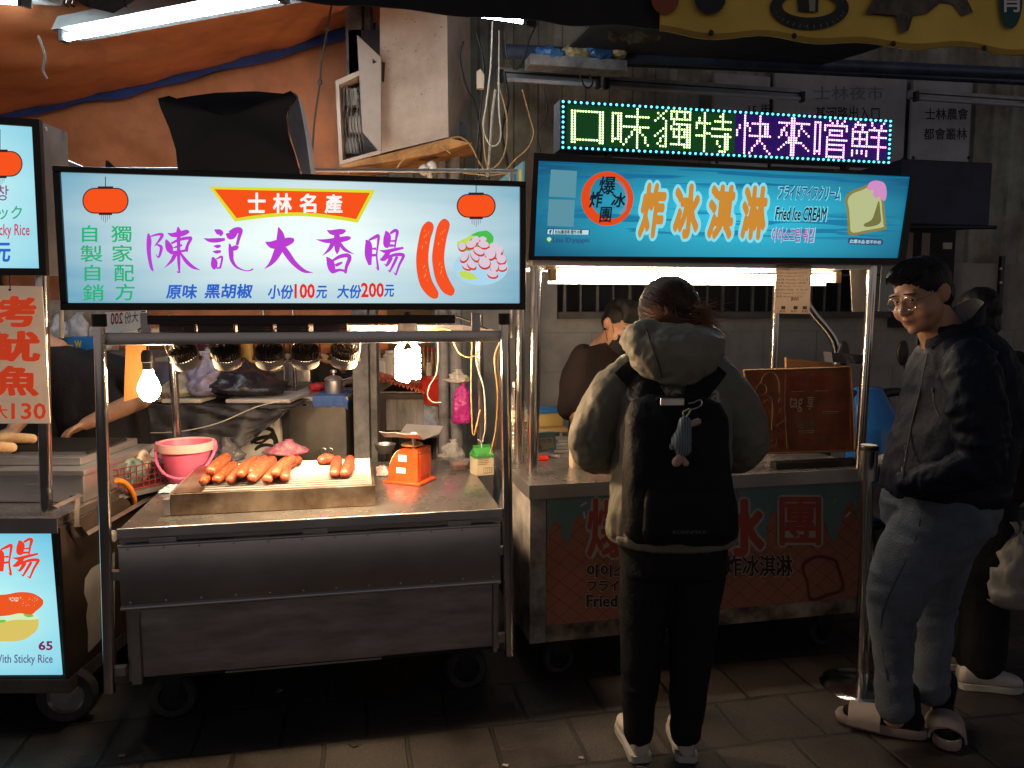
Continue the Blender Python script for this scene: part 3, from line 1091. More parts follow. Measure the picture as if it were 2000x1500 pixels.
def lit_film(name, edge, mid, strength, sx, sz, cx, cz, bands=0.0):
 """back-lit film: brighter in front of the tubes inside the box"""
 m = bpy.data.materials.new(name)
 m.use_nodes = True
 N, Lk = m.node_tree.nodes, m.node_tree.links
 b = N["Principled BSDF"]
 tc = N.new("ShaderNodeTexCoord")
 mp = N.new("ShaderNodeMapping")
 mp.inputs["Location"].default_value = (-cx / sx, 0, -cz / sz)
 mp.inputs["Scale"].default_value = (1 / sx, 0, 1 / sz)
 Lk.new(tc.outputs["Object"], mp.inputs[0])
 gr = N.new("ShaderNodeTexGradient")
 gr.gradient_type = "SPHERICAL"
 Lk.new(mp.outputs[0], gr.inputs[0])
 nz = N.new("ShaderNodeTexNoise")
 nz.inputs["Scale"].default_value = 1.6
 nz.inputs["Detail"].default_value = 2
 m2 = N.new("ShaderNodeMapping")
 m2.inputs["Scale"].default_value = (1.1, 0, 7)
 Lk.new(tc.outputs["Object"], m2.inputs[0])
 Lk.new(m2.outputs[0], nz.inputs["Vector"])
 ad = N.new("ShaderNodeMath")
 ad.operation = "MULTIPLY_ADD"
 ad.inputs[1].default_value = bands
 Lk.new(nz.outputs["Fac"], ad.inputs[0])
 Lk.new(gr.outputs["Fac"], ad.inputs[2])
 rp = N.new("ShaderNodeValToRGB")
 rp.color_ramp.elements[0].position, rp.color_ramp.elements[0].color = .12, tuple(edge) + (1,)
 rp.color_ramp.elements[1].position, rp.color_ramp.elements[1].color = 1.0, tuple(mid) + (1,)
 if bands > .3:
  k = rp.color_ramp.elements.new(.62)
  k.color = tuple(a * .45 + b_ * .55 for a, b_ in zip(edge, mid)) + (1,)
 Lk.new(ad.outputs[0], rp.inputs[0])
 Lk.new(rp.outputs[0], b.inputs["Emission Color"])
 b.inputs["Emission Strength"].default_value = strength
 b.inputs["Base Color"].default_value = (.05, .06, .06, 1)
 b.inputs["Roughness"].default_value = .3
 return m
FILM1 = lit_film("lit white film", rgb(92, 158, 186), rgb(240, 255, 252), 1.0, .92, .36, (x0 + x1) / 2 + .02, (z0 + z1) / 2 - so.z + .02, .38)
mb = MB()
mb.box(x0 + t_ * .9, x1 - t_ * .9, SV + .001, SV + .006, z0 + t_ - so.z, z1 - t_ * .8 - so.z)
mb.build("lit_panel", FILM1, sign, smooth=False)
v = SV - .001
L_RED = glow("lit orange red", rgb(250, 82, 22), .95)
L_YEL = glow("lit yellow", rgb(222, 224, 45), .95)
L_PUR = glow("lit purple", rgb(188, 62, 212), .95)
L_GRN = glow("lit green", rgb(40, 178, 118), .95)
L_BLU = glow("lit blue", rgb(40, 100, 200), .95)
L_DRED = glow("lit red", rgb(232, 45, 35), .95)
L_DRK = glow("lit dark", rgb(52, 30, 30), .9)
L_WHT = glow("lit white", rgb(245, 245, 240), 1.0)
def lantern(parent, fr, cx, cy, rx, ry, stem, v, off, sh=0):
 body, line = MB(), MB()
 def pill(mb, ex, dv):
  pts = []
  k = rx - ry * .92
  for i in range(13):
   a = -math.pi / 2 + math.pi * i / 12
   pts.append((cx + k + (ry * .92 + ex) * math.cos(a), cy - (ry + ex) * math.sin(a)))
  for i in range(13):
   a = math.pi / 2 + math.pi * i / 12
   pts.append((cx - k + (ry * .92 + ex) * math.cos(a), cy - (ry + ex) * math.sin(a)))
  pxpoly(mb, fr, pts, v + dv, off)
 pill(line, 2.2, 0)
 pxpoly(line, fr, [(cx - 15, cy - ry - 5), (cx + 15, cy - ry - 5), (cx + 15, cy - ry), (cx - 15, cy - ry)], v, off)
 pxpoly(line, fr, [(cx - 13, cy + ry), (cx + 13, cy + ry), (cx + 13, cy + ry + 5), (cx - 13, cy + ry + 5)], v, off)
 pxpoly(line, fr, [(cx - .8, stem), (cx + .8, stem), (cx + .8, cy - ry - 4), (cx - .8, cy - ry - 4)], v, off)
 for i, h in enumerate((9, 12, 15, 11, 8)):
  x = cx - 8 + 4 * i
  pxpoly(line, fr, [(x - .4, cy + ry + 5), (x + .4, cy + ry + 5), (x + .4, cy + ry + 5 + h), (x - .4, cy + ry + 5 + h)], v, off)
 line.build("lantern_outline", L_DRK, parent, smooth=False)
 pill(body, 0, -.0008)
 body.build("lantern_print", L_RED, parent, smooth=False)
lantern(sign, F1, 206, 392, 43, 23, 345, v, so)
lantern(sign, F1, 930, 402, 36, 21, 358, v, so)
mb = MB()
def banner_pts(e):
 pts = [(408 + e * 1.9, 364 + e), (733 - e * 1.9, 371 + e), (699 - e * .6, 435 - e * 1.25)]
 pts += [(699 - e * .6 - (699 - 459 - e * 1.2) * i / 14, (435 + (433 - 435) * i / 14) - 12 * math.sin(math.pi * i / 14) - e * 1.3) for i in range(1, 14)]
 pts += [(459 + e * .6, 433 - e * 1.25)]
 return pts
pxpoly(mb, F1, banner_pts(0), v, so)
mb.build("banner_border", L_YEL, sign, smooth=False)
mb = MB()
pxpoly(mb, F1, banner_pts(5.5), v - .0008, so)
mb.build("banner_print", L_RED, sign, smooth=False)
for ch, r in (("士", (484, 376, 519, 416)), ("林", (533, 377, 570, 417)), ("名", (585, 378, 618, 416)), ("產", (634, 379, 669, 417))):
 write(ch, F1, r, v - .0016, L_WHT, sign, .03, off=so)
for ch, r in (("自", (160, 440, 190, 473)), ("製", (157, 479, 200, 512)), ("自", (165, 517, 196, 549)), ("銷", (162, 555, 203, 588)),
              ("獨", (217, 441, 257, 473)), ("家", (219, 478, 259, 511)), ("配", (223, 517, 262, 550)), ("方", (225, 554, 263, 587))):
 write(ch, F1, r, v, L_GRN, sign, .012, off=so)
Z1 = [
 [(75, 200, 24), (85, 300, 66), (82, 450, 58), (98, 600, 48), (125, 720, 40), (150, 770, 8)],
 [(110, 245, 20), (200, 218, 30), (283, 218, 42), (250, 290, 38), (168, 392, 10)],
 [(195, 362, 18), (265, 400, 42), (262, 470, 40), (228, 558, 25), (188, 512, 6)],
 [(520, 100, 14), (530, 170, 62), (530, 260, 52), (530, 400, 46), (532, 600, 44), (542, 795, 22)],
 [(545, 770, 30), (525, 785, 20), (500, 764, 4)],
 [(365, 196, 8), (440, 222, 56), (560, 206, 76), (650, 178, 62), (690, 176, 26)],
 [(340, 292, 20), (372, 370, 84), (400, 440, 92), (435, 512, 26)],
 [(420, 350, 26), (550, 290, 42), (690, 268, 44), (712, 282, 44), (668, 370, 40), (640, 472, 50)],
 [(450, 415, 12), (520, 395, 32), (585, 372, 26)],
 [(420, 488, 40), (520, 475, 36), (645, 455, 30)],
 [(490, 490, 62), (430, 605, 46), (318, 718, 4)],
 [(556, 490, 26), (640, 610, 50), (740, 702, 44), (855, 750, 4)],
 [(1068, 145, 10), (1120, 172, 70), (1165, 195, 70), (1158, 240, 16)],
 [(908, 274, 6), (1000, 302, 52), (1120, 302, 60), (1228, 288, 34)],
 [(1055, 389, 6), (1110, 395, 46), (1164, 388, 30)],
 [(1042, 470, 6), (1100, 478, 46), (1168, 468, 30)],
 [(1040, 556, 26), (1064, 620, 84), (1066, 690, 84), (1066, 742, 26)],
 [(1100, 585, 18), (1176, 548, 30), (1182, 600, 28), (1154, 722, 28)],
 [(1100, 722, 26), (1168, 714, 22)],
 [(1240, 205, 6), (1310, 230, 118), (1390, 160, 92), (1462, 156, 62), (1436, 270, 44), (1408, 375, 40)],
 [(1320, 440, 56), (1395, 412, 66), (1434, 400, 18)],
 [(1296, 355, 24), (1318, 480, 66), (1332, 600, 52), (1400, 702, 32), (1520, 756, 15), (1600, 757, 16), (1650, 732, 24)],
]
Z2 = [
 [(58, 295, 8), (150, 332, 92), (280, 312, 112), (395, 278, 84), (446, 262, 30)],
 [(235, 98, 14), (262, 200, 86), (260, 330, 110), (200, 480, 88), (130, 585, 46), (45, 658, 3)],
 [(285, 350, 60), (350, 450, 76), (450, 582, 62), (575, 682, 44), (700, 710, 3)],
 [(887, 138, 6), (960, 166, 62), (1075, 156, 68), (1138, 142, 26)],
 [(742, 262, 4), (880, 282, 48), (1050, 266, 66), (1160, 246, 56), (1208, 238, 22)],
 [(1020, 180, 66), (1025, 300, 76), (1025, 400, 58), (1025, 458, 10)],
 [(972, 300, 62), (920, 392, 42), (826, 482, 3)],
 [(1056, 305, 36), (1125, 395, 42), (1252, 460, 3)],
 [(882, 495, 12), (930, 570, 88), (955, 660, 82), (972, 718, 28)],
 [(955, 552, 26), (1060, 492, 44), (1165, 476, 50), (1190, 520, 50), (1152, 620, 40), (1135, 718, 28)],
 [(1000, 612, 36), (1050, 590, 36), (1096, 568, 18)],
 [(975, 692, 50), (1060, 672, 30), (1132, 686, 28)],
]
ZC = [
 [(1412, 268, 18), (1445, 330, 82), (1446, 480, 86), (1466, 606, 36)],
 [(1450, 272, 22), (1530, 232, 40), (1580, 216, 36), (1570, 350, 24), (1556, 480, 20), (1574, 640, 26), (1580, 680, 14)],
 [(1580, 672, 22), (1545, 633, 4)],
 [(1488, 386, 18), (1550, 386, 32)],
 [(1488, 474, 32), (1556, 472, 30)],
 [(1680, 148, 18), (1700, 220, 86), (1690, 330, 78), (1722, 362, 28)],
 [(1738, 182, 28), (1800, 142, 40), (1832, 162, 40), (1816, 260, 26), (1800, 374, 18)],
 [(1738, 284, 20), (1804, 280, 24)],
 [(1720, 342, 36), (1800, 345, 24)],
 [(1596, 406, 6), (1680, 424, 44), (1800, 398, 40), (1916, 374, 26)],
 [(1722, 420, 50), (1662, 512, 62), (1604, 536, 24)],
 [(1700, 505, 36), (1800, 468, 38), (1888, 466, 44), (1916, 488, 36), (1862, 600, 28), (1812, 744, 20)],
 [(1815, 735, 22), (1780, 703, 4)],
 [(1752, 500, 50), (1712, 580, 40), (1682, 625, 20)], [(1690, 615, 22), (1653, 588, 4)],
 [(1832, 490, 34), (1790, 580, 34), (1728, 702, 20)], [(1735, 695, 22), (1703, 670, 4)],
]
mb = MB()
brush(mb, Z1, lambda x, y: F1.p(280 + x / 7.692, 430 + y / 7.692, v) - so, 0)
brush(mb, Z2 + ZC, lambda x, y: F1.p(510 + x / 6.897, 430 + y / 6.897, v) - so, -.003)
mb.build("calligraphy", L_PUR, sign, smooth=False, recalc=False)
for ch, r, m_ in (("原味", (324, 555, 385, 584), L_BLU), ("黑胡椒", (399, 554, 494, 583), L_BLU), ("小份", (523, 556, 573, 584), L_BLU), ("100", (575, 554, 615, 583), L_DRED),
                  ("元", (617, 558, 639, 583), L_BLU), ("大份", (658, 556, 706, 583), L_BLU), ("200", (705, 552, 750, 581), L_DRED), ("元", (750, 556, 770, 580), L_BLU)):
 write(ch, F1, r, v, m_, sign, .03, shear=.12 if m_ is L_BLU else 0, off=so)
def z3(x, y):
 return (800 + x / 8.823, 420 + y / 8.823)
L_SAU = mat("lit sausage print", (.3, .06, .02), .4, 0, emit=rgb(250, 80, 30), es=.95, sample=False)
L_SAUE = glow("lit sausage edge", rgb(190, 70, 90), .9)
for pts in ([(330, 115), (410, 200), (345, 450), (315, 750), (335, 950), (380, 1130), (450, 1260), (490, 1350), (470, 1425), (385, 1425), (270, 1330), (180, 1180), (130, 950), (122, 720), (150, 500), (190, 300), (240, 180)],
   [(605, 70), (685, 160), (630, 400), (590, 680), (600, 880), (650, 1060), (720, 1200), (768, 1290), (740, 1375), (670, 1375), (560, 1300), (460, 1120), (410, 900), (395, 700), (430, 450), (470, 250), (520, 130)]):
 q = [V((x, y, 0)) for x, y in pts]
 q = [(p.x, p.y) for p in catmull(q, 4, True)]
 cx, cy = sum(p[0] for p in q) / len(q), sum(p[1] for p in q) / len(q)
 mb = MB()
 pxpoly(mb, F1, [z3(*p) for p in q], v - .0008, so)
 mb.build("sausage_print", L_SAU, sign, smooth=False)
 mb = MB()
 pp = []
 for i, p in enumerate(q):
  a, b = V(q[i - 1]), V(q[(i + 1) % len(q)])
  tt = (b - a).normalized()
  pp.append((p[0] + tt.y * 7, p[1] - tt.x * 7))
 pxpoly(mb, F1, [z3(*p) for p in pp], v, so)
 mb.build("sausage_edge", L_SAUE, sign, smooth=False)
 mb = MB()
 rnd.seed(5)
 for i in range(26):
  j = rnd.randrange(len(q))
  f = rnd.uniform(.25, .7)
  k = (j + rnd.randrange(-2, 3)) % len(q)
  # a crackle between the two sides of the sausage
  op = q[(len(q) - j) % len(q)]
  x, y = q[j][0] * f + op[0] * (1 - f), q[j][1] * f + op[1] * (1 - f)
  if y < 220 or y > 1150:
   continue
  pxpoly(mb, F1, [z3(x, y), z3(x + 8, y + 3), z3(x + rnd.uniform(-14, 14), y + rnd.uniform(30, 60))], v - .0016, so)
 mb.build("crackle_print", glow("lit crackle", rgb(255, 190, 120), .9), sign, smooth=False)
# printed dish: leaf, plate and slices
mb = MB()
pxpoly(mb, F1, [z3(1225 + 470 * math.cos(a), 900 + 310 * math.sin(a)) for a in [2 * math.pi * i / 40 for i in range(40)]], v, so)
mb.build("plate_print", glow("lit plate", rgb(172, 216, 240), .95), sign, smooth=False)
mb = MB()
leaf = [(820, 470), (900, 430), (980, 400), (1060, 340), (1180, 285), (1330, 265), (1400, 310), (1450, 380), (1440, 470), (1300, 560), (1000, 620), (830, 560)]
pxpoly(mb, F1, [z3(*p) for p in leaf], v - .0008, so)
mb.build("leaf_print", glow("lit leaf", rgb(70, 190, 75), .95), sign, smooth=False)
mb = MB()
pxpoly(mb, F1, [z3(*p) for p in [(815, 480), (900, 425), (980, 395), (1050, 345), (1100, 360), (1000, 480), (860, 560)]], v - .0016, so)
pxpoly(mb, F1, [z3(*p) for p in [(850, 980), (950, 960), (1100, 1010), (1180, 1110), (1000, 1110), (880, 1070)]], v - .0008, so)
mb.build("lettuce_print", glow("lit lettuce", rgb(200, 225, 90), .9), sign, smooth=False)
sl = [(1140, 420, 72, 65, 10), (1265, 415, 66, 48, 10), (905, 540, 68, 66, 0), (1062, 500, 92, 66, -15), (1275, 505, 98, 62, 8), (1460, 540, 90, 70, 15), (1570, 600, 40, 70, 0), (940, 710, 70, 95, 30),
      (1120, 690, 62, 110, -30), (1190, 615, 100, 60, 30), (1500, 650, 80, 90, 20), (1390, 660, 95, 100, 15), (1580, 760, 82, 75, 10), (985, 880, 82, 48, 20), (1065, 850, 92, 55, 38), (1290, 815, 105, 95, 20), (1600, 900, 75, 52, -10), (1460, 890, 72, 85, 25), (1430, 1010, 92, 62, 10)]
mr, mw = MB(), MB()
for k, (x, y, rx, ry, an) in enumerate(sl):
 ca, sa = math.cos(R(an)), math.sin(R(an))
 def el(ox, oy, sx):
  return [z3(x + ox + rx * sx * math.cos(a) * ca - ry * sx * math.sin(a) * sa, y + oy + rx * sx * math.cos(a) * sa + ry * sx * math.sin(a) * ca) for a in [2 * math.pi * i / 24 for i in range(24)]]
 pxpoly(mr, F1, el(4, 26, 1.06), v - .0022 - k * .0002, so)
 pxpoly(mw, F1, el(0, 0, .95), v - .0023 - k * .0002, so)
mr.build("slice_rim_print", glow("lit slice rim", rgb(214, 62, 45), .9), sign, smooth=False)
mw.build("slice_print", glow("lit slice", rgb(226, 208, 222), .9), sign, smooth=False)
# mirrored 大份200元: a reflection in the shelf front, put in as an added board
t, o = fthing("reflection_board", "small white board painted as the mirrored reflection of a red 200, at the shelf's left end", "price board", F1, 244, 650, .14)
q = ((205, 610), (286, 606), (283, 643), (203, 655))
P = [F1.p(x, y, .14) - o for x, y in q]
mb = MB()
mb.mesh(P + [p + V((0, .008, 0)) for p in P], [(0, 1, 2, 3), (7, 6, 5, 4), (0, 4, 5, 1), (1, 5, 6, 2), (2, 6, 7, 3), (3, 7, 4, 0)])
mb.build("board", mat("glowing reflection white", (.62, .60, .58), .4, 0, var=.06, emit=(.7, .66, .62), es=.18), t, smooth=False)  # faint emission put in for the reflected light
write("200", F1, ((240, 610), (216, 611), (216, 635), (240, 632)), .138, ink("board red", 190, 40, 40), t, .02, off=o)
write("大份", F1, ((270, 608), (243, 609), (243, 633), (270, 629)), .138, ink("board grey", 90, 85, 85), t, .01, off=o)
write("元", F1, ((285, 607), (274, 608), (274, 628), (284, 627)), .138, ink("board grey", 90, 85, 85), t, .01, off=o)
# -------------------------------------------------- driver boxes and spot lamps on the rail
DRV = mat("grey brown driver case", (.12, .085, .08), .5, .1, var=.15, vs=6)
for k, (xa, xb) in enumerate(((311, 378), (386, 455), (464, 531), (540, 601), (612, 678))):
 t, o = fthing("lamp_driver", ["first", "second", "third", "fourth", "fifth"][k] + " dark driver box from the left, above spot lamp " + ["one", "two", "three", "four", "five"][k], "lamp driver", F1, xa, 654, .0, "driver boxes above the spot lamps")
 mb = MB()
 fbox(mb, F1, (xa, 628, xb, 651), .055, .05, o, .003)
 mb.build("case", DRV, t, smooth=False)
 if k in (3, 4, 2):
  mb = MB()
  for j in range(2):
   fbox(mb, F1, (xb - 14, 638 + j * 5, xb - 3, 641 + j * 5), .0535, .001, o)
  mb.build("case_label", mat("orange label", (.45, .17, .08), .7), t, smooth=False)
 mb = MB()
 fbox(mb, F1, (xa - 8, 630, xa + 10, 632), .05, .005, o)
 mb.build("strap", BLACKP, t, smooth=False)
SP_W = mat("cream lamp ring", (.66, .56, .46), .6, 0, var=.05)
SP_K = mat("dark heat sink", (.10, .075, .06), .45, .4)
SP_L = glow("lamp lens", (1.0, .74, .42), 14, sample=False)
def spot(parent):
 # origin at the lens centre; hangs on a bracket that reaches up
 mb = MB()
 mb.lathe([(.040, -.004), (.0485, -.004), (.0495, .0), (.0495, .027), (.0475, .030), (.043, .030)], 32)
 mb.build("ring", SP_W, parent)
 mb = MB()
 mb.lathe([(.001, .031), (.044, .031), (.044, .05), (.001, .05)], 28)
 for i in range(30):
  a = 2 * math.pi * i / 30
  M = Matrix.Rotation(a, 4, "Z")
  mb.box(.040, .0485, -.0018, .0018, .031, .062, M=M)
 for i in range(-4, 5):
  for j in range(-4, 5):
   if i * i + j * j < 18:
    mb.box(i * .009 - .0012, i * .009 + .0012, j * .009 - .0012, j * .009 + .0012, .05, .062 + .012 * rnd.random())
 mb.build("heat_sink", SP_K, parent, smooth=False)
 mb = MB()
 for s in (-1, 1):
  mb.tube([(s * .052, 0, .014), (s * .053, 0, .06), (s * .05, 0, .095), (s * .04, .0, .1)], .0035, n=6, flat=1.0)
  mb.cyl((s * .046, 0, .014), (s * .06, 0, .014), .008, n=12)
 mb.tube([(.042, 0, .1), (-.042, 0, .1)], .0035, n=6)
 mb.build("bracket", mat("bronze bracket", (.38, .26, .15), .4, .5), parent)
 mb = MB()
 mb.tube([(.0, .0, .06), (-.02, .01, .085), (.005, .03, .1), (.02, .04, .125)], .0025, n=6, sm=5)
 mb.build("cable", WIRE_Y, parent)
 mb = MB()
 mb.lathe([(.0005, .004), (.040, .004)], 28)
 mb.build("lens", SP_L, parent, smooth=False)
SLAB = ["first spot lamp from the left, its rim darkest", "second spot lamp from the left, over the left pile of sausages", "middle of the five spot lamps on the rail", "fourth spot lamp from the left, cable looping on its left side", "rightmost of the five spot lamps, nearest the spiral bulb"]
for k, px in enumerate((367, 445, 527, 597, 671)):
 o = F1.p(px, 708, .09)
 t = thing("spot_lamp", SLAB[k], "spot lamp", F1.w(o), F1.rz, "spot lamps hanging over the grill")
 t.rotation_euler = (R(34 - 2 * k), R((-6, 4, 3, -3, 2)[k]), F1.rz + .12 * (k - 2))
 spot(t)
 ld = bpy.data.lights.new("spot_light", "SPOT")
 ld.energy = (8, 10, 14, 20, 44)[k]
 ld.color = (1, .72, .42)
 ld.spot_size = R(105)
 ld.spot_blend = .6
 ld.shadow_soft_size = .03
 lo = bpy.data.objects.new("lamp_beam", ld)
 put(lo, t)
 lo.location = (0, 0, -.006)
# -------------------------------------------------- spiral bulb
CFL = glow("spiral bulb glow", (1.0, .67, .40), 320, sample=True)
o = F1.p(796, 660, .12)
t = thing("spiral_bulb", "glowing spiral energy saving bulb with a white domed base on the rail", "light bulb", F1.w(o), F1.rz)
sc = (F1.p(822, 700, .12).x - F1.p(770, 700, .12).x) / 2
zt_, zb_ = F1.p(796, 684, .12).z - o.z, F1.p(796, 738, .12).z - o.z
mb = MB()
for s in (0, 1):
 pts = [V((sc * .35 * math.cos(s * math.pi + .5), sc * .35 * math.sin(s * math.pi + .5), zt_ + .045)), V((sc * .45 * math.cos(s * math.pi), sc * .45 * math.sin(s * math.pi), zt_ + .02))]
 for i in range(70):
  a = s * math.pi + 2 * math.pi * 2.6 * i / 69
  pts.append(V(((sc - .011) * math.cos(a), (sc - .011) * math.sin(a), zt_ + (zb_ - zt_) * i / 69)))
 if s == 0:
  pts.append(V((0, 0, zb_ - .01)))
 mb.tube(pts, .0105, n=8)
mb.build("tube", CFL, t)
mb = MB()
mb.lathe([(.0005, .075), (.015, .073), (.028, .064), (.037, .048), (.041, .02), (.041, .0), (.036, -.008), (.001, -.008)], 28)
mb.build("base", mat("white lamp base", (.7, .66, .6), .35), t)
mb = MB()
mb.cyl((0, 0, .075), (0, 0, .1), .017, n=16)
mb.build("socket", BLACKP, t)
# -------------------------------------------------- pear bulb at the left
PEAR = glow("pear bulb glow", (1.0, .70, .40), 200, sample=True)
o = F1.p(288, 690, .16)
t = thing("pear_bulb", "glowing pear shaped bulb in a black socket at the cart's left side", "light bulb", F1.w(o), F1.rz)
k = (F1.p(311, 760, .16).x - F1.p(266, 760, .16).x) / 2
zl = F1.p(288, 785, .16).z - o.z
zn = F1.p(288, 722, .16).z - o.z
h = zn - zl
mb = MB()
mb.lathe([(.0005, zl), (k * .45, zl + h * .04), (k * .8, zl + h * .16), (k * .98, zl + h * .34), (k, zl + h * .42), (k * .9, zl + h * .56), (k * .66, zl + h * .74), (k * .46, zl + h * .88), (k * .4, zn)], 28)
mb.build("glass", PEAR, t)
mb = MB()
mb.lathe([(.0005, zn), (k * .5, zn), (k * .5, zn + .026), (k * .58, zn + .028), (k * .58, .0), (k * .4, .012), (.0005, .013)], 20)
mb.build("socket", BLACKP, t)
mb = MB()
mb.tube([(0, 0, .01), (.0, .0, .05), (-.02, -.02, .08), (-.01, -.04, .09)], .004, n=6, sm=5)
mb.build("cord", WIRE_K, t)
# -------------------------------------------------- grill and sausages
ga, gb = F1.h(331, 1012, CZ), F1.h(733, 985, CZ)
gv = (ga.y + gb.y) / 2
gz = F1.p(331, 966, gv).z
gd = F1.h(560, 900, gz).y - gv
go = V((ga.x, gv, CZ))
grill = thing("grill", "low stainless grill box with rods, full of browning sausages", "grill", F1.w(go), F1.rz)
gw = gb.x - ga.x
gh = gz - CZ
GRS = mat("heat stained steel", (.42, .34, .26), .38, 1.0, var=.35, vs=5, bump=.06, bs=30, dirt=(.18, .11, .06), rvar=.12)
mb = MB()
mb.box(0, gw, 0, .012, .002, gh, .002)
mb.box(0, gw, gd - .012, gd, .002, gh, .002)
mb.box(0, .012, .012, gd - .012, .002, gh, .002)
mb.box(gw - .012, gw, .012, gd - .012, .002, gh, .002)
mb.build("box", GRS, grill, smooth=False)
mb = MB()
mb.box(-.026, -.001, -.0, gd * .95, .002, gh * .8, .004)
mb.build("side_tray", STEEL, grill, smooth=False)
mb = MB()
mb.box(.012, gw - .012, .012, gd - .012, .01, .03)
mb.build("coal_bed", mat("dark coal bed", (.03, .02, .015), .9, 0, var=.5, vs=25), grill, smooth=False)
mb = MB()
nr = 15
for i in range(nr):
 y = .018 + (gd - .036) * i / (nr - 1)
 mb.cyl((.012, y, gh - .008), (gw - .012, y, gh - .006), .0052, n=8)
mb.build("rods", mat("bright grill rod", (.72, .66, .58), .34, .85, var=.2, vs=8), grill)
mb = MB()
mb.box(gw * .0 + .013, gw * .14, .013, gd - .013, gh - .003, gh + .002)
mb.build("rest_plate", GRS, grill, smooth=False)
def sausage_mat(name, c, d):
 return mat(name, c, .34, 0, var=.3, vs=75, dirt=d, coat=.25, bump=.35, bs=70, stretch=(1.6, .7, 1))
SM = [sausage_mat("sausage skin orange", (.46, .105, .050), (.25, .042, .02)), sausage_mat("sausage skin brown", (.40, .085, .03), (.10, .02, .010)), sausage_mat("sausage skin red", (.46, .085, .045), (.22, .03, .016))]
zs = gz + .02
SAUS = [
 ([(411, 921), (428, 906), (443, 893)], .030, .021, 1, "fat browned sausage lying on top at the left end of the grill"),
 ([(396, 940), (404, 934), (412, 928)], 0, .017, 1, "short sausage end peeping out lowest at the far left of the pile"),
 ([(422, 938), (440, 922), (458, 908)], 0, .019, 1, "scored brown sausage just right of the stacked pair"),
 ([(449, 939), (468, 921), (486, 905)], .0, .019, 0, "sausage with a glossy rounded tip, third along the front row"),
 ([(487, 924), (502, 910), (518, 897)], .012, .019, 2, "short charred sausage tucked behind the front row"),
 ([(490, 936), (512, 916), (533, 898)], .0, .021, 0, "longest straight sausage in the middle of the left pile"),
 ([(520, 938), (540, 918), (560, 899)], .0, .020, 0, "pale orange sausage second from the right of the left pile"),
 ([(555, 935), (555, 914), (566, 904), (583, 898)], .0, .020, 2, "bent sausage, rightmost of the left pile"),
 ([(468, 928), (484, 912), (500, 898)], .022, .018, 1, "browned sausage resting across two others near the pile's middle"),
 ([(536, 926), (553, 908), (572, 896)], .02, .018, 0, "sausage perched on top just left of the bent one"),
 ([(628, 899), (636, 897), (645, 896)], .0, .022, 2, "round sausage end on its own at the back of the right trio"),
 ([(653, 926), (655, 912), (660, 897)], .0, .020, 2, "middle sausage of the right trio, glowing at its tip"),
 ([(673, 926), (680, 912), (684, 897)], .0, .021, 2, "rightmost sausage on the grill"),
]
for k, (pts, up, r, mi, lab) in enumerate(SAUS):
 P = [F1.h(x, y, zs + up) for x, y in pts]
 o = P[0] - V((0, 0, r))
 mb = MB()
 r *= 1.22
 cc_ = sum(P, V((0, 0, 0))) / len(P)
 P = [cc_ + (q - cc_) * .9 for q in P]
 o = P[0] - V((0, 0, r))
 rs = [r * .82] + [r] * (len(P) - 2) + [r * .85]
 mb.limb([p - o for p in P], rs, n=18, sm=6)
 s = mb.build("sausage", SM[mi], None, ang=0)
 s.location = F1.w(o)
 s.rotation_euler = (0, 0, F1.rz)
 tag(s, lab, "sausage", "sausages on the grill")
# -------------------------------------------------- bucket
o = F1.h(366, 940, CZ)
t = thing("bucket", "translucent pink plastic bucket with a handle on the counter's back corner", "bucket", F1.w(o), F1.rz)
kk = F1.p(419, 870, o.y).x - F1.p(306, 870, o.y).x
rt = kk / 2
hb = F1.p(366, 862, o.y).z - CZ
PINK = mat("pink plastic", (.80, .17, .30), .35, 0, var=.08, vs=5, transl=.35)
mb = MB()
mb.lathe([(.001, .004), (rt * .62, .0), (rt * .66, .008), (rt * .92, hb * .93), (rt * 1.0, hb * .95), (rt * 1.0, hb), (rt * .93, hb), (rt * .9, hb * .93), (rt * .63, .01), (.001, .01)], 36)
mb.build("shell", PINK, t)
mb = MB()
mb.tube([(rt * 1.02 * math.cos(a), -rt * 1.06 * math.sin(a), hb * (.84 - .62 * math.sin(a))) for a in [math.pi * i / 16 for i in range(17)]], .006, n=8)
mb.build("handle", mat("pink handle", (.70, .12, .24), .35), t)
mb = MB()
for s in (-1, 1):
 mb.ell((s * rt * .99, 0, hb * .86), .014, .02, .03)
mb.build("handle_lug", PINK, t)
mb = MB()
mb.lathe([(.001, hb * .45), (rt * .75, hb * .45)], 24)
mb.build("liquid", mat("dark marinade", (.25, .05, .04), .1), t, smooth=False)
rnd.seed(3)
mb = MB()
mb.lathe([(rt * .985, hb * .80), (rt * 1.012, hb * .95), (rt * 1.012, hb * 1.004), (rt * .92, hb * 1.004), (rt * .915, hb * .95)], 36)
mb.build("rim", mat("frosted rim", (.82, .50, .48), .45, 0, transl=.3), t)
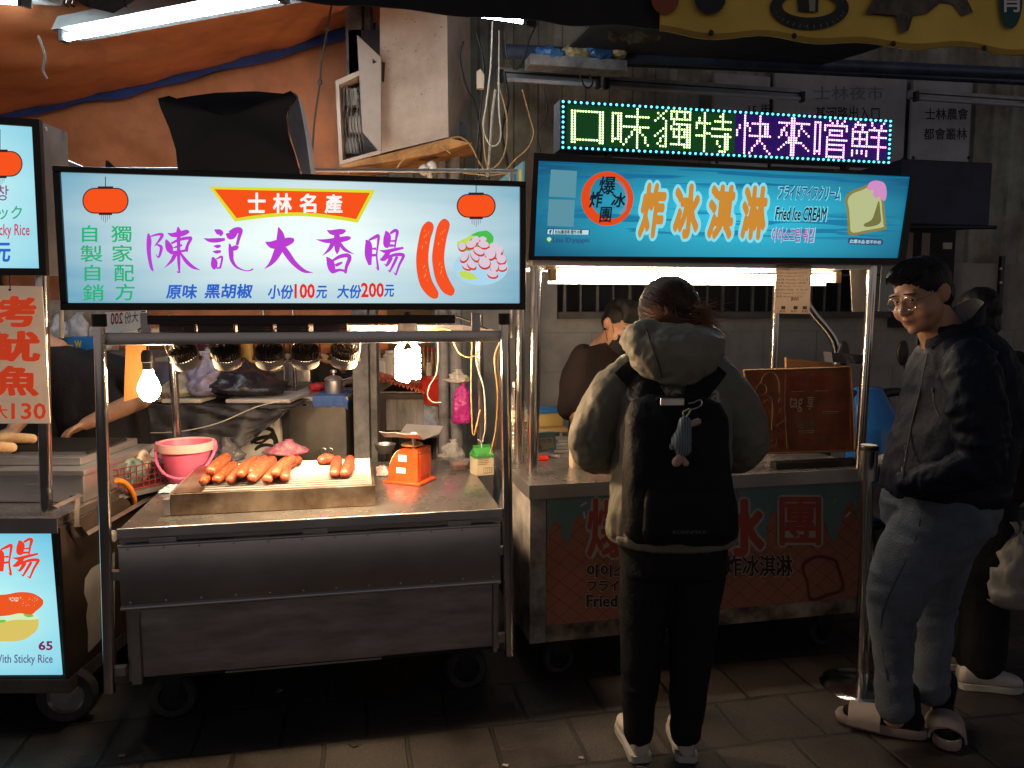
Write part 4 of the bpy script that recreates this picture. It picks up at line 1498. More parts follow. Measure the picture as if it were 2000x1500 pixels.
# -------------------------------------------------- scale
o = F1.h(806, 940, CZ)
t = thing("spring_scale", "orange red spring scale with a dented metal pan, right of the grill", "scale", F1.w(o), F1.rz - R(33))
ORS = mat("orange red enamel", (.60, .075, .015), .35, 0, var=.15, vs=8, bump=.03, dirt=(.45, .05, .012))
w = .062
prof = [(.06, .012), (.06, .155), (-.02, .155), (-.045, .14), (-.068, .11), (-.082, .075), (-.088, .04), (-.088, .012)]
mb = MB()
mb.prism(prof, 2 * w, Matrix.Translation((0, -w, 0)))
b_ = mb.build("body", ORS, t, smooth=False)
mb = MB()
mb.box(-.105, .078, -w - .018, w + .018, .0, .012, .004)
mb.build("foot_plate", ORS, t, smooth=False)
mb = MB()
mb.lathe([(.001, .0), (.055, .0), (.055, .005), (.05, .006), (.001, .006)], 28, Matrix.Translation((-.078, 0, .085)) @ Matrix.Rotation(R(-72), 4, "Y"))
mb.build("dial", mat("cream dial", (.7, .62, .48), .4), t)
mb = MB()
mb.box(.0605, .064, -w * .75, w * .75, .03, .13, .002)
mb.build("door", mat("orange enamel door", (.52, .06, .012), .4, 0, var=.2, vs=8), t, smooth=False)
mb = MB()
for y, z in ((-.045, .14), (.045, .14), (-.045, .02), (.045, .02)):
 mb.ell((.0605, y, z), .003, .004, .004)
mb.build("screw", STEEL, t)
mb = MB()
mb.box(-.035, .005, -w - .0012, -w, .1, .128)
mb.box(-.045, .0, -w - .0012, -w, .048, .072)
mb.build("sticker", PAPER, t, smooth=False)
mb = MB()
for i in range(3):
 mb.box(-.03, .0, -w - .002, -w - .0014, .106 + i * .007, .108 + i * .007)
mb.build("sticker_print", I_BLACK, t, smooth=False)
mb = MB()
mb.cyl((.025, -.03, .155), (.025, -.03, .2), .007, n=12)
mb.cyl((-.012, .03, .155), (-.012, .03, .2), .007, n=12)
mb.build("pan_post", STEEL_D, t)
mb = MB()
mb.ell((.0, .0, .166), .05, .05, .012)
mb.build("spring_cover", mat("brass cap", (.55, .38, .16), .4, .8), t)
pan = []
def panf(u, w_):
 x = (u - .5) * .19
 y = (w_ - .5) * .24
 e = abs(w_ - .5) * 2
 return V((x, y, .205 + (.028 * max(0, e - .6) / .4 if e > .6 else 0) + .004 * noise.noise(V((x * 20, y * 20, 0)))))
mb = MB()
mb.sheet(panf, 12, 24, .003)
mb.build("pan", STEEL, t)
mb = MB()
mb.lathe([(.001, .018), (.012, .018), (.014, .012), (.014, 0)], 16, Matrix.Translation((.025, -.03, .208)))
mb.build("pan_knob", WHITEP, t)
# -------------------------------------------------- small things on the counter
o = F1.h(941, 925, CZ)
t = thing("drink_carton", "small gable top drink carton, green and cream, with a straw, on the counter", "drink carton", F1.w(o), F1.rz + R(12))
kx = (F1.p(960, 900, o.y).x - F1.p(921, 900, o.y).x) * .5 * .92
hc = F1.p(940, 886, o.y).z - CZ
CREAM = mat("cream carton", (.62, .55, .38), .5, 0, var=.05)
GRC = mat("green carton", (.05, .30, .06), .45, 0, var=.1)
mb = MB()
mb.box(-kx, kx, -kx, kx, .0, hc, .002)
mb.build("carton_body", CREAM, t, smooth=False)
mb = MB()
hg = hc + .028
vs = [V(p) for p in ((-kx, -kx, hc), (kx, -kx, hc), (kx, kx, hc), (-kx, kx, hc), (-kx, 0, hg), (kx, 0, hg), (-kx, -.002, hg + .014), (kx, -.002, hg + .014), (-kx, .002, hg + .014), (kx, .002, hg + .014))]
mb.mesh(vs, [(0, 1, 5, 4), (2, 3, 4, 5), (0, 4, 3), (1, 2, 5), (4, 5, 7, 6), (5, 4, 8, 9), (6, 7, 9, 8), (4, 6, 8), (5, 9, 7)])
mb.build("gable_top", GRC, t, smooth=False)
mb = MB()
mb.box(-kx - .0008, kx + .0008, -kx - .0008, kx + .0008, hc - .014, hc - .001)
mb.build("green_band", GRC, t, smooth=False)
mb = MB()
for i in range(7):
 mb.box(-kx * .8, kx * (.1 + .6 * rnd.random()), -kx - .0016, -kx - .001, .052 + i * .008, .0545 + i * .008)
mb.box(-kx * .2, kx * .75, -kx - .0016, -kx - .001, .01, .012)
mb.box(-kx * .2, kx * .75, -kx - .0016, -kx - .001, .034, .036)
for i in range(5):
 mb.box(-kx * .2 + i * kx * .23, -kx * .2 + i * kx * .23 + .001, -kx - .0016, -kx - .001, .0121, .0339)
mb.build("carton_print", mat("brown print", (.14, .10, .06), .7), t, smooth=False)
mb = MB()
mb.tube([(.0, -.0, hg), (-.004, .0, hg + .03), (-.02, .0, hg + .04)], .003, n=6)
mb.build("straw", WHITEP, t)
CLEAR = mat("clear plastic", (.9, .9, .9), .12, 0, trans=.85, ior=1.3, alpha=.55)
BAGM = mat("crinkled clear bag", (.75, .72, .68), .2, 0, trans=.55, ior=1.2, alpha=.6, bump=.6, bs=35)
o = F1.h(897, 916, CZ)
t = thing("plastic_tray", "clear plastic tub of reddish sauce beside the drink carton", "food tub", F1.w(o), F1.rz)
mb = MB()
mb.loft([((0, 0, .001), (.036, 0, 0), (0, .028, 0)), ((0, 0, .012), (.040, 0, 0), (0, .032, 0)), ((0, 0, .04), (.048, 0, 0), (0, .04, 0)), ((0, 0, .042), (.052, 0, 0), (0, .044, 0)), ((0, 0, .044), (.052, 0, 0), (0, .044, 0)),
         ((0, 0, .043), (.046, 0, 0), (0, .038, 0)), ((0, 0, .014), (.038, 0, 0), (0, .03, 0)), ((0, 0, .003), (.034, 0, 0), (0, .026, 0))], 32, 4)
mb.build("tub", CLEAR, t)
mb = MB()
mb.loft([((0, 0, .004), (.034, 0, 0), (0, .026, 0)), ((0, 0, .024), (.04, 0, 0), (0, .032, 0))], 32, 4)
mb.build("sauce", mat("red sauce", (.40, .09, .03), .35, 0, var=.4, vs=60, dirt=(.2, .03, .01)), t)
def bag(name, lab, cat, base, rz, rx, ry, h, m, seed, amp=.25, tail=.4, fr=None, parent_off=None):
 """crumpled thin bag: a lumpy skin with a gathered top"""
 mb = MB()
 secs = []
 for i in range(17):
  w_ = i / 16
  k = (.82 + .18 * math.sin(min(1, w_ / .4) * math.pi)) if w_ < .4 else .82 * (1 - ((w_ - .4) / .6) ** 1.25 * .86)
  if i == 0:
   k = .6
  secs.append(((rx * .12 * math.sin(w_ * 3 + seed), 0, h * w_), (rx * k * 1.1, 0, 0), (0, ry * k * 1.1, 0)))
 mb.loft(secs, 40)
 me = mb.to_mesh(name)
 sd = V((seed, seed * 1.7, 0))
 for v_ in me.vertices:
  p = v_.co
  q = p / max(rx, ry)
  d = noise.noise(q * 2.2 + sd) * amp + abs(noise.noise(q * 5 + sd)) * amp * .6 + noise.noise(q * 11 + sd) * amp * .2
  e = V((p.x, p.y, 0)) * d
  z = p.z + d * .25 * h
  v_.co = V((p.x + e.x, p.y + e.y, max(.001, z)))
 if tail:
  eb = MB()
  for sg in (-1, 1):
   eb.sheet(lambda u, q: V((rx * .12 * math.sin(3 + seed) + sg * (.004 + .02 * tail * q) + .012 * (u - .5) * (1 + 2 * q), .006 * math.sin(5 * q + seed), h * (.97 + .16 * tail * q))), 4, 6, .0015)
  bm = bmesh.new()
  bm.from_mesh(me)
  e2 = eb.to_mesh("ears")
  bm.from_mesh(e2)
  bm.to_mesh(me)
  bm.free()
  bpy.data.meshes.remove(e2)
 o = obj(name, me, m, None, ang=0)
 o.location = base
 o.rotation_euler = (0, 0, rz)
 return tag(o, lab, cat)
bag("plastic_bag", "crumpled clear plastic bag with scraps, behind the sauce tub", "plastic bag", F1.w(F1.h(884, 898, CZ)), F1.rz, .055, .05, .10, BAGM, 4, .5)
o = F1.h(752, 885, CZ)
t = thing("metal_bowl", "small steel bowl half hidden behind the orange scale", "bowl", F1.w(o), F1.rz)
mb = MB()
mb.lathe([(.001, .002), (.03, .0), (.045, .02), (.056, .05), (.058, .05), (.047, .019), (.03, .004), (.001, .005)], 28)
mb.build("bowl", STEEL, t)
CLOTH = mat("stained white cloth", (.62, .55, .5), .9, 0, var=.12, vs=14, bump=.4, bs=40, dirt=(.5, .2, .2))
def rag(lab, base, rz, rx, ry, h, m, seed, name="cloth"):
 mb = MB()
 def f(u, w_):
  x, y = (u - .5) * 2, (w_ - .5) * 2
  z = h * (1 - max(abs(x), abs(y)) ** 2) * (.6 + .8 * abs(noise.noise(V((x * 1.6 + seed, y * 1.6, 0))))) + .2 * h * noise.noise(V((x * 5, y * 5, seed)))
  return V((x * rx * (1 + .25 * noise.noise(V((y * 2, seed, 0)))), y * ry * (1 + .25 * noise.noise(V((x * 2, 0, seed)))), max(.002, z)))
 mb.sheet(f, 26, 26, .003)
 o = mb.build(name, m, None, ang=0)
 o.location = base
 o.rotation_euler = (0, 0, rz)
 return tag(o, lab, "cloth")
rag("folded white rag with a pink stain between the grill and the scale", F1.w(F1.h(748, 922, CZ)), F1.rz, .03, .09, .03, CLOTH, 3, "rag")
rag("small blue and white packet rag at the grill's back left corner", F1.w(F1.h(345, 958, CZ)), F1.rz, .06, .05, .03, mat("blue white packet", (.2, .35, .42), .6, 0, var=.5, vs=20, dirt=(.6, .6, .6)), 8, "rag")
# ================================================================== ICE CREAM CART (frame F2)
CZ2 = .84
D2 = .78
cart2 = thing("food_cart", "ice cream cart with a printed waffle front and white paint peeling at its corner", "food cart", F2.O, F2.rz)
PEEL = mat("peeling white paint", (.50, .48, .43), .6, 0, var=.1, vs=5, dirt=(.10, .08, .07), bump=.25, bs=12)
mb = MB()
mb.box(-.03, 1.52, 0, D2, CZ2 - .004, CZ2, .0015)
mb.build("counter_top", STEEL_T, cart2, smooth=False)
mb = MB()
mb.box(-.032, 1.522, -.006, -.001, CZ2 - .055, CZ2 + .002)
mb.box(-.036, -.0305, -.006, D2, CZ2 - .055, CZ2 + .002)
mb.build("counter_lip", STEEL, cart2, smooth=False)
zb2 = F2.p(1050, 1258, 0).z
mb = MB()
mb.box(-.028, -.02, .02, D2, zb2, CZ2 - .005)
mb.box(1.49, 1.5, .02, D2, zb2, CZ2 - .005)
mb.box(-.02, 1.49, D2 - .01, D2, zb2, CZ2 - .005)
mb.build("side_panel", PEEL, cart2, smooth=False)
mb = MB()
mb.box(-.03, .038, .006, .019, zb2, CZ2 - .056, .002)
mb.build("corner_upright", PEEL, cart2, smooth=False)
mb = MB()
mb.box(-.02, 1.49, .03, D2 - .02, zb2, zb2 + .02)
mb.build("floor_pan", BLACKM, cart2, smooth=False)
zf = F2.p(1060, 1222, .01).z
PW = mat("waffle print", (.42, .165, .10), .5, 0, var=.12, vs=3)
mb = MB()
mb.box(.04, 1.488, .008, .02, zf, CZ2 - .057)
fp = mb.build("front_panel", PW, cart2, smooth=False)
mb = MB()
mb.box(.04, 1.488, .01, .024, zb2 + .0, zf - .002)
mb.build("skirting", mat("scuffed steel skirt", (.32, .27, .22), .5, .8, var=.5, vs=7, dirt=(.08, .07, .06)), cart2, smooth=False)
# waffle grid, drips, sprinkles and lettering on the front print
pv = .0065
mb = MB()
xa, xb, za, zb_ = .042, 1.486, zf + .002, CZ2 - .06
def clip(p, q):
 (x0, z0), (x1, z1) = p, q
 t0, t1 = 0, 1
 dx, dz = x1 - x0, z1 - z0
 for d, lo, hi, o_ in ((dx, xa, xb, x0), (dz, za, zb_, z0)):
  if abs(d) < 1e-9:
   continue
  a, b = (lo - o_) / d, (hi - o_) / d
  if a > b:
   a, b = b, a
  t0, t1 = max(t0, a), min(t1, b)
 return None if t0 >= t1 else ((x0 + dx * t0, z0 + dz * t0), (x0 + dx * t1, z0 + dz * t1))
for s in (1, -1):
 for i in range(-10, 24):
  x = i * .095
  c = clip((x, za - .2), (x + s * 1.0, za - .2 + .8))
  if c:
   (a, b), (d, e) = c
   mb.mesh([V((a - .002, pv, b)), V((a + .002, pv, b)), V((d + .002, pv, e)), V((d - .002, pv, e))], [(0, 1, 2, 3)])
mb.build("waffle_lines", mat("waffle line print", (.26, .06, .03), .5), fp, smooth=False)
drips = [(1056, 955), (1056, 1040), (1062, 1068), (1070, 1066), (1075, 1030), (1085, 1020), (1095, 1026), (1099, 1052), (1110, 1058), (1118, 1030), (1128, 1008), (1142, 1015), (1150, 1050), (1165, 1075), (1180, 1030), (1200, 1010), (1240, 1040), (1262, 1090), (1282, 1040), (1320, 1010), (1370, 1035), (1420, 1020),
         (1440, 1000), (1470, 1060), (1492, 1065), (1502, 1010), (1520, 1000), (1600, 1010), (1622, 1050), (1632, 1055), (1642, 1020), (1655, 985), (1668, 985), (1676, 1020), (1680, 1000), (1680, 925)]
q = [V((x, y, 0)) for x, y in drips[1:-1]]
q = [(p.x, p.y) for p in catmull(q, 5)]
pts = [F2.p(x, y, pv - .001) for x, y in [drips[0]] + q + [drips[-1]]]
pts = [V((min(max(p.x, xa), xb), p.y, min(p.z, zb_))) for p in pts]
mb = MB()
mb.mesh(pts, [tuple(range(len(pts)))])
mb.build("drip_print", mat("mint drip print", (.15, .26, .245), .45, 0, var=.08), fp, smooth=False)
rnd.seed(21)
for nm, c in (("red", (.5, .06, .03)), ("white", (.6, .58, .5)), ("green", (.2, .4, .2))):
 mb = MB()
 for i in range(9):
  x, y = rnd.uniform(1065, 1675), rnd.uniform(962, 1010)
  a = rnd.uniform(0, 3.14)
  dx, dy = 7 * math.cos(a), 7 * math.sin(a)
  pxpoly(mb, F2, [(x - dx - dy * .25, y - dy + dx * .25), (x + dx - dy * .25, y + dy + dx * .25), (x + dx + dy * .25, y + dy - dx * .25), (x - dx + dy * .25, y - dy - dx * .25)], pv - .0022)
 mb.build("sprinkle_print", mat("sprinkle " + nm, c, .5), fp, smooth=False)
P_OUT = mat("print pale outline", (.50, .46, .40), .5)
P_RED = mat("print red", (.45, .085, .05), .5)
P_DK = mat("print dark brown", (.045, .022, .02), .5)
for ch, r in (("爆", (1146, 973, 1238, 1090)), ("炸", (1262, 972, 1352, 1090)), ("冰", (1392, 974, 1494, 1088)), ("團", (1522, 970, 1604, 1066))):
 write(ch, F2, (r[0] - 4, r[1] - 4, r[2] + 4, r[3] + 4), pv - .0030, P_OUT, fp, .085, name="lettering_outline")
 write(ch, F2, r, pv - .0042, P_RED, fp, .022 if ch in "團爆" else .04)
for w_, r, m_ in (("아이스크림 튀김", (1146, 1102, 1330, 1128), P_DK), ("フライドアイスクリーム", (1147, 1133, 1380, 1155), P_DK), ("Fried Ice CREAM", (1145, 1161, 1352, 1186), P_DK), ("炸冰淇淋", (1416, 1084, 1548, 1126), P_DK)):
 write(w_, F2, (r[0] - 2, r[1] - 2, r[2] + 2, r[3] + 2), pv - .0030, P_OUT, fp, .055, name="lettering_outline")
 write(w_, F2, r, pv - .0042, m_, fp, .025)
mb = MB()
tl = [(1566, 1112), (1572, 1096), (1600, 1084), (1632, 1092), (1640, 1110), (1650, 1150), (1620, 1165), (1582, 1174), (1576, 1140)]
q = [V((x, y, 0)) for x, y in tl]
q = catmull(q, 4, True)
n = len(q)
cx, cy = sum(p.x for p in q) / n, sum(p.y for p in q) / n
P = [F2.p(p.x, p.y, pv - .003) for p in q] + [F2.p(cx + (p.x - cx) * .86, cy + (p.y - cy) * .86, pv - .003) for p in q]
mb.mesh(P, [(i, (i + 1) % n, n + (i + 1) % n, n + i) for i in range(n)])
mb.build("toast_outline_print", mat("print brown line", (.16, .04, .025), .5), fp, smooth=False)
for x, y in ((.12, .1), (1.38, .1), (.12, .68), (1.38, .68)):
 caster(cart2, x, y, .065, .035, top=zb2 - .001, fork_mat=BLACKM)  # casters blackened likewise, for the shade below this cart
# uprights
pl = F2.h(1041, 928, CZ2)
pl2 = F2.h(1014, 905, CZ2)
zs2 = 1.745
for k, (p, q, r) in enumerate([((pl.x, pl.y, CZ2), (F2.p(1047, 512, pl.y).x, pl.y, zs2), .024), ((pl2.x, pl2.y, CZ2), (pl2.x + .005, pl2.y, zs2), .022),
                               ((1.488, .03, CZ2), (1.507, .03, zs2), .021), ((1.47, D2 - .05, CZ2), (1.475, D2 - .05, zs2), .021)]):
 mb = MB()
 mb.cyl(p, q, r, n=20)
 mb.build("post", CHROME, cart2)
mb = MB()
mb.box(-.02, 1.52, .02, .055, 1.712, 1.738, .002)
mb.box(pl2.x, 1.48, D2 - .08, D2 - .04, 1.72, 1.745)
mb.build("top_rail", STEEL, cart2, smooth=False)
mb = MB()
mb.box(-.02, 1.5, .056, D2 - .03, 1.738, 1.746)
mb.build("roof_sheet", mat("warm grey tin", (.3, .29, .27), .5, .5, var=.2), cart2, smooth=False)
# -------------------------------------------------- turquoise sign
sign2 = thing("light_box_sign", "lit turquoise sign for 炸冰淇淋 with orange letters and a toast picture", "sign", F2.w(0, -.0, 1.74), F2.rz)
so2 = V((0, 0, 1.74))
SV2 = -.03
oq = [(1043, 298), (1790, 345), (1768, 517), (1032, 508)]
iq = [(1052, 313), (1781, 344), (1757, 504), (1044, 500)]
def ringprism(mb, fr, oq, iq, v, d, off):
 A = [fr.p(x, y, v) - off for x, y in oq]
 B = [fr.p(x, y, v) - off for x, y in iq]
 A2, B2 = [p + V((0, d, 0)) for p in A], [p + V((0, d, 0)) for p in B]
 n = len(A)
 fs = []
 for i in range(n):
  j = (i + 1) % n
  fs += [(i, j, n + j, n + i), (2 * n + j, 2 * n + i, 3 * n + i, 3 * n + j), (j, i, 2 * n + i, 2 * n + j), (n + i, n + j, 3 * n + j, 3 * n + i)]
 mb.mesh(A + B + A2 + B2, fs)
mb = MB()
ringprism(mb, F2, oq, iq, SV2 - .012, .14, so2)
mb.build("frame", FRM, sign2, smooth=False)
mb = MB()
pxpoly(mb, F2, [(1046, 302), (1786, 347), (1764, 513), (1036, 504)], SV2 + .115, so2, d=.008)
mb.build("back_plate", mat("white tin back", (.5, .5, .5), .6), sign2, smooth=False)
def film2():
 m = lit_film("lit turquoise film", rgb(8, 84, 118), rgb(50, 190, 220), 1.0, 1.0, .27, .82, .17, .22)
 N, Lk = m.node_tree.nodes, m.node_tree.links
 b = N["Principled BSDF"]
 src = b.inputs["Emission Color"].links[0].from_socket
 tc = next(n for n in N if n.type == "TEX_COORD")
 mp = N.new("ShaderNodeMapping")
 mp.inputs["Scale"].default_value = (1.3, 0, 36)
 Lk.new(tc.outputs["Object"], mp.inputs[0])
 nz = N.new("ShaderNodeTexNoise")
 nz.inputs["Scale"].default_value = 1.5
 nz.inputs["Detail"].default_value = 1.5
 Lk.new(mp.outputs[0], nz.inputs["Vector"])
 rp = N.new("ShaderNodeValToRGB")
 e = rp.color_ramp.elements
 e[0].position, e[0].color = .535, (0, 0, 0, 1)
 e[1].position, e[1].color = .55, (1, 1, 1, 1)
 Lk.new(nz.outputs["Fac"], rp.inputs[0])
 # the printed water lines sit in two bands, near the top and under the middle
 sp = N.new("ShaderNodeSeparateXYZ")
 Lk.new(tc.outputs["Object"], sp.inputs[0])
 band = N.new("ShaderNodeValToRGB")
 mr = N.new("ShaderNodeMapRange")
 mr.inputs[1].default_value, mr.inputs[2].default_value = 0, .38
 Lk.new(sp.outputs["Z"], mr.inputs[0])
 Lk.new(mr.outputs[0], band.inputs[0])
 be = band.color_ramp.elements
 be[0].position, be[0].color = .22, (0, 0, 0, 1)
 be[1].position, be[1].color = .28, (.8, .8, .8, 1)
 for p_, c_ in ((.48, .8), (.55, 0), (.74, 0), (.80, 1)):
  k = be.new(p_)
  k.color = (c_, c_, c_, 1)
 mu = N.new("ShaderNodeMath")
 mu.operation = "MULTIPLY"
 Lk.new(rp.outputs[0], mu.inputs[0])
 Lk.new(band.outputs[0], mu.inputs[1])
 mx = N.new("ShaderNodeMixRGB")
 mx.inputs[2].default_value = rgb(8, 105, 150) + (1,)
 Lk.new(mu.outputs[0], mx.inputs[0])
 Lk.new(src, mx.inputs[1])
 Lk.new(mx.outputs[0], b.inputs["Emission Color"])
 b.inputs["Base Color"].default_value = (.02, .12, .15, 1)
 return m
mb = MB()
pxpoly(mb, F2, iq, SV2, so2, d=.005)
mb.build("lit_panel", film2(), sign2, smooth=False)
# striped side panel that runs back from the left end
mb = MB()
lx = F2.p(1043, 400, SV2).x
mb.box(lx - .012, lx - .004, SV2 + .135, SV2 + .62, .0, .385)
sp_ = mb.build("side_panel", glow("lit side panel", rgb(110, 160, 170), .4), sign2, smooth=False)
mb = MB()
my = MB()
for i in range(5):
 (mb if i % 2 else my).box(lx - .0135, lx - .0122, SV2 + .16 + i * .09, SV2 + .2 + i * .09, .03, .36)
mb.build("stripe", glow("lit blue stripe", rgb(20, 100, 140), .5), sp_, smooth=False)
my.build("stripe", glow("lit yellow stripe", rgb(215, 175, 60), .5), sp_, smooth=False)
v = SV2 - .001
T_PALE = glow("lit pale outline", rgb(140, 222, 235), .95)
T_ORG = glow("lit orange", rgb(205, 138, 50), .95)
T_NAVY = glow("lit navy", rgb(45, 70, 120), .9)
T_MAG = glow("lit magenta", rgb(170, 70, 150), .95)
T_BLK = glow("lit near black", rgb(10, 22, 38), .9)
T_RED = glow("lit ring red", rgb(226, 72, 22), .95)
T_WHT = glow("lit film white", rgb(190, 228, 235), .9)
# blank pale stickers (two printed squares)
mb = MB()
pxpoly(mb, F2, [(1076, 331), (1127, 334), (1124, 386), (1072, 384)], v, so2)
pxpoly(mb, F2, [(1072, 389), (1123, 391), (1120, 443), (1069, 441)], v, so2)
mb.build("blank_square_print", glow("lit dull square", rgb(92, 150, 166), .9), sign2, smooth=False)
mb = MB()
pxpoly(mb, F2, [(1068, 446), (1152, 448), (1151, 459), (1067, 458)], v, so2)
mb.build("search_box_border", T_NAVY, sign2, smooth=False)
mb = MB()
pxpoly(mb, F2, [(1070, 448), (1080, 448), (1079, 458), (1069, 457)], v - .0008, so2)
pxpoly(mb, F2, [(1082, 448), (1150, 449.5), (1149, 458.5), (1081, 457.5)], v - .0008, so2)
mb.build("search_box_print", T_WHT, sign2, smooth=False)
write("f", F2, (1072, 449, 1078, 457), v - .0016, T_NAVY, sign2, .05, off=so2)
write("粉絲團搜尋:爆炸冰團", F2, (1084, 449, 1137, 457.5), v - .0016, T_BLK, sign2, .02, off=so2)
mb = MB()
pxpoly(mb, F2, [(1067, 462), (1079, 462), (1078, 474), (1066, 474)], v, so2)
mb.build("green_icon", glow("lit green icon", rgb(40, 130, 40), .9), sign2, smooth=False)
mb = MB()
pxpoly(mb, F2, disc(1072.5, 467, 4.4, 3.8, 20), v - .0008, so2)
pxpoly(mb, F2, [(1071, 470), (1075, 470), (1072, 473)], v - .0008, so2)
mb.build("speech_bubble_print", T_WHT, sign2, smooth=False)
write("Line ID:yajapin", F2, (1080, 464, 1151, 477), v, T_NAVY, sign2, .015, off=so2)
mb = MB()
n = 60
O_, I_ = [], []
for i in range(n):
 a = 2 * math.pi * i / n
 th = 10 + 9 * max(0, math.cos(a - 2.6)) + 1.2 * noise.noise(V((math.cos(a) * 5, math.sin(a) * 5, 1)))
 O_.append(F2.p(1186 + 51 * math.cos(a), 388 + 53 * math.sin(a), v) - so2)
 I_.append(F2.p(1186 + (51 - th) * math.cos(a), 388 + (53 - th) * math.sin(a), v) - so2)
mb.mesh(O_ + I_, [(i, (i + 1) % n, n + (i + 1) % n, n + i) for i in range(n)])
mb.build("brush_ring", T_RED, sign2, smooth=False)
mb = MB()
for rr, a0, a1 in ((37, -1.2, .9), (40, -1.0, .5)):
 for i in range(18):
  a, b = a0 + (a1 - a0) * i / 18, a0 + (a1 - a0) * (i + 1) / 18
  pxpoly(mb, F2, [(1186 + (rr + s) * math.cos(t), 388 + (rr + s) * math.sin(t)) for s, t in ((0, a), (1.1, a), (1.1, b), (0, b))], v - .0004, so2)
mb.build("brush_hair_line", T_RED, sign2, smooth=False)
for ch, r in (("爆", (1168, 344, 1202, 380)), ("炸", (1150, 374, 1178, 406)), ("冰", (1193, 376, 1222, 405)), ("團", (1170, 404, 1196, 435))):
 write(ch, F2, r, v - .0012, T_BLK, sign2, .018 if ch in "團爆" else .03, .15, off=so2)
for ch, q in (("炸", ((1258, 355), (1305, 358), (1292, 466), (1244, 466))), ("冰", ((1320, 357), (1372, 359), (1362, 467), (1312, 467))), ("淇", ((1388, 359), (1440, 361), (1428, 468), (1378, 468))), ("淋", ((1453, 361), (1504, 363), (1492, 469), (1444, 469)))):
 cx, cy = sum(p[0] for p in q) / 4, sum(p[1] for p in q) / 4
 qq = tuple((x + (5 if x > cx else -5), y + (5.5 if y > cy else -5.5)) for x, y in q)
 write(ch, F2, qq, v, T_PALE, sign2, .15, off=so2, name="lettering_outline")
 write(ch, F2, q, v - .0012, T_ORG, sign2, .055, off=so2)
for w_, q, m_ in (("フライドアイスクリーム", ((1523, 362), (1643, 366), (1640, 391), (1519, 389)), T_NAVY), ("Fried Ice CREAM", ((1516, 404), (1616, 405), (1613, 432), (1513, 430)), T_BLK), ("아이스크림 튀김", ((1509, 445), (1592, 446), (1589, 473), (1507, 472)), T_MAG)):
 qq = tuple((x + (2 if k in (1, 2) else -2), y + (2 if k in (2, 3) else -2)) for k, (x, y) in enumerate(q))
 write(w_, F2, qq, v, T_PALE, sign2, .06, .1, off=so2, name="lettering_outline")
 write(w_, F2, q, v - .0012, m_, sign2, .022, .1, off=so2)
def z2_(x, y):
 return (1300 + x / 2.857, y / 2.857)
def blob(pts, k=5):
 return [(p.x, p.y) for p in catmull([V((x, y, 0)) for x, y in pts], k, True)]
toast = [(1001, 1110), (1030, 1070), (1085, 1048), (1135, 1030), (1190, 1050), (1215, 1105), (1222, 1180), (1230, 1262), (1225, 1280), (1120, 1300), (1028, 1313), (1016, 1250), (1010, 1170)]
mb = MB()
pxpoly(mb, F2, [z2_(*p) for p in blob(toast)], v, so2)
mb.build("toast_crust_print", glow("lit crust", rgb(142, 128, 70), .9), sign2, smooth=False)
mb = MB()
pxpoly(mb, F2, [z2_(1118 + (x - 1118) * .87, 1175 + (y - 1175) * .88) for x, y in blob(toast)], v - .0008, so2)
mb.build("toast_crumb_print", glow("lit crumb", rgb(186, 194, 140), .92), sign2, smooth=False)
mb = MB()
pxpoly(mb, F2, [z2_(*p) for p in blob([(1190, 1120), (1198, 1180), (1200, 1240), (1160, 1262), (1115, 1265), (1108, 1250), (1150, 1225), (1172, 1170)])], v - .0016, so2)
mb.build("toast_shade_print", glow("lit toast fold", rgb(120, 118, 66), .9), sign2, smooth=False)
mb = MB()
pxpoly(mb, F2, [z2_(*p) for p in blob([(1124, 1052), (1140, 1018), (1180, 1008), (1222, 1024), (1234, 1075), (1226, 1116), (1210, 1118), (1195, 1098), (1172, 1104), (1156, 1085), (1160, 1062), (1140, 1062)])], v - .0016, so2)
mb.build("ice_cream_print", glow("lit pink scoop", rgb(208, 142, 196), .95), sign2, smooth=False)
mb = MB()
pxpoly(mb, F2, [(1657, 466), (1661, 464), (1721, 467), (1725, 470), (1724, 477), (1720, 479), (1660, 477), (1656, 474)], v, so2)
mb.build("slogan_pill_print", T_NAVY, sign2, smooth=False)
write("此爆冰品·恕不外切", F2, ((1660, 467), (1721, 470), (1720, 477), (1659, 475)), v - .0008, T_WHT, sign2, .02, off=so2)
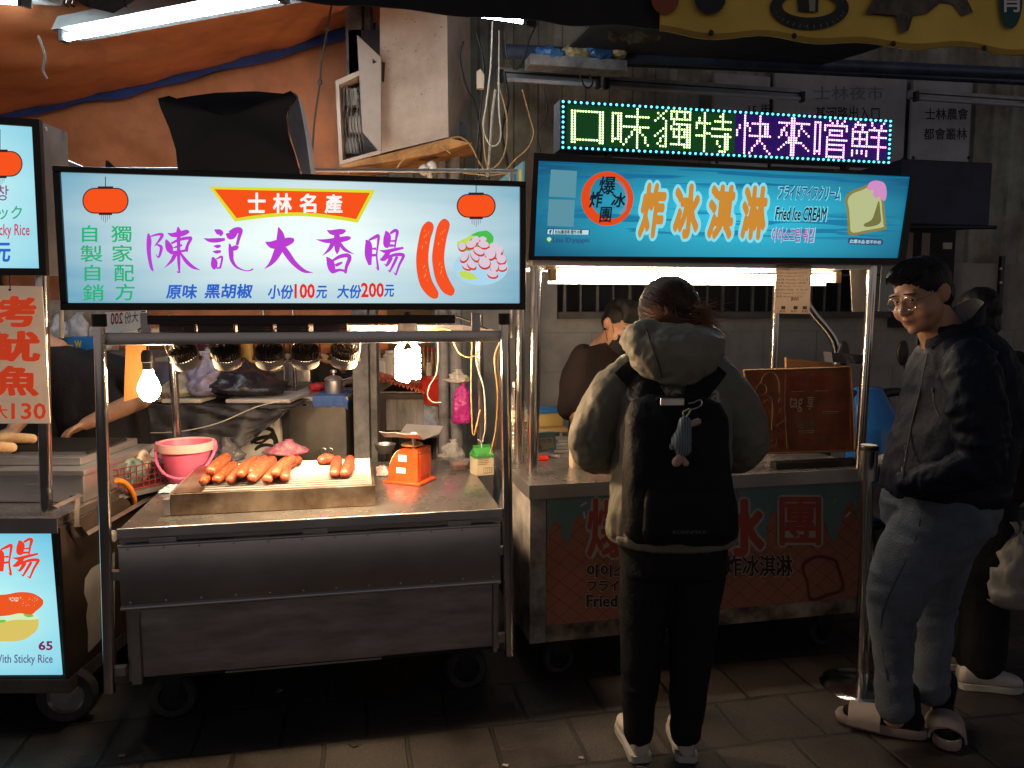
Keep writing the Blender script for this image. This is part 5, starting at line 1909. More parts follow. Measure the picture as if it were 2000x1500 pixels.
# -------------------------------------------------- LED board
LV = -.02
led = thing("led_board", "red-green LED dot board with blue border reading 口味獨特快來嚐鮮, on top of the turquoise sign", "led sign", F2.w(0, 0, 2.15), F2.rz)
lo2 = V((0, 0, 2.15))
a, c = F2.p(1093, 296, LV), F2.p(1743, 238, LV)
lz0, lz1 = 2.150, 2.338
mb = MB()
mb.box(a.x, c.x, LV, LV + .09, lz0 - 2.15, lz1 - 2.15, .003)
mb.build("case", mat("grey led case", (.10, .12, .15), .4, .3), led, smooth=False)
mb = MB()
mb.box(a.x + .006, c.x - .006, LV - .003, LV - .0005, lz0 - 2.15 + .005, lz1 - 2.15 - .005)
mb.build("face_panel", mat("black led face", (.05, .05, .055), .35), led, smooth=False)
GL = {
 "口": [(1, 2, 1, 14), (2, 2, 2, 14), (12, 2, 12, 14), (11, 2, 11, 14), (1, 2, 12, 2), (1, 13, 12, 13)],
 "味": [(0, 2, 0, 13), (3, 2, 3, 13), (2, 2, 2, 12), (0, 2, 3, 2), (0, 12, 3, 12), (5, 3, 13, 3), (4, 7, 13, 7), (9, 0, 9, 15), (8, 8, 4, 14), (10, 8, 13, 14)],
 "獨": [(4, 0, 0, 4), (1, 1, 4, 4), (4, 4, 4, 14), (4, 14, 2, 14), (4, 6, 0, 10), (4, 9, 1, 13), (6, 0, 13, 0), (6, 3, 13, 3), (6, 0, 6, 3), (8, 0, 8, 3), (11, 0, 11, 3), (13, 0, 13, 3), (7, 4, 6, 7), (7, 5, 13, 5), (13, 5, 13, 14), (12, 5, 12, 14), (13, 14, 11, 14), (7, 7, 11, 7), (7, 10, 11, 10), (7, 7, 7, 10), (11, 7, 11, 10), (9, 6, 9, 13), (6, 13, 11, 13)],
 "特": [(3, 0, 3, 15), (1, 2, 0, 6), (1, 4, 5, 4), (0, 9, 5, 8), (7, 3, 13, 3), (10, 0, 10, 6), (9, 1, 9, 1), (6, 6, 13, 6), (6, 9, 13, 9), (11, 8, 11, 15), (12, 8, 12, 14), (11, 15, 9, 15), (8, 11, 9, 13)],
 "快": [(3, 0, 3, 15), (1, 4, 0, 8), (4, 3, 5, 6), (6, 3, 12, 3), (9, 0, 9, 10), (12, 3, 12, 8), (11, 3, 11, 8), (5, 8, 13, 8), (9, 9, 5, 15), (9, 10, 13, 15)],
 "來": [(1, 2, 13, 2), (7, 0, 7, 15), (6, 0, 6, 15), (4, 2, 1, 8), (3, 4, 4, 7), (10, 2, 9, 7), (10, 4, 13, 7), (6, 8, 1, 13), (7, 8, 13, 13), (5, 8, 5, 10), (8, 8, 8, 10)],
 "嚐": [(0, 1, 0, 14), (2, 1, 2, 14), (0, 1, 2, 1), (0, 13, 2, 13), (9, 0, 9, 2), (6, 0, 7, 1), (12, 0, 11, 1), (4, 2, 13, 2), (4, 2, 4, 4), (13, 2, 13, 4), (6, 4, 11, 4), (6, 6, 11, 6), (6, 4, 6, 6), (11, 4, 11, 6), (5, 8, 13, 8), (5, 7, 5, 15), (6, 10, 12, 10), (12, 10, 12, 15), (6, 12, 12, 12), (6, 15, 12, 15)],
 "鮮": [(2, 0, 0, 3), (2, 1, 5, 1), (5, 1, 4, 3), (0, 4, 6, 4), (0, 7, 6, 7), (0, 10, 6, 10), (0, 4, 0, 10), (3, 4, 3, 10), (6, 4, 6, 10), (0, 12, 0, 14), (2, 12, 2, 13), (4, 12, 4, 13), (6, 12, 6, 14), (8, 0, 9, 2), (13, 0, 12, 2), (7, 3, 14, 3), (8, 6, 14, 6), (7, 10, 14, 10), (11, 3, 11, 15)],
}
def ras(segs):
 out = set()
 for x0, y0, x1, y1 in segs:
  n = max(abs(x1 - x0), abs(y1 - y0), 1)
  for i in range(n + 1):
   out.add((round(x0 + (x1 - x0) * i / n), round(y0 + (y1 - y0) * i / n)))
 return out
def dot(mb, x, z, r, h):
 mb.mesh([V((x + r * math.cos(k * math.pi / 3), LV - .0032, z + r * math.sin(k * math.pi / 3))) for k in range(6)] + [V((x + r * .55 * math.cos(k * math.pi / 3 + .5), LV - .0032 - h, z + r * .55 * math.sin(k * math.pi / 3 + .5))) for k in range(6)],
   [(5, 4, 3, 2, 1, 0), (6, 7, 8, 9, 10, 11)] + [(k, (k + 1) % 6, 6 + (k + 1) % 6, 6 + k) for k in range(6)])
LG = glow("led lime", (.62, 1.0, .36), 4)
LGR = glow("led amber", (1.0, .55, .12), 1.3)
LM = glow("led magenta", (1.0, .42, .95), 4)
LB = glow("led cyan", (.10, .75, .95), 3.2)
mg, mm, mc = MB(), MB(), MB()
W = c.x - a.x
zi0, zi1 = lz0 + .014 - 2.15, lz1 - .014 - 2.15
xi0, xi1 = a.x + .030, c.x - .020
cell = (xi1 - xi0) / 8
for k, ch in enumerate("口味獨特快來嚐鮮"):
 for (gx, gy) in ras(GL[ch]):
  x = xi0 + cell * k + cell * (gx + .5) / 15.6
  z = zi1 - (zi1 - zi0) * (gy + .8) / 16.6
  dot(mg if k < 4 else mm, x, z, .0053, .004)
nb = 60
for i in range(nb + 1):
 x = a.x + .012 + (W - .024) * i / nb
 for z in (lz1 - 2.15 - .009, lz0 - 2.15 + .009):
  dot(mc, x, z, .0052, .006)
for i in range(1, 9):
 z = lz0 - 2.15 + .009 + (lz1 - lz0 - .018) * i / 9
 for x in (a.x + .012, c.x - .012):
  dot(mc, x, z, .0052, .006)
mg.build("lime_dots", LG, led, smooth=False)
mm.build("magenta_dots", LM, led, smooth=False)
mc.build("border_dots", LB, led, smooth=False)
# added glowing sheets paint the dots' bloom over the face
for r0, r1, cc in ((0, .5, rgb(10, 95, 42)), (.5, 1, rgb(62, 16, 140))):
 mb = MB()
 mb.box(xi0 + (xi1 - xi0) * r0 - .004, xi0 + (xi1 - xi0) * r1 - .004, LV - .0046, LV - .0031, zi0 + .004, zi1 - .004)
 mb.build("bloom_sheet", mat("led diffuser %.1f" % r0, (.02, .02, .02), .4, emit=cc, es=.36, sample=False), led, smooth=False)
for x in (a.x + .2, c.x - .2):
 mb = MB()
 mb.box(x, x + .02, LV + .02, LV + .06, -.02, .0)
 mb.build("foot", BLACKM, led, smooth=False)
# -------------------------------------------------- warm tube under the sign
TUBE_W = glow("warm tube glow", (1.0, .78, .55), 66, sample=True)
tv = .22
p0, p1 = F2.p(1080, 539, tv), F2.p(1632, 538, tv)
t = thing("fluorescent_light", "long warm glowing tube under the turquoise sign", "fluorescent light", F2.w(p0), F2.rz)
L = p1.x - p0.x
mb = MB()
mb.cyl((.02, 0, 0), (L - .02, 0, 0), .0145, n=16)
mb.build("tube", TUBE_W, t)
mb = MB()
mb.box(-.03, L + .03, .0, .05, .026, .062, .004)
mb.build("housing", mat("cream tin housing", (.55, .48, .4), .45, 0, var=.1), t, smooth=False)
for x in (-.02, L - .012):
 mb = MB()
 mb.box(x, x + .032, -.018, .018, -.02, .03, .005)
 mb.build("tube_holder", mat("yellowed holder", (.5, .35, .18), .5), t, smooth=False)
# a white translucent strip curtain of teeth hanging right behind the tube
p0b = F2.p(1070, 549, tv + .06)
t = thing("acrylic_strip", "long pale acrylic strip just below the warm tube", "acrylic strip", F2.w(p0b), F2.rz)
mb = MB()
mb.box(0, L, 0, .004, -.012, .006)
mb.build("strip", mat("pale blue acrylic", (.45, .62, .68), .3, 0, alpha=.9), t, smooth=False)
# -------------------------------------------------- hanging papers
t, o = fthing("menu_sheet", "laminated menu sheet with fine print hanging in front of the warm tube", "menu", F2, 1550, 614, .015)
q = ((1517, 511), (1586, 511), (1581, 613), (1512, 612))
P = [F2.p(x, y, .015) - o for x, y in q]
mb = MB()
mb.mesh(P + [p + V((0, .002, 0)) for p in P], [(0, 1, 2, 3), (7, 6, 5, 4), (0, 4, 5, 1), (1, 5, 6, 2), (2, 6, 7, 3), (3, 7, 4, 0)])
mb.build("sheet", mat("laminated paper", (.72, .62, .53), .3, 0, transl=.6), t, smooth=False)
MENU = mat("menu ink", (.12, .08, .07), .7)
write("Fried Ice Cream", F2, (1538, 515, 1566, 519), .0135, MENU, t, .0, off=o)
rows = ["炸冰淇淋種類 フレーバー", "巧克力 Chocolate チョコ", "草莓 Strawberry いちご", "香草 Vanilla バニラ", "抹茶 Matcha 抹茶", "芒果 Mango マンゴー", "鮮奶 Milk ミルク", "花生 Peanut ピーナッツ", "香蕉 Banana バナナ"]
for i, w_ in enumerate(rows):
 write(w_, F2, (1518 - i * .3, 524 + i * 6.6, 1566 + (i * 37 % 14), 528.4 + i * 6.6), .0135, MENU, t, .0, off=o)
write("$60", F2, (1544, 580, 1560, 588), .0135, MENU, t, .02, .3, off=o)
mb = MB()
for x in (1526, 1550, 1568):
 pxpoly(mb, F2, [(x, 598), (x + 8, 598), (x + 7.7, 604), (x - .3, 604)], .0135, o)
mb.build("dark_square", MENU, t, smooth=False)
write("60   60   60", F2, (1523, 605, 1577, 610), .0135, MENU, t, .0, off=o)
t, o = fthing("plastic_sheet", "blank milky sheet hanging left of the right front post", "plastic sheet", F2, 1680, 610, .12)
for q in [((1660, 514), (1704, 514), (1702, 609), (1665, 609))]:
 P = [F2.p(x, y, .12) - o for x, y in q]
 mb = MB()
 mb.mesh(P + [p + V((0, .003, 0)) for p in P], [(0, 1, 2, 3), (7, 6, 5, 4), (0, 4, 5, 1), (1, 5, 6, 2), (2, 6, 7, 3), (3, 7, 4, 0)])
 mb.build("sheet", mat("milky sheet", (.62, .57, .5), .45, 0, transl=.4), t, smooth=False)
t, o = fthing("plastic_sheet", "blank milky sheet between the right front post and the young man's glasses", "plastic sheet", F2, 1725, 608, .12)
P = [F2.p(x, y, .12) - o for x, y in ((1722, 515), (1752, 515), (1746, 608), (1716, 608))]
mb = MB()
mb.mesh(P + [p + V((0, .003, 0)) for p in P], [(0, 1, 2, 3), (7, 6, 5, 4), (0, 4, 5, 1), (1, 5, 6, 2), (2, 6, 7, 3), (3, 7, 4, 0)])
mb.build("sheet", mat("milky sheet cool", (.50, .55, .55), .45, 0, transl=.4), t, smooth=False)
# -------------------------------------------------- chalk board
bvv = .14
t, o = fthing("chalk_board", "brown chalk board with faint coloured drawings and IG FB tag writing, standing on the counter", "chalk board", F2, 1575, 888, bvv)
bq = [(1453, 723), (1662, 717), (1670, 880), (1480, 886)]
P = [F2.p(x, y, bvv) - o for x, y in bq]
mb = MB()
mb.mesh(P + [p + V((0, .012, 0)) for p in P], [(0, 1, 2, 3), (7, 6, 5, 4), (0, 4, 5, 1), (1, 5, 6, 2), (2, 6, 7, 3), (3, 7, 4, 0)])
mb.build("board", mat("rubbed brown board", (.30, .095, .045), .6, 0, var=.25, vs=6, dirt=(.19, .06, .03)), t, smooth=False)
mb = MB()
for p, q in zip(P, P[1:] + P[:1]):
 mb.tube([p + V((0, -.001, 0)), q + V((0, -.001, 0))], .0045, n=6)
mb.build("rim", mat("worn board rim", (.35, .20, .09), .6), t)
CH = lambda n_, c_: mat("chalk " + n_, c_, .9)
def chalk(lines, m_, w_=1.0):
 mb = MB()
 for ln in lines:
  q = catmull([F2.p(x, y, bvv - .0022) - o for x, y in ln], 5) if len(ln) > 2 else [F2.p(x, y, bvv - .0022) - o for x, y in ln]
  mb.tube(q, .0011 * w_, n=5)
 mb.build("chalk_drawing", m_, t, smooth=False)
chalk([[(1486, 748), (1490, 736), (1502, 727), (1515, 732), (1521, 745), (1522, 768)], [(1475, 762), (1482, 750), (1494, 752), (1497, 764), (1488, 772), (1477, 770), (1475, 762)], [(1480, 772), (1468, 778), (1466, 790)], [(1496, 772), (1508, 782), (1507, 840)]], CH("green", (.30, .36, .14)))
chalk([[(1534, 728), (1536, 724), (1655, 723), (1660, 730), (1662, 860)], [(1534, 728), (1533, 800), (1537, 870), (1540, 873)], [(1524, 776), (1520, 786), (1527, 786), (1524, 776)], [(1525, 798), (1521, 806), (1528, 806), (1525, 798)], [(1516, 832), (1530, 822)], [(1516, 832), (1532, 843)], [(1492, 786), (1500, 780), (1508, 788)], [(1506, 862), (1516, 858), (1514, 872), (1506, 870)]], CH("faint", (.26, .15, .08)))
for w_, r, m_ in (("“IG”", (1538, 734, 1572, 764), CH("red", (.42, .05, .03))), ("“FB”", (1582, 734, 1620, 762), CH("red", (.42, .05, .03))), ("tag", (1542, 775, 1568, 805), CH("cream", (.55, .46, .25))), ("享", (1576, 773, 1590, 800), CH("cream", (.55, .46, .25))), ("每份", (1556, 814, 1592, 840), CH("pale green", (.22, .22, .12))), ("巴拿", (1592, 852, 1614, 866), CH("faint", (.26, .15, .08)))):
 write(w_, F2, r, bvv - .002, m_, t, -.012 if w_ != "tag" else 0.0, .12, off=o)
chalk([[(1606, 804), (1638, 804)], [(1606, 807), (1637, 807)], [(1560, 842), (1590, 841)], [(1561, 846), (1589, 845)], [(1546, 765), (1570, 764)], [(1592, 764), (1616, 763)]], CH("cream", (.55, .46, .25)), 1.1)
t, o = fthing("wooden_board", "plain plywood board peeping out behind the chalk board", "wooden board", F2, 1600, 880, .20)
P = [F2.p(x, y, .20) - o for x, y in ((1536, 698), (1664, 716), (1664, 880), (1536, 884))]
mb = MB()
mb.mesh(P + [p + V((0, .014, 0)) for p in P], [(0, 1, 2, 3), (7, 6, 5, 4), (0, 4, 5, 1), (1, 5, 6, 2), (2, 6, 7, 3), (3, 7, 4, 0)])
mb.build("board", WOODB, t, smooth=False)
t, o = fthing("black_tray", "long low black box in front of the chalk board's foot", "tray", F2, 1585, 905, .06)
mb = MB()
a_, c_ = F2.h(1500, 912, CZ2), F2.h(1672, 903, CZ2)
mb.box(a_.x - o.x, c_.x - o.x, 0, .05, CZ2 - o.z + .001, CZ2 - o.z + .03, .003)
mb.build("tray", BLACKP, t, smooth=False)
# bent duct and grey trough behind the boards
t, o = fthing("bent_pipe", "bent shiny metal pipe behind the menu sheet", "pipe", F2, 1637, 692, .55)
mb = MB()
mb.tube([F2.p(x, y, .55) - o for x, y in ((1560, 570), (1588, 612), (1612, 640), (1628, 664), (1635, 690))], .021, n=18, sm=6)
mb.build("pipe", CHROME, t)
mb = MB()
mb.cyl(F2.p(1635, 690, .55) - o, V((F2.p(1635, 690, .55).x - o.x, 0, CZ2 - o.z)), .02, n=16)
mb.build("lower_pipe", STEEL_D, t)
t, o = fthing("metal_trough", "small grey metal trough fixed to the right front post", "trough", F2, 1660, 712, .08)
P = [F2.p(x, y, .08) - o for x, y in ((1624, 688), (1690, 694), (1690, 712), (1627, 708))]
mb = MB()
mb.mesh(P + [p + V((0, .06, 0)) for p in P], [(0, 1, 2, 3), (7, 6, 5, 4), (0, 4, 5, 1), (1, 5, 6, 2), (2, 6, 7, 3), (3, 7, 4, 0)])
mb.build("trough", mat("grey painted tin", (.11, .11, .115), .5, .3), t, smooth=False)
# -------------------------------------------------- things on the ice cream counter
o = F2.h(1010, 903, CZ2) + V((0, .02, 0))
t = thing("water_bottle", "large ribbed clear water bottle behind the cart's left posts", "water bottle", F2.w(o), F2.rz)
s_ = (F2.p(1032, 850, o.y).x - F2.p(990, 850, o.y).x) / 2
hB = F2.p(1010, 765, o.y).z - CZ2
PET = mat("clear bottle", (.85, .82, .78), .08, 0, trans=.8, ior=1.25, alpha=.75)
prof = [(.001, .003), (s_ * .8, .0), (s_ * .95, .012)]
for i in range(9):
 z = .02 + i * hB * .06
 prof += [(s_, z), (s_ * .93, z + hB * .03)]
prof += [(s_, hB * .58), (s_, hB * .76), (s_ * .9, hB * .84), (s_ * .6, hB * .93), (s_ * .3, hB), (s_ * .3, hB + .02), (.001, hB + .02)]
mb = MB()
mb.lathe(prof, 28)
mb.build("bottle", PET, t)
mb = MB()
mb.lathe([(s_ * 1.01, hB * .585), (s_ * 1.01, hB * .755)], 28)
mb.build("label", mat("cream bottle label", (.6, .54, .4), .5, 0, var=.08), t)
mb = MB()
mb.box(-s_ * .5, s_ * .3, -s_ * 1.06, -s_ * 1.02, hB * .64, hB * .66)
mb.box(-s_ * .4, s_ * .1, -s_ * 1.06, -s_ * 1.02, hB * .69, hB * .71)
mb.build("label_mark", mat("bottle print", (.1, .15, .2), .6), t, smooth=False)
mb = MB()
mb.lathe([(.001, hB + .045), (s_ * .36, hB + .045), (s_ * .36, hB + .02), (.001, hB + .02)], 20)
mb.build("cap", WHITEP, t)
o = F2.h(1130, 911, CZ2)
t = thing("squeeze_bottle", "cream coloured squeeze bottle beside the woman's left elbow", "squeeze bottle", F2.w(o), F2.rz)
r_ = (F2.p(1148, 880, o.y).x - F2.p(1112, 880, o.y).x) / 2
mb = MB()
hS = F2.p(1130, 845, o.y).z - CZ2
mb.lathe([(.001, .0), (r_ * .94, .0), (r_, .006), (r_, hS * .82), (r_ * .85, hS * .95), (r_ * .5, hS), (r_ * .42, hS + .01), (.001, hS + .01)], 28)
mb.build("bottle", mat("cream plastic", (.70, .58, .42), .4, 0, var=.05, sss=.2), t)
mb = MB()
mb.lathe([(r_ * .34, hS + .01), (r_ * .34, hS + .03), (r_ * .55, hS + .034), (r_ * .6, hS + .05), (r_ * .35, hS + .066), (.001, hS + .068)], 20)
mb.build("cap", mat("cream cap", (.75, .66, .55), .4), t)
t, o = fthing("price_tag", "small pale blue bordered card with handwriting, standing behind the left post", "price card", F2, 1062, 892, .2)
P = [F2.p(x, y, .2) - o for x, y in ((1036, 847), (1083, 842), (1087, 878), (1040, 886))]
mb = MB()
mb.mesh(P + [p + V((0, .003, 0)) for p in P], [(0, 1, 2, 3), (7, 6, 5, 4), (0, 4, 5, 1), (1, 5, 6, 2), (2, 6, 7, 3), (3, 7, 4, 0)])
mb.build("card", mat("pale blue card", (.22, .42, .48), .5), t, smooth=False)
mb = MB()
pxpoly(mb, F2, [(1040, 858), (1080, 853), (1083, 874), (1043, 881)], .1985, o)
mb.build("card_face", mat("cream card", (.66, .60, .45), .6), t, smooth=False)
write("型任性", F2, ((1046, 859), (1077, 855), (1078, 864), (1047, 868)), .1975, MENU, t, 0, off=o)
write("等", F2, ((1050, 870), (1059, 869), (1060, 878), (1051, 879)), .1975, MENU, t, 0, off=o)
o = F2.h(1058, 898, CZ2)
t = thing("red_tray", "small red plastic tray on the counter behind the left post", "tray", F2.w(o), F2.rz)
mb = MB()
mb.box(-.03, .03, -.02, .05, .001, .018, .004)
mb.build("tray", mat("red plastic", (.55, .03, .02), .35), t, smooth=False)
t = thing("tray_stack", "flat steel trays stacked beside the cream squeeze bottle", "steel tray", F2.w(F2.h(1100, 890, CZ2)), F2.rz)
for i in range(4):
 mb = MB()
 mb.box(-.03 + .006 * i, .05 + .004 * i, .06, .16, .002 + i * .017, .016 + i * .017, .002)
 mb.build("steel_tray", STEEL, t, smooth=False)
mb = MB()
mb.box(-.075, -.05, -.03, .12, .004, .014, .002, M=Matrix.Rotation(R(28), 4, "Z"))
mb.build("lid_strip", STEEL, t, smooth=False)
# -------------------------------------------------- queue post
o = onz(1684, 1340, 0)
t = thing("queue_post", "polished steel queue post with a thick collar and round base", "stanchion", o, 0)
zc0, zc1 = at(1697, 936, o.y).z, at(1697, 868, o.y).z
xt = at(1697, 868, o.y).x - o.x
mb = MB()
mb.lathe([(.001, .022), (.05, .022), (.13, .014), (.16, .006), (.165, .001)], 40)
mb.build("base", CHROME, t)
mb = MB()
mb.cyl((0, 0, .02), (xt * .95, 0, zc0), .0235, n=20)
mb.build("pole", CHROME, t)
M = Matrix.Translation((xt, 0, 0))
mb = MB()
mb.lathe([(.024, zc0), (.036, zc0), (.036, zc1 - .012), (.001, zc1 - .012)], 28, M)
mb.build("collar", CHROME, t)
mb = MB()
mb.lathe([(.0375, zc1 - .022), (.0375, zc1 - .008), (.034, zc1 - .004), (.001, zc1 - .002)], 28, M)
mb.build("cap", BLACKP, t)
mb = MB()
mb.lathe([(.001, zc1), (.03, zc1 - .0015)], 24, M)
mb.build("cap_disc", WHITEP, t)
# ================================================================== LEFT CART (frame F0)
cart0 = thing("food_cart", "food cart cut by the left edge, a lit picture panel on its front", "food cart", F0.O, 0)
o0 = V((0, 0, 0))
XR = .212
ZB0 = F0.p(130, 1355, 0).z
DARKP = mat("dark brown painted side", (.05, .034, .027), .45, .1, var=.25, vs=4)
mb = MB()
mb.box(-1.1, XR - .01, 0, .95, .765, .80, .003)
mb.build("counter_top", STEEL_T, cart0, smooth=False)
mb = MB()
mb.box(-1.1, XR - .005, -.008, -.001, .745, .802, .002)
mb.build("counter_lip", STEEL_D, cart0, smooth=False)
mb = MB()
mb.box(XR - .012, XR, .0, .95, ZB0 + .06, .764)
mb.build("side_panel", DARKP, cart0, smooth=False)
mb = MB()
mb.box(-1.1, XR, .0, .95, ZB0, ZB0 + .055, .003)
mb.build("base_frame", mat("grey brown steel frame", (.16, .14, .12), .5, .5, var=.3, vs=6), cart0, smooth=False)
mb = MB()
rp_ = F0.p(99, 1100, 0).x
mb.box(rp_ + .03, XR - .013, .0, .012, ZB0 + .056, .744)
mb.box(-1.1, rp_ + .029, .0, .012, F0.p(50, 1022, 0).z - .02, .744)
mb.box(-1.1, rp_ + .029, .002, .012, ZB0 + .056, F0.p(60, 1322, 0).z - .001)
mb.build("panel_frame", mat("grey front frame", (.10, .10, .105), .5, .3, var=.15), cart0, smooth=False)
for r in (.10,):
 cx = F0.loc(onz(112, 1462, 0))
 caster(cart0, XR - .05, .07, .105, .05, R(12), top=ZB0 - .001)
 caster(cart0, XR - .06, .86, .105, .05, 0, top=ZB0 - .001)
# torn white poster on the side
mb = MB()
def sidept(px, py, X):
 r = ray(px, py)
 t_ = (F0.O.x + X) / r.x
 q = CAMP + r * t_
 return V((X, q.y - F0.O.y, q.z))
mb.mesh([sidept(x, y, XR + .0015) for x, y in ((166, 1130), (178, 1110), (205, 1095), (224, 1078), (224, 1225), (205, 1240), (180, 1268), (172, 1275), (172, 1235), (168, 1205), (172, 1180), (164, 1160))], [tuple(range(12))])
mb.build("torn_poster", mat("dirty white poster", (.40, .37, .34), .7, 0, var=.15), cart0, smooth=False)
mb = MB()
mb.cyl((F0.p(90, 985, .06).x, .06, .80), (F0.p(83, 560, .06).x, .06, 1.66), .0215, n=20)
mb.build("post", CHROME, cart0)
# side rail frame of flat bar
RB = mat("worn flat bar", (.5, .44, .39), .35, .9, var=.25, vs=8)
mb = MB()
for seg in (((103, 992), (155, 968)), ((152, 970), (150, 1028)), ((150, 1028), (164, 1046)), ((164, 1046), (300, 968))):
 a, b = sidept(*seg[0], XR + .03), sidept(*seg[1], XR + .03)
 mb.tube([a, b], .017, n=4, flat=.45)
for x, y in ((155, 968), (290, 972)):
 a = sidept(x, y, XR + .03)
 mb.cyl(a, V((XR - .005, a.y, a.z)), .007, n=6)
mb.build("side_rail", RB, cart0, smooth=False)
mb = MB()
mb.lathe([(.001, 0), (.02, .0), (.026, .012), (.026, .03), (.02, .036), (.001, .037)], 18, Matrix.Translation(sidept(207, 1048, XR)) @ Matrix.Rotation(R(90), 4, "Y"))
mb.build("hub_knob", mat("grey knob", (.35, .33, .32), .4), cart0)
# lit picture panel on the front
fpan = thing("light_box_sign", "lit panel picturing a sausage in a bun with red 腸 and price 65", "sign", F0.w(0, 0, .2), 0)
fo = V((0, 0, .2))
fv = -.004
za, zb_ = F0.p(60, 1320, fv).z, F0.p(60, 1031, fv).z
mb = MB()
P = [V((-.95, fv, za)), V((F0.p(121, 1318, fv).x, fv, F0.p(121, 1318, fv).z)), V((F0.p(97, 1031, fv).x, fv, zb_)), V((-.95, fv, zb_))]
mb.mesh([p - fo for p in P] + [p - fo + V((0, .005, 0)) for p in P], [(0, 1, 2, 3), (7, 6, 5, 4), (0, 4, 5, 1), (1, 5, 6, 2), (2, 6, 7, 3), (3, 7, 4, 0)])
mb.build("lit_panel", lit_film("lit pale blue film", rgb(110, 195, 225), rgb(190, 248, 248), 1.0, .55, .34, -.12, .25, .35), fpan, smooth=False)
fv2 = fv - .001
L_RO = glow("lit red orange", rgb(242, 62, 40), .95)
mb = MB()
brush(mb, ZC, lambda x, y: F0.p(25 + (x - 1600) * .158, 1054 + (y - 130) * .127 - (x - 1600) * .012, fv2) - fo, 0)
mb.build("calligraphy", L_RO, fpan, smooth=False, recalc=False)
def z4(x, y):
 return (x / 5.172, 1020 + y / 5.172)
mb = MB()
pxpoly(mb, F0, [z4(*p) for p in blob([(-300, 930), (-100, 960), (100, 955), (190, 920), (300, 925), (380, 960), (385, 1060), (330, 1130), (210, 1195), (0, 1205), (-200, 1195), (-320, 1150), (-340, 1040)])], fv2, fo)
mb.build("bun_print", mat("lit bun", (.2, .15, .05), .4, emit=rgb(222, 198, 100), es=.95, sample=False), fpan, smooth=False)
mb = MB()
pxpoly(mb, F0, [z4(*p) for p in blob([(-300, 940), (-100, 965), (60, 960), (200, 915), (310, 920), (385, 965), (330, 985), (160, 985), (0, 1010), (-200, 1010)])], fv2 - .0008, fo)
mb.build("filling_print", glow("lit filling", rgb(215, 240, 190), .95), fpan, smooth=False)
mb = MB()
pxpoly(mb, F0, [z4(*p) for p in blob([(-250, 950), (-60, 985), (40, 985), (60, 1000), (20, 1015), (-120, 1010)])], fv2 - .0012, fo)
pxpoly(mb, F0, [z4(*p) for p in blob([(240, 925), (310, 928), (340, 950), (290, 960), (255, 950)])], fv2 - .0012, fo)
mb.build("lettuce_print", glow("lit lettuce green", rgb(120, 200, 80), .95), fpan, smooth=False)
mb = MB()
pxpoly(mb, F0, [z4(*p) for p in blob([(-350, 800), (-150, 740), (50, 730), (200, 705), (330, 718), (420, 770), (438, 810), (420, 850), (360, 900), (310, 935), (200, 920), (60, 945), (-200, 960), (-360, 920)])], fv2 - .0016, fo)
mb.build("sausage_print", mat("lit hot sausage", (.3, .05, .02), .4, 0, emit=rgb(238, 88, 32), es=.95, sample=False), fpan, smooth=False)
mb = MB()
rnd.seed(9)
for i in range(34):
 x, y = rnd.uniform(90, 210), rnd.uniform(755, 795)
 pxpoly(mb, F0, [z4(x, y), z4(x + 16, y + 3), z4(x + 10, y + 10)], fv2 - .0022, fo)
for i in range(26):
 x, y = rnd.uniform(215, 400), rnd.uniform(740, 840)
 pxpoly(mb, F0, [z4(x, y), z4(x + 8, y + 2), z4(x + 5, y + 6)], fv2 - .0022, fo)
mb.build("gloss_print", glow("lit gloss", rgb(240, 225, 215), .9), fpan, smooth=False)
write("65", F0, (75, 1252, 103, 1270), fv2, glow("lit plum", rgb(122, 40, 92), .9), fpan, .03, off=fo)
write("With Sticky Rice", F0, (-14, 1278, 103, 1300), fv2, glow("lit grey violet", rgb(100, 105, 145), .9), fpan, .015, off=fo)
# upper lit sign
us = thing("light_box_sign", "lit sign with a red lantern and pink Sticky Rice lettering, cut by the left edge", "sign", F0.w(0, -.05, 1.66), 0)
uo = V((0, -.05, 1.66))
uv = -.05
iq0 = [(-420, 215), (62, 247), (76, 524), (-420, 520)]
oq0 = [(-440, 200), (76, 233), (90, 538), (-440, 536)]
mb = MB()
ringprism(mb, F0, oq0, iq0, uv - .01, .02, uo)
mb.build("frame", FRM, us, smooth=False)
mb = MB()
pxpoly(mb, F0, iq0, uv, uo, d=.005)
mb.build("lit_panel", lit_film("lit aqua film", rgb(125, 200, 225), rgb(205, 250, 250), 1.0, .5, .42, -.12, .25, .35), us, smooth=False)
mb = MB()
P = [F0.p(x, y, uv + .011) - uo for x, y in ((-430, 208), (74, 236), (88, 535), (-430, 532))]
mb.mesh(P + [p + V((0, .17, 0)) for p in P], [(0, 1, 2, 3), (7, 6, 5, 4), (0, 4, 5, 1), (1, 5, 6, 2), (2, 6, 7, 3), (3, 7, 4, 0)])
mb.build("case", mat("grey sign case", (.20, .19, .20), .4, .6, var=.2, vs=4), us, smooth=False)
mb = MB()
for x, y in ((78, 252), (97, 408), (103, 527)):
 mb.ell(F0.p(88, y, uv + .05) - uo + V((.004, 0, 0)), .003, .006, .006)
mb.build("screw", STEEL, us)
lantern(us, F0, 0, 320, 42, 23, 252, uv - .001, uo)
uv2 = uv - .001
write("찹쌀대창", F0, (-82, 362, 17, 392), uv2, glow("lit mauve", rgb(140, 90, 130), .9), us, .01, off=uo)
write("ホットドック", F0, (-112, 402, 43, 429), uv2, glow("lit sea green", rgb(60, 170, 140), .9), us, .012, off=uo)
write("Sticky Rice", F0, (-20, 437, 58, 467), uv2, glow("lit pink red", rgb(205, 70, 110), .9), us, .015, off=uo)
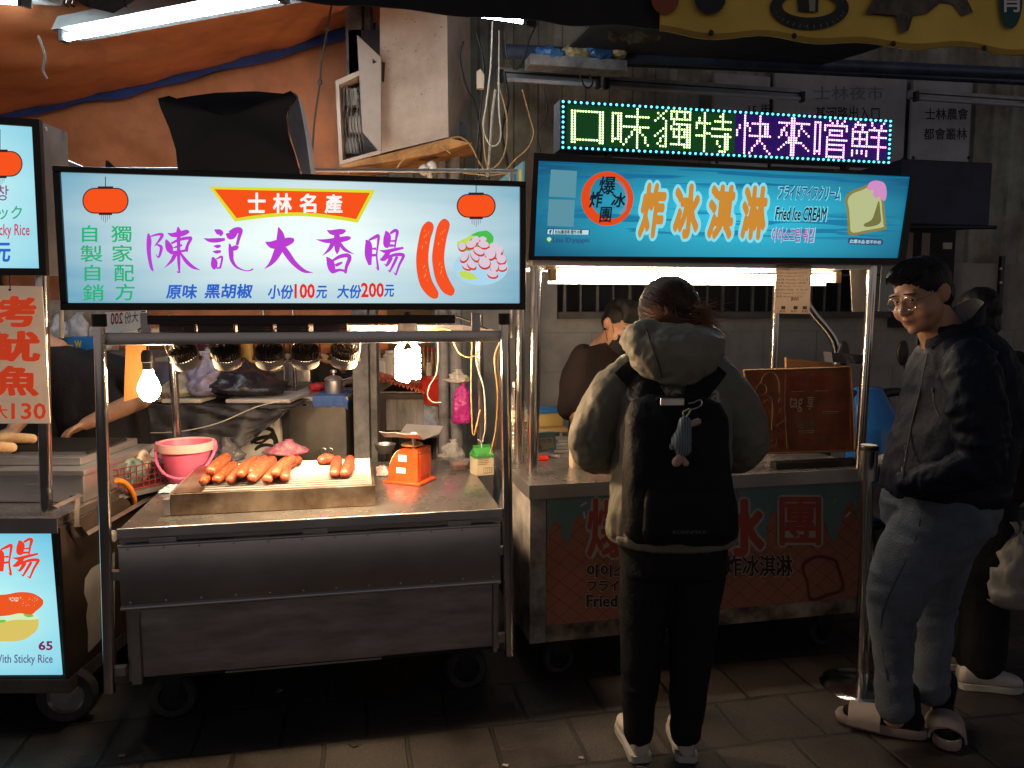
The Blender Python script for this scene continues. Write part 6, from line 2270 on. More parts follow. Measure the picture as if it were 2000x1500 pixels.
write("130元", F0, (-60, 474, 21, 512), uv2, L_BLU, us, .03, .12, off=uo)
# hanging squid board
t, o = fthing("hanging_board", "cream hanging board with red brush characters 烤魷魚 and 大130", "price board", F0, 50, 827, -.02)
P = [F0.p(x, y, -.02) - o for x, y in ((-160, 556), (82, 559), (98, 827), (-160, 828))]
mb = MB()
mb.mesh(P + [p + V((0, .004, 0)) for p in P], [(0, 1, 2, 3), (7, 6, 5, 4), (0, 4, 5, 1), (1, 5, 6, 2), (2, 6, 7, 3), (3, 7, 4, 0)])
mb.build("board", mat("cream plastic with backlight glow", (.72, .62, .52), .5, 0, transl=.5, emit=(.75, .58, .44), es=.32), t, smooth=False)  # emission stands in for light coming through the board from behind
BR = mat("glowing vermilion ink", (.52, .035, .012), .55, 0, emit=(.55, .045, .012), es=.75, sample=False)  # ink glows too, the backlight put into its colour
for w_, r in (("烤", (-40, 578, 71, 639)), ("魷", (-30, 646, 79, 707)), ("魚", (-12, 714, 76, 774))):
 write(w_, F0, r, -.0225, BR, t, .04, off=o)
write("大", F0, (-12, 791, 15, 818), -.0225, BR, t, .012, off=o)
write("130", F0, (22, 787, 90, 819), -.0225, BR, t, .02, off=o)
mb = MB()
for x, y in ((19, 538), (19, 566)):
 mb.ell(F0.p(x, y, -.023) - o, .004, .004, .004)
mb.tube([F0.p(18, 536, -.02) - o, F0.p(20, 566, -.023) - o], .0015, n=5)
mb.build("hook", BLACKM, t)
# burner box, grill and rice sausages
o = V((-.9, .22, .80))
t = thing("burner_box", "boxy steel burner cabinet with louvres standing on the left cart", "burner", F0.w(o), 0)
mb = MB()
mb.box(0, 1.08, 0, .56, .001, .105, .003)
mb.build("lower_box", STEEL, t, smooth=False)
mb = MB()
mb.loft([((.54, .28, .106), (.55, 0, 0), (0, .285, 0)), ((.54, .28, .13), (.55, 0, 0), (0, .285, 0)), ((.51, .30, .165), (.50, 0, 0), (0, .25, 0)), ((.51, .30, .17), (.50, 0, 0), (0, .25, 0))], 4, 2)
mb = MB()
mb.box(-.01, 1.09, -.01, .57, .106, .128, .003)
mb.box(.03, 1.03, .08, .54, .129, .16, .003)
mb.build("lid", STEEL, t, smooth=False)
mb = MB()
for i in range(3):
 mb.box(1.0806, 1.086, .12, .2, .025 + i * .024, .037 + i * .024, .002)
 mb.box(.86, .96, -.006, -.0005, .025 + i * .02, .034 + i * .02, .002)
mb.build("louvre", STEEL, t, smooth=False)
mb = MB()
mb.box(1.0806, 1.088, .26, .4, .03, .088)
mb.build("small_door", STEEL, t, smooth=False)
o = V((-.75, .36, .80 + .165))
t = thing("grill", "black wire grill on top of the left cart's burner", "grill", F0.w(o), 0)
mb = MB()
for i in range(13):
 y = i * .024
 mb.cyl((0, y, .012), (.88, y, .012), .004, n=6)
for x in (0, .29, .58, .88):
 mb.cyl((x, -.01, .005), (x, .3, .005), .005, n=6)
mb.build("rods", mat("black grill wire", (.03, .028, .026), .45, .5), t)
RICE = mat("rice sausage", (.58, .40, .22), .45, 0, var=.15, vs=18, dirt=(.50, .28, .12), sss=.2, bump=.1)
for (pa, pb, r, lab) in (((-40, 862), (62, 857), .024, "pale toasted rice sausage lying further back on the left grill"), ((-60, 882), (22, 874), .024, "pale toasted rice sausage nearest the front of the left grill")):
 a, b = F0.h(*pa, 1.0), F0.h(*pb, 1.0)
 m_ = (a + b) / 2 + V((0, 0, .008))
 mb = MB()
 mb.limb([a - a, m_ - a, b - a], [r * .9, r, r * .85], n=16)
 s = mb.build("rice_sausage", RICE, None, ang=0)
 s.location = F0.w(a)
 tag(s, lab, "rice sausage", "rice sausages on the left grill")
# gas hoses and basket between the carts
HOSE = mat("orange gas hose", (.75, .22, .02), .4, 0, var=.1)
for pts, Y, lab in (([(228, 938), (244, 944), (256, 958), (262, 978), (255, 1000)], 3.05, "bright orange hose arching behind the sausage cart's left post"), ([(158, 995), (178, 985), (200, 962), (225, 945)], 3.05, "yellowed orange hose lying in the left cart's side rail")):
 P = [at(x, y, Y + .05 * i) for i, (x, y) in enumerate(pts)]
 mb = MB()
 mb.tube([p - P[0] for p in P], .0115, n=10, sm=6)
 h_ = mb.build("gas_hose", HOSE if pts[0][0] == 228 else mat("dull orange hose", (.5, .22, .06), .5, 0, var=.2), None)
 h_.location = P[0]
 tag(h_, lab, "hose")
o = at(250, 975, 3.25)
o.z = .78
t = thing("wire_basket", "dark red mesh basket of packets between the two left carts", "basket", o, R(60))
mb = MB()
for i in range(11):
 x = -.14 + i * .028
 for y in (-.07, .07):
  mb.cyl((x, y, 0), (x, y, .1), .0025, n=5)
for z in (0, .025, .05, .075, .1):
 for y in (-.07, .07):
  mb.cyl((-.14, y, z), (.14, y, z), .0025, n=5)
 for x in (-.14, .14):
  mb.cyl((x, -.07, z), (x, .07, z), .0025, n=5)
mb.box(-.14, .14, -.07, .07, -.004, .0)
mb.build("mesh", mat("dark red wire", (.16, .02, .025), .5, .2), t, smooth=False)
o2 = o.copy()
o2.z = .70
t = thing("side_shelf", "narrow steel shelf carrying the mesh basket", "shelf", V((o.x, o.y, 0)), R(60))
mb = MB()
mb.box(-.16, .16, -.09, .09, .755, .775)
for x in (-.15, .14):
 for y in (-.085, .075):
  mb.box(x, x + .012, y, y + .012, 0, .7549)
mb.build("shelf", STEEL_D, t, smooth=False)
for k, (x, y, z, w_, h, col, lab) in enumerate([(-.08, .0, .05, .05, .10, (.55, .38, .08), "yellow brown snack packet in the mesh basket"), (.02, -.01, .06, .06, .11, (.16, .22, .2), "grey green packet with a silver edge in the mesh basket"), (.09, .02, .075, .04, .12, (.60, .45, .33), "pale bun shaped packet on top of the mesh basket")]):
 M = Matrix.Rotation(R(60), 4, "Z")
 mb = MB()
 mb.ell((0, 0, 0), w_, .022, h * .6, 20, 14)
 sd = V((k * 3, 1, 2))
 me = remesh(mb, .006, 1, lambda p: .008 * noise.noise(p * 30 + sd))
 b_ = obj("packet", me, mat("packet %d" % k, col, .3, 0, var=.5, vs=30, dirt=tuple(c * .35 for c in col)), None)
 b_.location = o + M @ V((x, y, z))
 b_.rotation_euler = (0, R(10 * (k - 1)), R(60))
 tag(b_, lab, "packet", "packets in the mesh basket")
rag("crumpled pale cloth beside the pink bucket", at(318, 900, 3.5), .3, .09, .08, .09, mat("pale towel", (.55, .50, .46), .95, 0, var=.12, vs=12, bump=.4), 5, "towel")
# ================================================================== ALLEY BEHIND THE SAUSAGE CART (world axes)
def wthing(name, label, cat, px, py, Y, group=None, rz=0):
 o = at(px, py, Y)
 return thing(name, label, cat, o, rz, group), o
def wbox(mb, r, Y, d, o, b=0.0):
 a, c = at(r[0], r[3], Y) - o, at(r[2], r[1], Y) - o
 mb.box(a.x, c.x, Y - o.y, Y - o.y + d, a.z, c.z, b)
def wpoly(mb, pts, Y, o, d=0.0):
 P = [at(x, y, Y) - o for x, y in pts]
 n = len(P)
 if d:
  mb.mesh(P + [p + V((0, d, 0)) for p in P], [tuple(range(n)), tuple(range(2 * n - 1, n - 1, -1))] + [(i, i + n, (i + 1) % n + n, (i + 1) % n) for i in range(n)])
 else:
  mb.mesh(P, [tuple(range(n))])
GREYP = mat("scuffed grey column", (.22, .215, .21), .65, .2, var=.3, vs=5, bump=.2, bs=30, dirt=(.10, .095, .09))
CREAMM = mat("cream painted cabinet steel", (.56, .45, .37), .5, .05, var=.08, vs=4, bump=.03, dirt=(.42, .30, .23))
t = thing("alley_wall", "dark brown alley wall far behind the sausage cart", "wall", (-2, 6.3, 0), 0)
mb = MB()
mb.box(-6, 2.6, 0, .2, 0, 5)
mb.build("wall_face", mat("brown alley wall", (.12, .085, .06), .85, 0, var=.3, vs=2), t, smooth=False)
# grey steel column and twin pipes
t = thing("steel_column", "grey scuffed steel column behind the grill, right of the steel kitchen counter", "column", V((at(690, 800, 4.3).x, 4.3, 0)), 0)
wx = at(735, 800, 4.3).x - at(690, 800, 4.3).x
mb = MB()
mb.box(0, wx * .68, 0, .14, 0, 3.4, .004)
mb.box(wx * .70, wx, .03, .12, 0, 3.4, .004)
mb.build("column", GREYP, t, smooth=False)
for xa, xb, lab in ((857, 877, "left one of the two grey drain pipes behind the spiral bulb"), (880, 904, "right one of the two grey drain pipes, the magenta bag hangs from it")):
 p = at((xa + xb) / 2, 800, 4.25)
 r = (at(xb, 800, 4.25).x - at(xa, 800, 4.25).x) / 2
 mb = MB()
 mb.cyl((0, 0, 0), (0, 0, 3.1), r, n=20)
 for z in (.9, 1.7, 2.4):
  mb.lathe([(r, z), (r + .006, z), (r + .006, z + .03), (r, z + .03)], 20)
 o = mb.build("drain_pipe", mat("dusty grey pipe", (.20, .195, .2), .6, 0, var=.3, vs=7, dirt=(.12, .11, .11)))
 o.location = (p.x, p.y, 0)
 tag(o, lab, "pipe", "grey drain pipes")
# white cabinet and the open meter box
t, o = wthing("metal_cabinet", "tall cream metal cabinet with rust specks, hung high behind the sausage sign", "cabinet", 812, 292, 4.0)
A = [at(x, y, 4.0) - o for x, y in ((742, 300), (876, 268), (872, -60), (742, -60))]
Bk = [p + V((.01, .40, 0)) for p in A]
Bk[1] = at(921, 277, 4.35) - o
Bk[2] = at(917, -60, 4.35) - o
mb = MB()
mb.mesh(A + Bk, [(0, 1, 2, 3), (1, 5, 6, 2), (7, 6, 5, 4), (0, 3, 7, 4), (3, 2, 6, 7)])
mb.build("body", CREAMM, t, smooth=False)
mb = MB()
wpoly(mb, [(663, 322), (745, 303), (876, 270), (921, 279), (850, 300), (745, 318), (668, 328)], 3.995, o, .3)
mb.build("underside_board", mat("orange lit wood", (.40, .19, .06), .7, 0, var=.35, vs=8, dirt=(.2, .09, .03)), t, smooth=False)  # wood under the cabinet, orange lamplight put into its colour
mb = MB()
rnd.seed(17)
for i in range(46):
 x, y = rnd.uniform(750, 868), rnd.uniform(5, 120) if i < 34 else rnd.uniform(120, 290)
 w_ = rnd.uniform(.6, 2.2)
 wpoly(mb, [(x, y), (x + w_, y + 1), (x + w_ * .8, y + w_ * 1.6), (x - .5, y + w_)], 3.9985, o)
mb.build("rust_specks", mat("rust speck", (.14, .06, .03), .8), t, smooth=False)
mb = MB()
wpoly(mb, [(892, 236), (911, 238), (911, 266), (892, 262)], 4.16, o + V((.0, 0, 0)), .01)
mb.build("knockout_hole", BLACKM, t, smooth=False)
mb = MB()
wpoly(mb, [(745, 120), (752, 122), (750, 160), (744, 158)], 3.99, o, .008)
mb.build("latch", mat("dark latch", (.08, .06, .05), .5, .5), t, smooth=False)
t, o = wthing("meter_box", "shallow cream meter box with its door swung open, left of the metal cabinet", "meter box", 690, 322, 4.0)
q = [(655, 158), (700, 136), (745, 150), (745, 300), (663, 322)]
mb = MB()
P = [at(x, y, 4.0) - o for x, y in ((655, 158), (744, 118), (744, 300), (663, 322))]
qn = [at(x, y, 4.0) - o for x, y in ((662, 166), (738, 130), (738, 294), (669, 313))]
n = 4
P2, q2 = [p + V((.0, .16, 0)) for p in P], [p + V((.0, .16, 0)) for p in qn]
fs = []
for i in range(4):
 j = (i + 1) % 4
 fs += [(i, j, 4 + j, 4 + i), (j, i, 8 + i, 8 + j), (4 + i, 4 + j, 12 + j, 12 + i)]
fs += [(8, 9, 10, 11)]
mb.mesh(P + qn + P2 + q2, fs)
mb.build("case", CREAMM, t, smooth=False)
mb = MB()
mb.mesh([p + V((0, .12, 0)) for p in qn], [(0, 1, 2, 3)])
mb.build("back_panel", mat("grey meter back", (.16, .14, .13), .7, 0, var=.4, vs=15), t, smooth=False)
for (x0, y0, x1, y1, c_) in ((676, 172, 698, 205, (.35, .33, .30)), (680, 225, 704, 258, (.42, .40, .38)), (675, 268, 700, 300, (.2, .19, .18)), (704, 180, 722, 212, (.25, .24, .23))):
 mb = MB()
 wbox(mb, (x0, y0, x1, y1), 4.05, .06, o, .006)
 mb.build("meter", mat("meter grey %.2f" % c_[0], c_, .4, 0, var=.2, vs=20), t, smooth=False)
mb = MB()
for k in range(7):
 x = 672 + k * 6
 mb.tube([at(x, 165 + 3 * k, 4.04) - o, at(x + 6 * math.sin(k * 2), 200, 4.03) - o, at(x - 4, 240, 4.04) - o, at(x + 5, 300, 4.05) - o], .0035, n=5, sm=5)
mb.build("wires", mat("mixed dull wires", (.14, .12, .11), .6, 0, var=.6, vs=30), t)
mb = MB()
wpoly(mb, [(697, 68), (744, 112), (744, 300), (708, 258)], 3.93, o, .018)
mb.build("door", mat("cream grey door steel", (.36, .28, .23), .5, 0, var=.15, vs=4), t, smooth=False)
mb = MB()
wpoly(mb, [(727, 114), (735, 121), (728, 124)], 3.925, o, .006)
mb.build("door_latch", BLACKM, t, smooth=False)
t, o = wthing("dark_panel", "dark grey panel behind the open meter box", "panel", 710, 150, 4.3)
mb = MB()
wbox(mb, (686, 58, 748, 340), 4.3, .03, o)
mb.build("panel", mat("dark panel grey", (.05, .045, .05), .7), t, smooth=False)
# black plastic-wrapped bundle on top of the sausage sign
t, o = fthing("wrapped_bundle", "black plastic sheeted square bundle standing on top of the sausage sign", "bundle", F1, 460, 336, .12)
fl = [(308, 192), (330, 187), (345, 192), (382, 186), (420, 181), (500, 178), (555, 183), (568, 177), (579, 190), (565, 208), (559, 228), (563, 262), (576, 300), (590, 352), (350, 352), (346, 320), (343, 292), (330, 250), (313, 210)]
P = [F1.p(x, y, .12) - o for x, y in fl]
n = len(P)
mb = MB()
cx = sum(p.x for p in P) / n
cz = sum(p.z for p in P) / n
rings = [[V((cx + (p.x - cx) * s, dy, cz + (p.z - cz) * s)) for p in P] for s, dy in ((.0, -.03), (.35, -.028), (.7, -.018), (.9, -.006), (1, 0.0), (1.0, .012), (.97, .2))]
vs = [p for r in rings for p in r]
fs = []
for j in range(len(rings) - 1):
 fs += [(j * n + i, j * n + (i + 1) % n, (j + 1) * n + (i + 1) % n, (j + 1) * n + i) for i in range(n)]
fs.append(tuple((len(rings) - 1) * n + i for i in range(n)))
mb.mesh(vs, fs)
bmesh.ops.remove_doubles(mb.b, verts=mb.b.verts, dist=.0005)
mb.build("sheeting", mat("black plastic sheet", (.016, .013, .013), .27, 0, bump=.45, bs=6), t, ang=50)
mb = MB()
fp_ = [(569, 177), (581, 186), (588, 215), (598, 270), (608, 345), (592, 345), (577, 298), (566, 262), (562, 230), (567, 210), (579, 192)]
P = [F1.p(x, y, .125) - o for x, y in fp_]
n = len(P)
mb.mesh(P + [p + V((.012, .18, 0)) for p in P], [tuple(range(n)), tuple(range(2 * n - 1, n - 1, -1))] + [(i, i + n, (i + 1) % n + n, (i + 1) % n) for i in range(n)])
mb.build("lit_side", mat("grey lit side plastic", (.30, .30, .33), .45, 0, var=.2, vs=6, bump=.2, bs=12), t, ang=40)  # bundle's right side; light falling on it put in as grey
# rails behind the sign top
t, o = fthing("roof_rail", "thin steel rail behind the upper edge of the sausage sign", "rail", F1, 120, 332, .3)
mb = MB()
mb.cyl(F1.p(112, 330, .3) - o, F1.p(1010, 334, .3) - o, .008, n=10)
mb.cyl(F1.p(112, 308, .28) - o, F1.p(165, 330, .28) - o, .007, n=8)
mb.build("rail", STEEL_D, t)
mb = MB()
P = [F1.p(x, y, .2) - o for x, y in ((206, 313), (212, 314), (226, 328), (206, 328))]
mb.mesh(P + [p + V((0, .02, 0)) for p in P], [(0, 1, 2, 3), (7, 6, 5, 4), (0, 4, 5, 1), (1, 5, 6, 2), (2, 6, 7, 3), (3, 7, 4, 0)])
mb.build("angle_piece", BLACKM, t, smooth=False)
for i, x in enumerate((120, 1000)):
 mb = MB()
 mb.cyl(F1.p(x, 333, .3) - o, F1.p(x, 660, .3) - o, .008, n=8)
 mb.build("rail_post", STEEL_D, t)
# pair of small floodlight globes above the sign
t, o = wthing("globe_lamp", "pair of small unlit white globe lamps above the sausage sign's right half", "lamp", 835, 345, 4.0)
for x, y in ((828, 332), (843, 325)):
 mb = MB()
 mb.ell(at(x, y, 4.0 + (x > 835) * .03) - o, .028, .028, .028)
 mb.build("globe", mat("white globe", (.72, .66, .6), .3), t)
mb = MB()
mb.cyl(at(836, 330, 4.06) - o, at(840, 345, 4.1) - o, .015)
mb.cyl(at(840, 345, 4.1) - o, at(840, 420, 4.1) - o, .01)
mb.build("stem", WHITEP, t)
# loose cables
CAB = [
 ("white", .0055, 3.6, [(962, 42), (958, 130), (950, 200), (944, 250), (960, 285), (978, 268), (974, 200), (975, 60)], "white cable looping down from the lit tube under the awning edge"),
 ("black", .006, 3.7, [(985, 60), (990, 110), (1005, 135), (1022, 120), (1035, 75), (1052, 40)], "black cable hanging in a loop from the short lit tube"),
 ("black", .009, 4.0, [(905, 80), (898, 110), (905, 150), (915, 180), (928, 205), (940, 280), (935, 350)], "thick black cable running down the cabinet's right side"),
 ("yellow", .006, 3.9, [(880, 270), (900, 268), (920, 285), (935, 315), (952, 340)], "yellowed cable bowing out from beneath the cabinet"),
 ("yellow", .0055, 3.9, [(770, 335), (795, 305), (830, 290), (855, 280), (880, 300)], "yellowed cable sagging under the cabinet's orange board"),
 ("yellow", .006, 3.8, [(955, 170), (945, 250), (948, 310), (960, 330), (985, 300), (990, 230), (972, 160)], "brown loop of cable beside the grey pipes"),
 ("black", .007, 3.9, [(930, 60), (945, 130), (938, 220), (930, 330), (935, 420)], "black cable dropping straight behind the signs' gap"),
 ("white", .011, 4.05, [(968, 175), (962, 220), (956, 300), (952, 345)], "pale conduit standing between the drain pipes and the corrugated wall"),
 ("black", .012, 4.1, [(985, 140), (992, 200), (980, 260), (992, 330), (988, 400)], "thick dark hose twisting down left of the ice cream sign"),
 ("yellow", .005, 4.0, [(1020, 175), (1035, 230), (1042, 262), (1030, 290), (1008, 310), (990, 330)], "pale cable curving from the aluminium channel to the sign gap"),
 ("black", .006, 4.05, [(1062, 170), (1068, 220), (1050, 260), (1056, 300), (1052, 330)], "black cable dangling beside the LED sign's left end"),
 ("black", .006, 3.9, [(1130, 140), (1140, 165), (1150, 172), (1158, 160), (1150, 145)], "short black cable knot under the litter ledge"),
 ("yellow", .005, 3.85, [(905, 338), (960, 342), (1010, 336), (1060, 342)], "pale cable bundle lying above the gap between the two signs"),
]
CABM = {"white": WIRE_W, "black": WIRE_K, "yellow": WIRE_Y}
for c_, r, Y, pts, lab in CAB:
 P = [at(x, y, Y + .02 * i) for i, (x, y) in enumerate(pts)]
 mb = MB()
 mb.tube([p - P[0] for p in P], r * .7, n=7, sm=7)
 o = mb.build("cable", CABM[c_])
 o.location = P[0]
 tag(o, lab, "cable")
# cables on the cart's right end (front of the alley)
CAB2 = [
 ("white", .0055, 3.15, [(938, 615), (930, 700), (945, 760), (948, 830), (943, 862)], "white cable dropping to the drink carton"),
 ("yellow", .006, 3.2, [(980, 660), (966, 700), (972, 770), (968, 840), (958, 885)], "pair of yellow cables behind the sausage cart's right post"),
 ("yellow", .0055, 3.25, [(922, 668), (920, 740), (921, 800), (925, 850), (938, 800)], "yellow cable wound round the rear right post"),
 ("yellow", .005, 3.1, [(885, 668), (898, 690), (918, 698), (935, 688), (938, 668)], "short yellow cable swagging below the rail"),
 ("white", .0045, 3.3, [(855, 668), (855, 710), (850, 735), (838, 755), (836, 775), (845, 785), (862, 786)], "thin white cable curling behind the spiral bulb"),
 ("black", .006, 3.05, [(890, 618), (920, 628), (945, 640), (968, 648)], "black cable slanting from the top rail to the right post"),
 ("yellow", .0045, 3.02, [(705, 640), (760, 650), (830, 652), (862, 642), (905, 650), (960, 645)], "thin cable lying along the rail over the spiral bulb"),
 ("white", .0045, 3.75, [(555, 782), (500, 795), (430, 825), (370, 840), (320, 845), (250, 846), (218, 860)], "white power cord drooping from the black draped table towards the left cart"),
]
for c_, r, Y, pts, lab in CAB2:
 P = [at(x, y, Y + .015 * i) for i, (x, y) in enumerate(pts)]
 mb = MB()
 r *= .62
 mb.tube([p - P[0] for p in P], r, n=7, sm=7)
 if "pair" in lab:
  mb.tube([p - P[0] + V((.012, .01, 0)) for p in P], r, n=7, sm=7)
 o = mb.build("cable", CABM[c_])
 o.location = P[0]
 tag(o, lab, "cable")
t, o = wthing("junction_tag", "white plastic switch hanging among the cables beside the cabinet", "switch", 938, 175, 3.8)
mb = MB()
wpoly(mb, [(931, 140), (938, 134), (946, 146), (945, 172), (931, 172)], 3.8, o, .03)
mb.build("switch_body", mat("yellowed switch", (.6, .45, .33), .5), t, smooth=False)
# hanging magenta bag and knotted rag
mb = MB()
mb.loft([((.0, 0, 0), V((1, 0, 0)) * .045, V((0, 1, 0)) * .018), ((.0, 0, .02), V((1, 0, 0)) * .048, V((0, 1, 0)) * .026), ((.002, 0, .10), V((1, 0, 0)) * .045, V((0, 1, 0)) * .03), ((.004, 0, .165), V((1, 0, 0)) * .040, V((0, 1, 0)) * .024), ((.006, 0, .19), V((1, 0, 0)) * .022, V((0, 1, 0)) * .016), ((.012, 0, .215), V((1, 0, 0)) * .008, V((0, 1, 0)) * .008), ((.016, 0, .25), V((1, 0, 0)) * .014, V((0, 1, 0)) * .006), ((.018, 0, .26), V((1, 0, 0)) * .004, V((0, 1, 0)) * .003)], 32, 3.5)
me = remesh(mb, .005, 1, lambda p: .008 * noise.noise(V((p.x * 45, p.y * 45, p.z * 12))) + .004 * noise.noise(p * 70))
o = obj("magenta_bag", me, mat("magenta plastic", (.50, .03, .25), .4, 0, var=.15, vs=8, bump=.3, bs=18), None, ang=0)
o.location = at(901, 827, 4.05)
tag(o, "magenta carrier bag tied to the right drain pipe", "carrier bag")
bag("knotted_bag", "grey knotted plastic bag hung above the magenta bag", "plastic bag", at(893, 748, 4.05), 0, .05, .03, .07, mat("dirty clear bag", (.42, .38, .33), .35, 0, var=.2, vs=10, bump=.5), 12, .5)
# stand with red scalloped tray, tub and containers
t, o = wthing("storage_stand", "grey board stand with a dark frame behind the spring scale", "stand", 800, 905, 4.55)
o.z = 0
t.location = o
mb = MB()
wbox(mb, (742, 765, 868, 850), 4.55, .02, o)
mb.build("board", mat("streaky grey board", (.27, .255, .24), .75, 0, var=.3, vs=3, stretch=(6, 1, 1), dirt=(.13, .12, .11)), t, smooth=False)
mb = MB()
zt = at(800, 768, 4.55).z
a, c = at(738, 800, 4.5), at(868, 800, 4.5)
mb.box(a.x - o.x, c.x - o.x, -.04, .5, zt - .03, zt)
for x in (a.x - o.x, c.x - o.x - .04):
 mb.box(x, x + .04, -.04, 0, 0, zt - .03)
 mb.box(x, x + .04, .46, .5, 0, zt - .03)
mb.box(a.x - o.x, c.x - o.x, -.05, -.02, .78, .82)
mb.build("frame", mat("dark brown frame", (.045, .03, .025), .6), t, smooth=False)
mb = MB()
pxs = [(828, 790), (852, 786), (852, 832), (828, 832)]
wpoly(mb, pxs, 4.545, o, .003)
mb.build("notice", mat("pale blue notice", (.30, .34, .42), .8, 0, var=.25, vs=20), t, smooth=False)
t, o = wthing("scalloped_tray", "orange red tray cloth with a scalloped edge on the stand", "tray", 785, 768, 4.5)
mb = MB()
def scal(u, w_):
 p0, p1 = at(732, 738, 4.48), at(838, 772, 4.42)
 p = p0.lerp(p1, u)
 return p - o + V((0, .35 * w_ + (0 if w_ > .1 else -.01), -.022 * (1 - w_) ** 3 * (.7 + .5 * math.sin(u * 85)) + .02))
mb.sheet(scal, 120, 8, .004)
mb.build("cloth", mat("orange red vinyl", (.55, .10, .04), .35, 0, var=.3, vs=14, dirt=(.4, .04, .02)), t)
t, o = wthing("red_tub", "red plastic tub right of the spiral bulb", "tub", 845, 792, 4.45)
mb = MB()
mb.loft([((0, .1, 0), (.055, 0, 0), (0, .08, 0)), ((0, .1, .12), (.075, 0, 0), (0, .1, 0)), ((0, .1, .15), (.082, 0, 0), (0, .11, 0)), ((0, .1, .155), (.088, 0, 0), (0, .115, 0)), ((0, .1, .15), (.075, 0, 0), (0, .1, 0)), ((0, .1, .02), (.05, 0, 0), (0, .07, 0))], 28, 4)
mb.build("tub", mat("red tub plastic", (.52, .035, .02), .35, 0, var=.1), t)
for k, (x, y0, y1, w_, c_, lab) in enumerate([(765, 684, 736, .05, (.55, .50, .42), "tall cream plastic drum behind the spiral bulb's left side"), (752, 700, 738, .04, (.62, .58, .5), "short white container left of the cream drum"), (838, 708, 742, .02, (.5, .42, .32), "small translucent jar right of the spiral bulb")]):
 p = at(x, y1, 4.7)
 h = at(x, y0, 4.7).z - p.z
 t = thing("container", lab, "container", p, 0)
 mb = MB()
 mb.lathe([(.001, 0), (w_, 0), (w_ * 1.02, h * .8), (w_ * .7, h * .9), (w_ * .7, h * .92)], 22)
 mb.build("body", mat("container %d" % k, c_, .4, 0, var=.12), t)
 mb = MB()
 mb.lathe([(w_ * .76, h * .9), (w_ * .76, h), (.001, h)], 18)
 mb.build("lid", mat("container lid", (.6, .55, .48), .4), t)
p = at(735, 690, 4.75)
t = thing("cutting_board", "pale chopping board leaning upright beside the steel column", "chopping board", at(738, 740, 4.7), 0)
mb = MB()
wpoly(mb, [(732, 676), (740, 680), (744, 735), (735, 738)], 4.7, at(738, 740, 4.7), .05)
mb.build("board", mat("cream board", (.6, .5, .36), .6), t, smooth=False)
BOT = ["leftmost", "second", "third", "fourth", "rightmost"]
bm = None
for k in range(5):
 p = at(828 + k * 8, 722, 4.85 + .03 * (k % 2))
 lab = BOT[k] + " of the row of small red capped sauce bottles right of the spiral bulb"
 if bm is None:
  bm = thing("sauce_bottle", lab, "sauce bottle", p, 0, "red capped sauce bottles")
  mb = MB()
  mb.lathe([(.001, 0), (.013, 0), (.014, .07), (.006, .1), (.006, .115)], 12)
  mb.build("bottle", mat("dark amber glass", (.30, .17, .08), .15, 0, var=.3), bm)
  mb = MB()
  mb.lathe([(.008, .112), (.008, .14), (.001, .14)], 12)
  mb.build("cap", mat("red cap", (.45, .04, .02), .4), bm)
 else:
  dup(bm, p, 0, lab, "red capped sauce bottles")
t, o = wthing("shelf_board", "wall shelf carrying the red capped bottles and drums", "shelf", 800, 742, 4.62)
mb = MB()
a, c = at(736, 741, 4.62) - o, at(862, 741, 4.62) - o
mb.box(a.x, c.x, 0, .45, -.02, 0)
for x in (a.x, c.x - .03):
 mb.box(x, x + .03, .42, .45, -o.z, -.021)
mb.build("shelf", mat("brown shelf board", (.25, .16, .09), .7, 0, var=.2), t, smooth=False)
t, o = wthing("brown_partition", "brown partition board behind the spiral bulb", "partition", 795, 742, 5.3)
o.z = 0
t.location = o
mb = MB()
a, c = at(735, 700, 5.3), at(870, 700, 5.3)
mb.box(a.x - o.x - .1, c.x - o.x + .1, 0, .03, 0, 2.4)
mb.build("board", mat("brown partition board", (.24, .15, .075), .8, 0, var=.15, vs=3), t, smooth=False)
# black draped table and the things heaped on it
t, o = wthing("draped_table", "table draped with a wrinkled black sheet, behind the pink bucket", "table", 420, 780, 4.05)
zt = o.z - .035
t.location = V((o.x, 4.05, 0))
o = V((o.x, 4.05, 0))
xl_, xr_ = at(262, 790, 4.05).x - o.x, at(566, 780, 4.05).x - o.x
mb = MB()
mb.box(xl_, xr_, .0, .75, zt - .02, zt)
for x in (xl_ + .02, xr_ - .06):
 for y in (.05, .68):
  mb.box(x, x + .04, y, y + .04, 0, zt - .021)
mb.build("table_frame", BLACKM, t, smooth=False)
SHT = mat("wrinkled black sheet", (.04, .035, .037), .55, 0, var=.35, vs=7, bump=.5, bs=22)
def drape(u, w_):
 x = xl_ - .03 + (xr_ - xl_ + .06) * u
 low = .03 + .55 * (1 - u) ** .85
 f = .028 * math.sin(u * 30 + 2 * noise.noise(V((u * 5, w_ * 2, 0)))) * w_ + .03 * noise.noise(V((u * 9 - w_ * 5, w_ * 6, 3)))
 return V((x - .06 * w_ * (u - .3), -.02 - f - .05 * w_, zt + .006 - low * w_))
mb = MB()
mb.sheet(drape, 60, 24, .003)
mb.build("drape", SHT, t)
mb = MB()
mb.sheet(lambda u, w_: V((xl_ - .03 + (xr_ - xl_ + .06) * u, -.02 + .78 * w_, zt + .004 + .003 * noise.noise(V((u * 9, w_ * 9, 0))))), 30, 16, .002)
mb.build("top_sheet", SHT, t)
zt += .01
